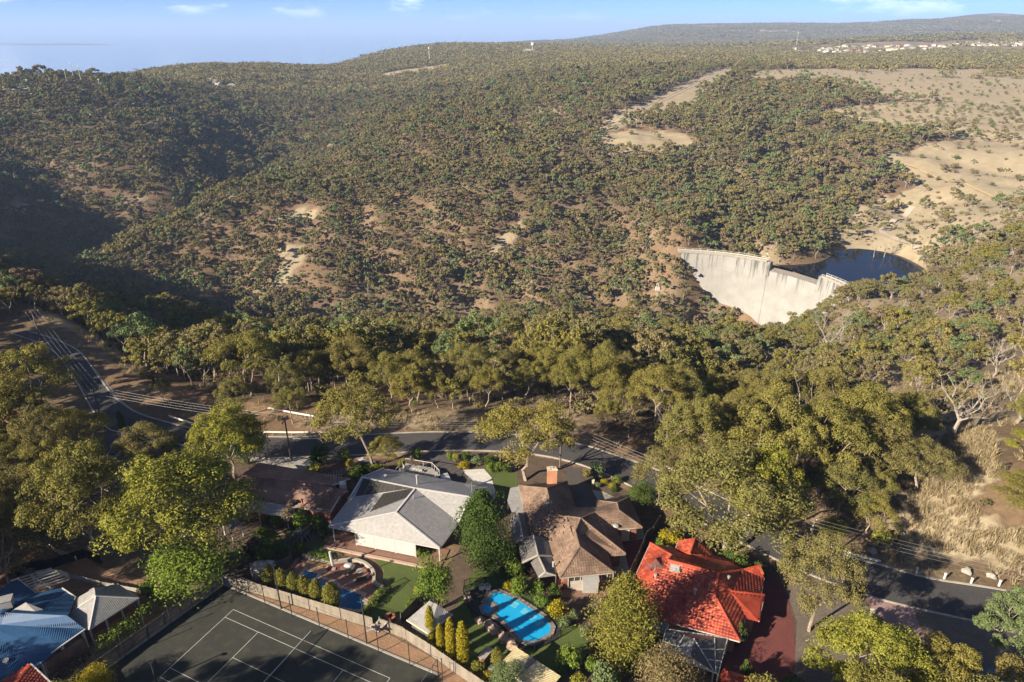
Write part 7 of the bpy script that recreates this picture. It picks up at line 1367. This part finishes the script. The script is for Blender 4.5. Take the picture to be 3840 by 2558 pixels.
LEFT = [((-440.3, 882.3),'far_white','white roofed house low on the left wooded ridge',1.3),((-441.8, 906.8),'far_red','red roof behind the white roofed house on the left ridge',1.2),((-438.3, 857.5),'far_white','long pale roof at the foot of the left ridge houses',1.3),((-442.5, 923.4),'far_grey','grey roof at the right of the left ridge houses',1.1),
  ((-499.8, 856.1),'far_grey','grey roof among gums on the left slope',1.1),((-509.6, 860.1),'far_white','pale roof beside the grey roof on the left slope',.9),((-516.8, 998.8),'far_red','dark red roof above the yellow tree on the left ridge',1.3),((-494.4, 958.9),'far_red','dark red roof below the yellow tree on the left ridge',1.2),
  ((-562.9, 944),'far_red','bright red roof near the top of the left ridge',1.0),((-607.4, 903.2),'far_white','long white roof at the left edge of the ridge',1.5),((-604.1, 916.9),'far_white','green lawned pale roof at the left ridge top',1.0),((-632.3, 903.5),'far_white','pale roof at the very left edge of the ridge',1.1),
  ((-566.7, 995.6),'far_white','pale roof on the crest of the left ridge',1.1),((-545.4, 1022),'far_grey','grey roof on the crest right of the mast poles',1.1),((-543.1, 1334.7),'far_white','white house with gable high on the left ridge',1.4),((-560.8, 1356.6),'far_white','small pale house above the gabled white one',1.0),((-516.2, 1339.1),'far_grey','grey house right of the gabled white one',1.1),((-463.3, 1318.7),'far_red','pinkish house lower right on the left ridge',1.0),((-596.2, 1414.2),'far_red','small red house on the ridge skyline',.9),((-643.8, 1412.1),'far_white','white gabled house on the ridge skyline',1.1)]
for p, k, l, s in LEFT: far_house(p, k, l, s, random.uniform(-.6,.6))
TOWN = 'pale houses of the far estate below the hills'
rt = np.random.default_rng(12); k = 0
TOWNPTS = [(1426.7, 2418.5), (1480.0, 2485.9), (1487.6, 2469.4), (1516.9, 2486.0), (1494.8, 2418.7), (1509.2, 2435.9), (1546.1, 2469.3), (1554.9, 2452.5), (1539.4, 2402.2), (1594.1, 2469.5), (1571.8, 2402.2), (1589.7, 2402.3), (1594.4, 2402.2), (1616.4, 2402.4), (1661.7, 2453.1), (1659.3, 2419.2), (1119.3, 2499.2), (1108.2, 2448.8), (1113.7, 2415.6), (1145.6, 2432.8), (1180.9, 2449.9), (1175.0, 2399.7), (1210.2, 2399.9), (1226.7, 2399.9), (1247.7, 2400.3), (1285.0, 2417.3), (1268.8, 2366.7), (1312.1, 2384.2), (1322.4, 2367.2), (1365.3, 2401.5), (1367.6, 2367.8), (1372.1, 2351.0), (1011.1, 2397.7), (1005.0, 2347.6), (1061.7, 2414.9), (1046.2, 2348.0), (1058.4, 2314.9), (1067.9, 2315.1), (1125.2, 2382.3), (1129.6, 2365.7), (1123.6, 2315.6), (1146.6, 2315.6), (1154.3, 2298.8), (1183.1, 2299.0), (1209.5, 2316.1), (1205.3, 2282.4), (1232.4, 2299.7), (1269.1, 2333.3), (1261.3, 2266.2), (1276.7, 2266.4), (950.8, 2280.6), (976.4, 2297.5), (986.4, 2297.7), (1004.1, 2298.0), (999.4, 2214.6), (1015.4, 2231.3), (1046.2, 2231.4), (1069.1, 2248.1), (1099.7, 2265.0), (1120.4, 2265.1), (1096.3, 2198.2), (1141.2, 2248.8), (1168.7, 2265.6), (1155.3, 2198.3), (1614.3, 2520.2), (1598.9, 2486.4), (1615.9, 2486.3), (1660.5, 2537.5), (1636.4, 2486.5), (1682.8, 2537.3), (1686.2, 2520.6), (1664.3, 2470.1), (1667.3, 2453.3), (1720.5, 2520.5), (1492.9, 2402.0), (1505.9, 2402.0), (1495.3, 2368.2), (1518.7, 2385.4), (1567.2, 2435.7), (1565.7, 2418.9), (1557.5, 2385.1), (1589.0, 2402.3), (1612.3, 2419.4), (1593.4, 2368.4), (1603.3, 2368.8), (1647.1, 2402.6), (933.0, 2197.4), (946.1, 2164.4), (960.4, 2164.5), (954.9, 2097.9), (997.9, 2131.6), (1017.5, 2131.4), (895.0, 2545.4), (911.7, 2578.6), (925.1, 2562.2), (942.4, 2529.5), (922.1, 2413.5), (936.4, 2430.2)]
RN_ = (['upper right']*16+['middle']*16+['lower middle']*18+['lower']*14+['topmost right']*10+['right hand']*12+['lowest']*6+['leftmost']*6)
for k, p in enumerate(TOWNPTS):
    kd = ('far_white','far_grey','far_white','far_red','far_white')[int(rt.integers(0,5))]; far_house(p, kd, '%s roofed house in the %s row of the far estate below the hills' % ({'far_white':'white','far_grey':'grey','far_red':'red'}[kd], RN_[k]), 1.15, rt.uniform(-.8,.8), TOWN)
far_house((51, 2180.3), 'far_white', 'long white hall on the far wooded plain', 1.0, .1, ms=FHW)
x, y = (63.5, 2263.4); z = hz(x,y); e = empty('water_tower', (x,y,z), 'white water tower rising above the far woods', 'water tower'); MB().tube([(0,0,0),(0,0,18)],[2,2],10).build('shaft', M['concrete'], e); MB().tube([(0,0,16),(0,0,18),(0,0,25),(0,0,26)],[2.5,6,6,5],16).build('tank', M['white_paint'], e)
x, y = (-210, 1876.8); z = hz(x,y); e = empty('phone_mast', (x,y,z), 'slim white phone mast on the far clearing', 'mast'); MB().tube([(0,0,0),(0,0,36)],[.9,.5],8).build('pole', M['white_paint'], e); MB().tube([(0,0,32),(0,0,37)],[1.9,1.9],8).build('antenna_ring', M['white_paint'], e)
x, y = (-1684.1, 9063.1); z = hz(x,y); e = empty('lattice_mast', (x,y,z), 'faint lattice mast on the far skyline', 'mast'); mb = MB()
for a in range(3): c, s_ = math.cos(a*2.09), math.sin(a*2.09); mb.bar((c*3,s_*3,0),(c*.4,s_*.4,75),.6,.6)
mb.build('legs', M['galv'], e); MB().tube([(0,0,70),(0,0,90)],.3,5).build('spike', M['galv'], e)
x, y = (973.5, 2546.6); z = hz(x,y); e = empty('phone_mast', (x,y,z), 'pale phone mast left of the far estate', 'mast'); MB().tube([(0,0,0),(0,0,48)],[.9,.6],8).build('pole', M['galv'], e); MB().tube([(0,0,44),(0,0,48)],[2,2],8).build('antenna_ring', M['galv'], e)
for i, px in enumerate(((-593.2, 971.3),(-597, 994.7),(-588.4, 995.8),(-609.8, 915.3),(-555.7, 979.8))):
    z = hz(*px); h = (20,26,24,14,14)[i]; e = empty('floodlight_pole', (px[0],px[1],z), ('left','middle','right','far left short','short right')[i]+' pale floodlight pole on the left ridge skyline', 'floodlight'); MB().tube([(0,0,0),(0,0,h)],[.45,.3],6).build('pole', M['white_paint'], e); MB().box((0,0,h),(2.2,.5,.8)).build('lamp_rack', M['white_paint'], e)
for p, l in (((-505.4, 965.1),'left golden tree between the red roofs on the left ridge'),((-509.7, 1005.4),'right golden tree between the red roofs on the left ridge')):
    place(BUSH['yellow_leaf'], 'golden_tree', p[0], p[1], 9, 9, l, 'tree')
for p, l in (((259.8, 458.2),'slim dead trunk in the shallows left of the drowned trees'),((252.3, 457.8),'leaning dead branch standing in the reservoir'),((278.8, 450),'dead trunk at the far shore of the reservoir'),((275.2, 437),'pair of bleached trunks at the right shore'),((267.9, 464.5),'short dead stump at the far shore')):
    place(DEAD[0], 'drowned_tree', p[0], p[1], 11, 8, l, 'dead tree', z=-77)
# ------------------------------------------------------------------ the air
mh = bpy.data.materials.new('haze_air'); mh.use_nodes = True; nt = mh.node_tree
for n in list(nt.nodes):
    if n.type != 'OUTPUT_MATERIAL': nt.nodes.remove(n)
pv = N(nt, 'ShaderNodeVolumePrincipled'); pv.inputs['Color'].default_value = (.42,.61,1.0,1); pv.inputs['Density'].default_value = 0.00007; pv.inputs['Anisotropy'].default_value = 0.0
nt.links.new(pv.outputs[0], nt.nodes['Material Output'].inputs['Volume'])
hb = MB().box((0, 30000, 85), (124000, 62000, 570)).build('haze', mh); tag(hb, kind='stuff')
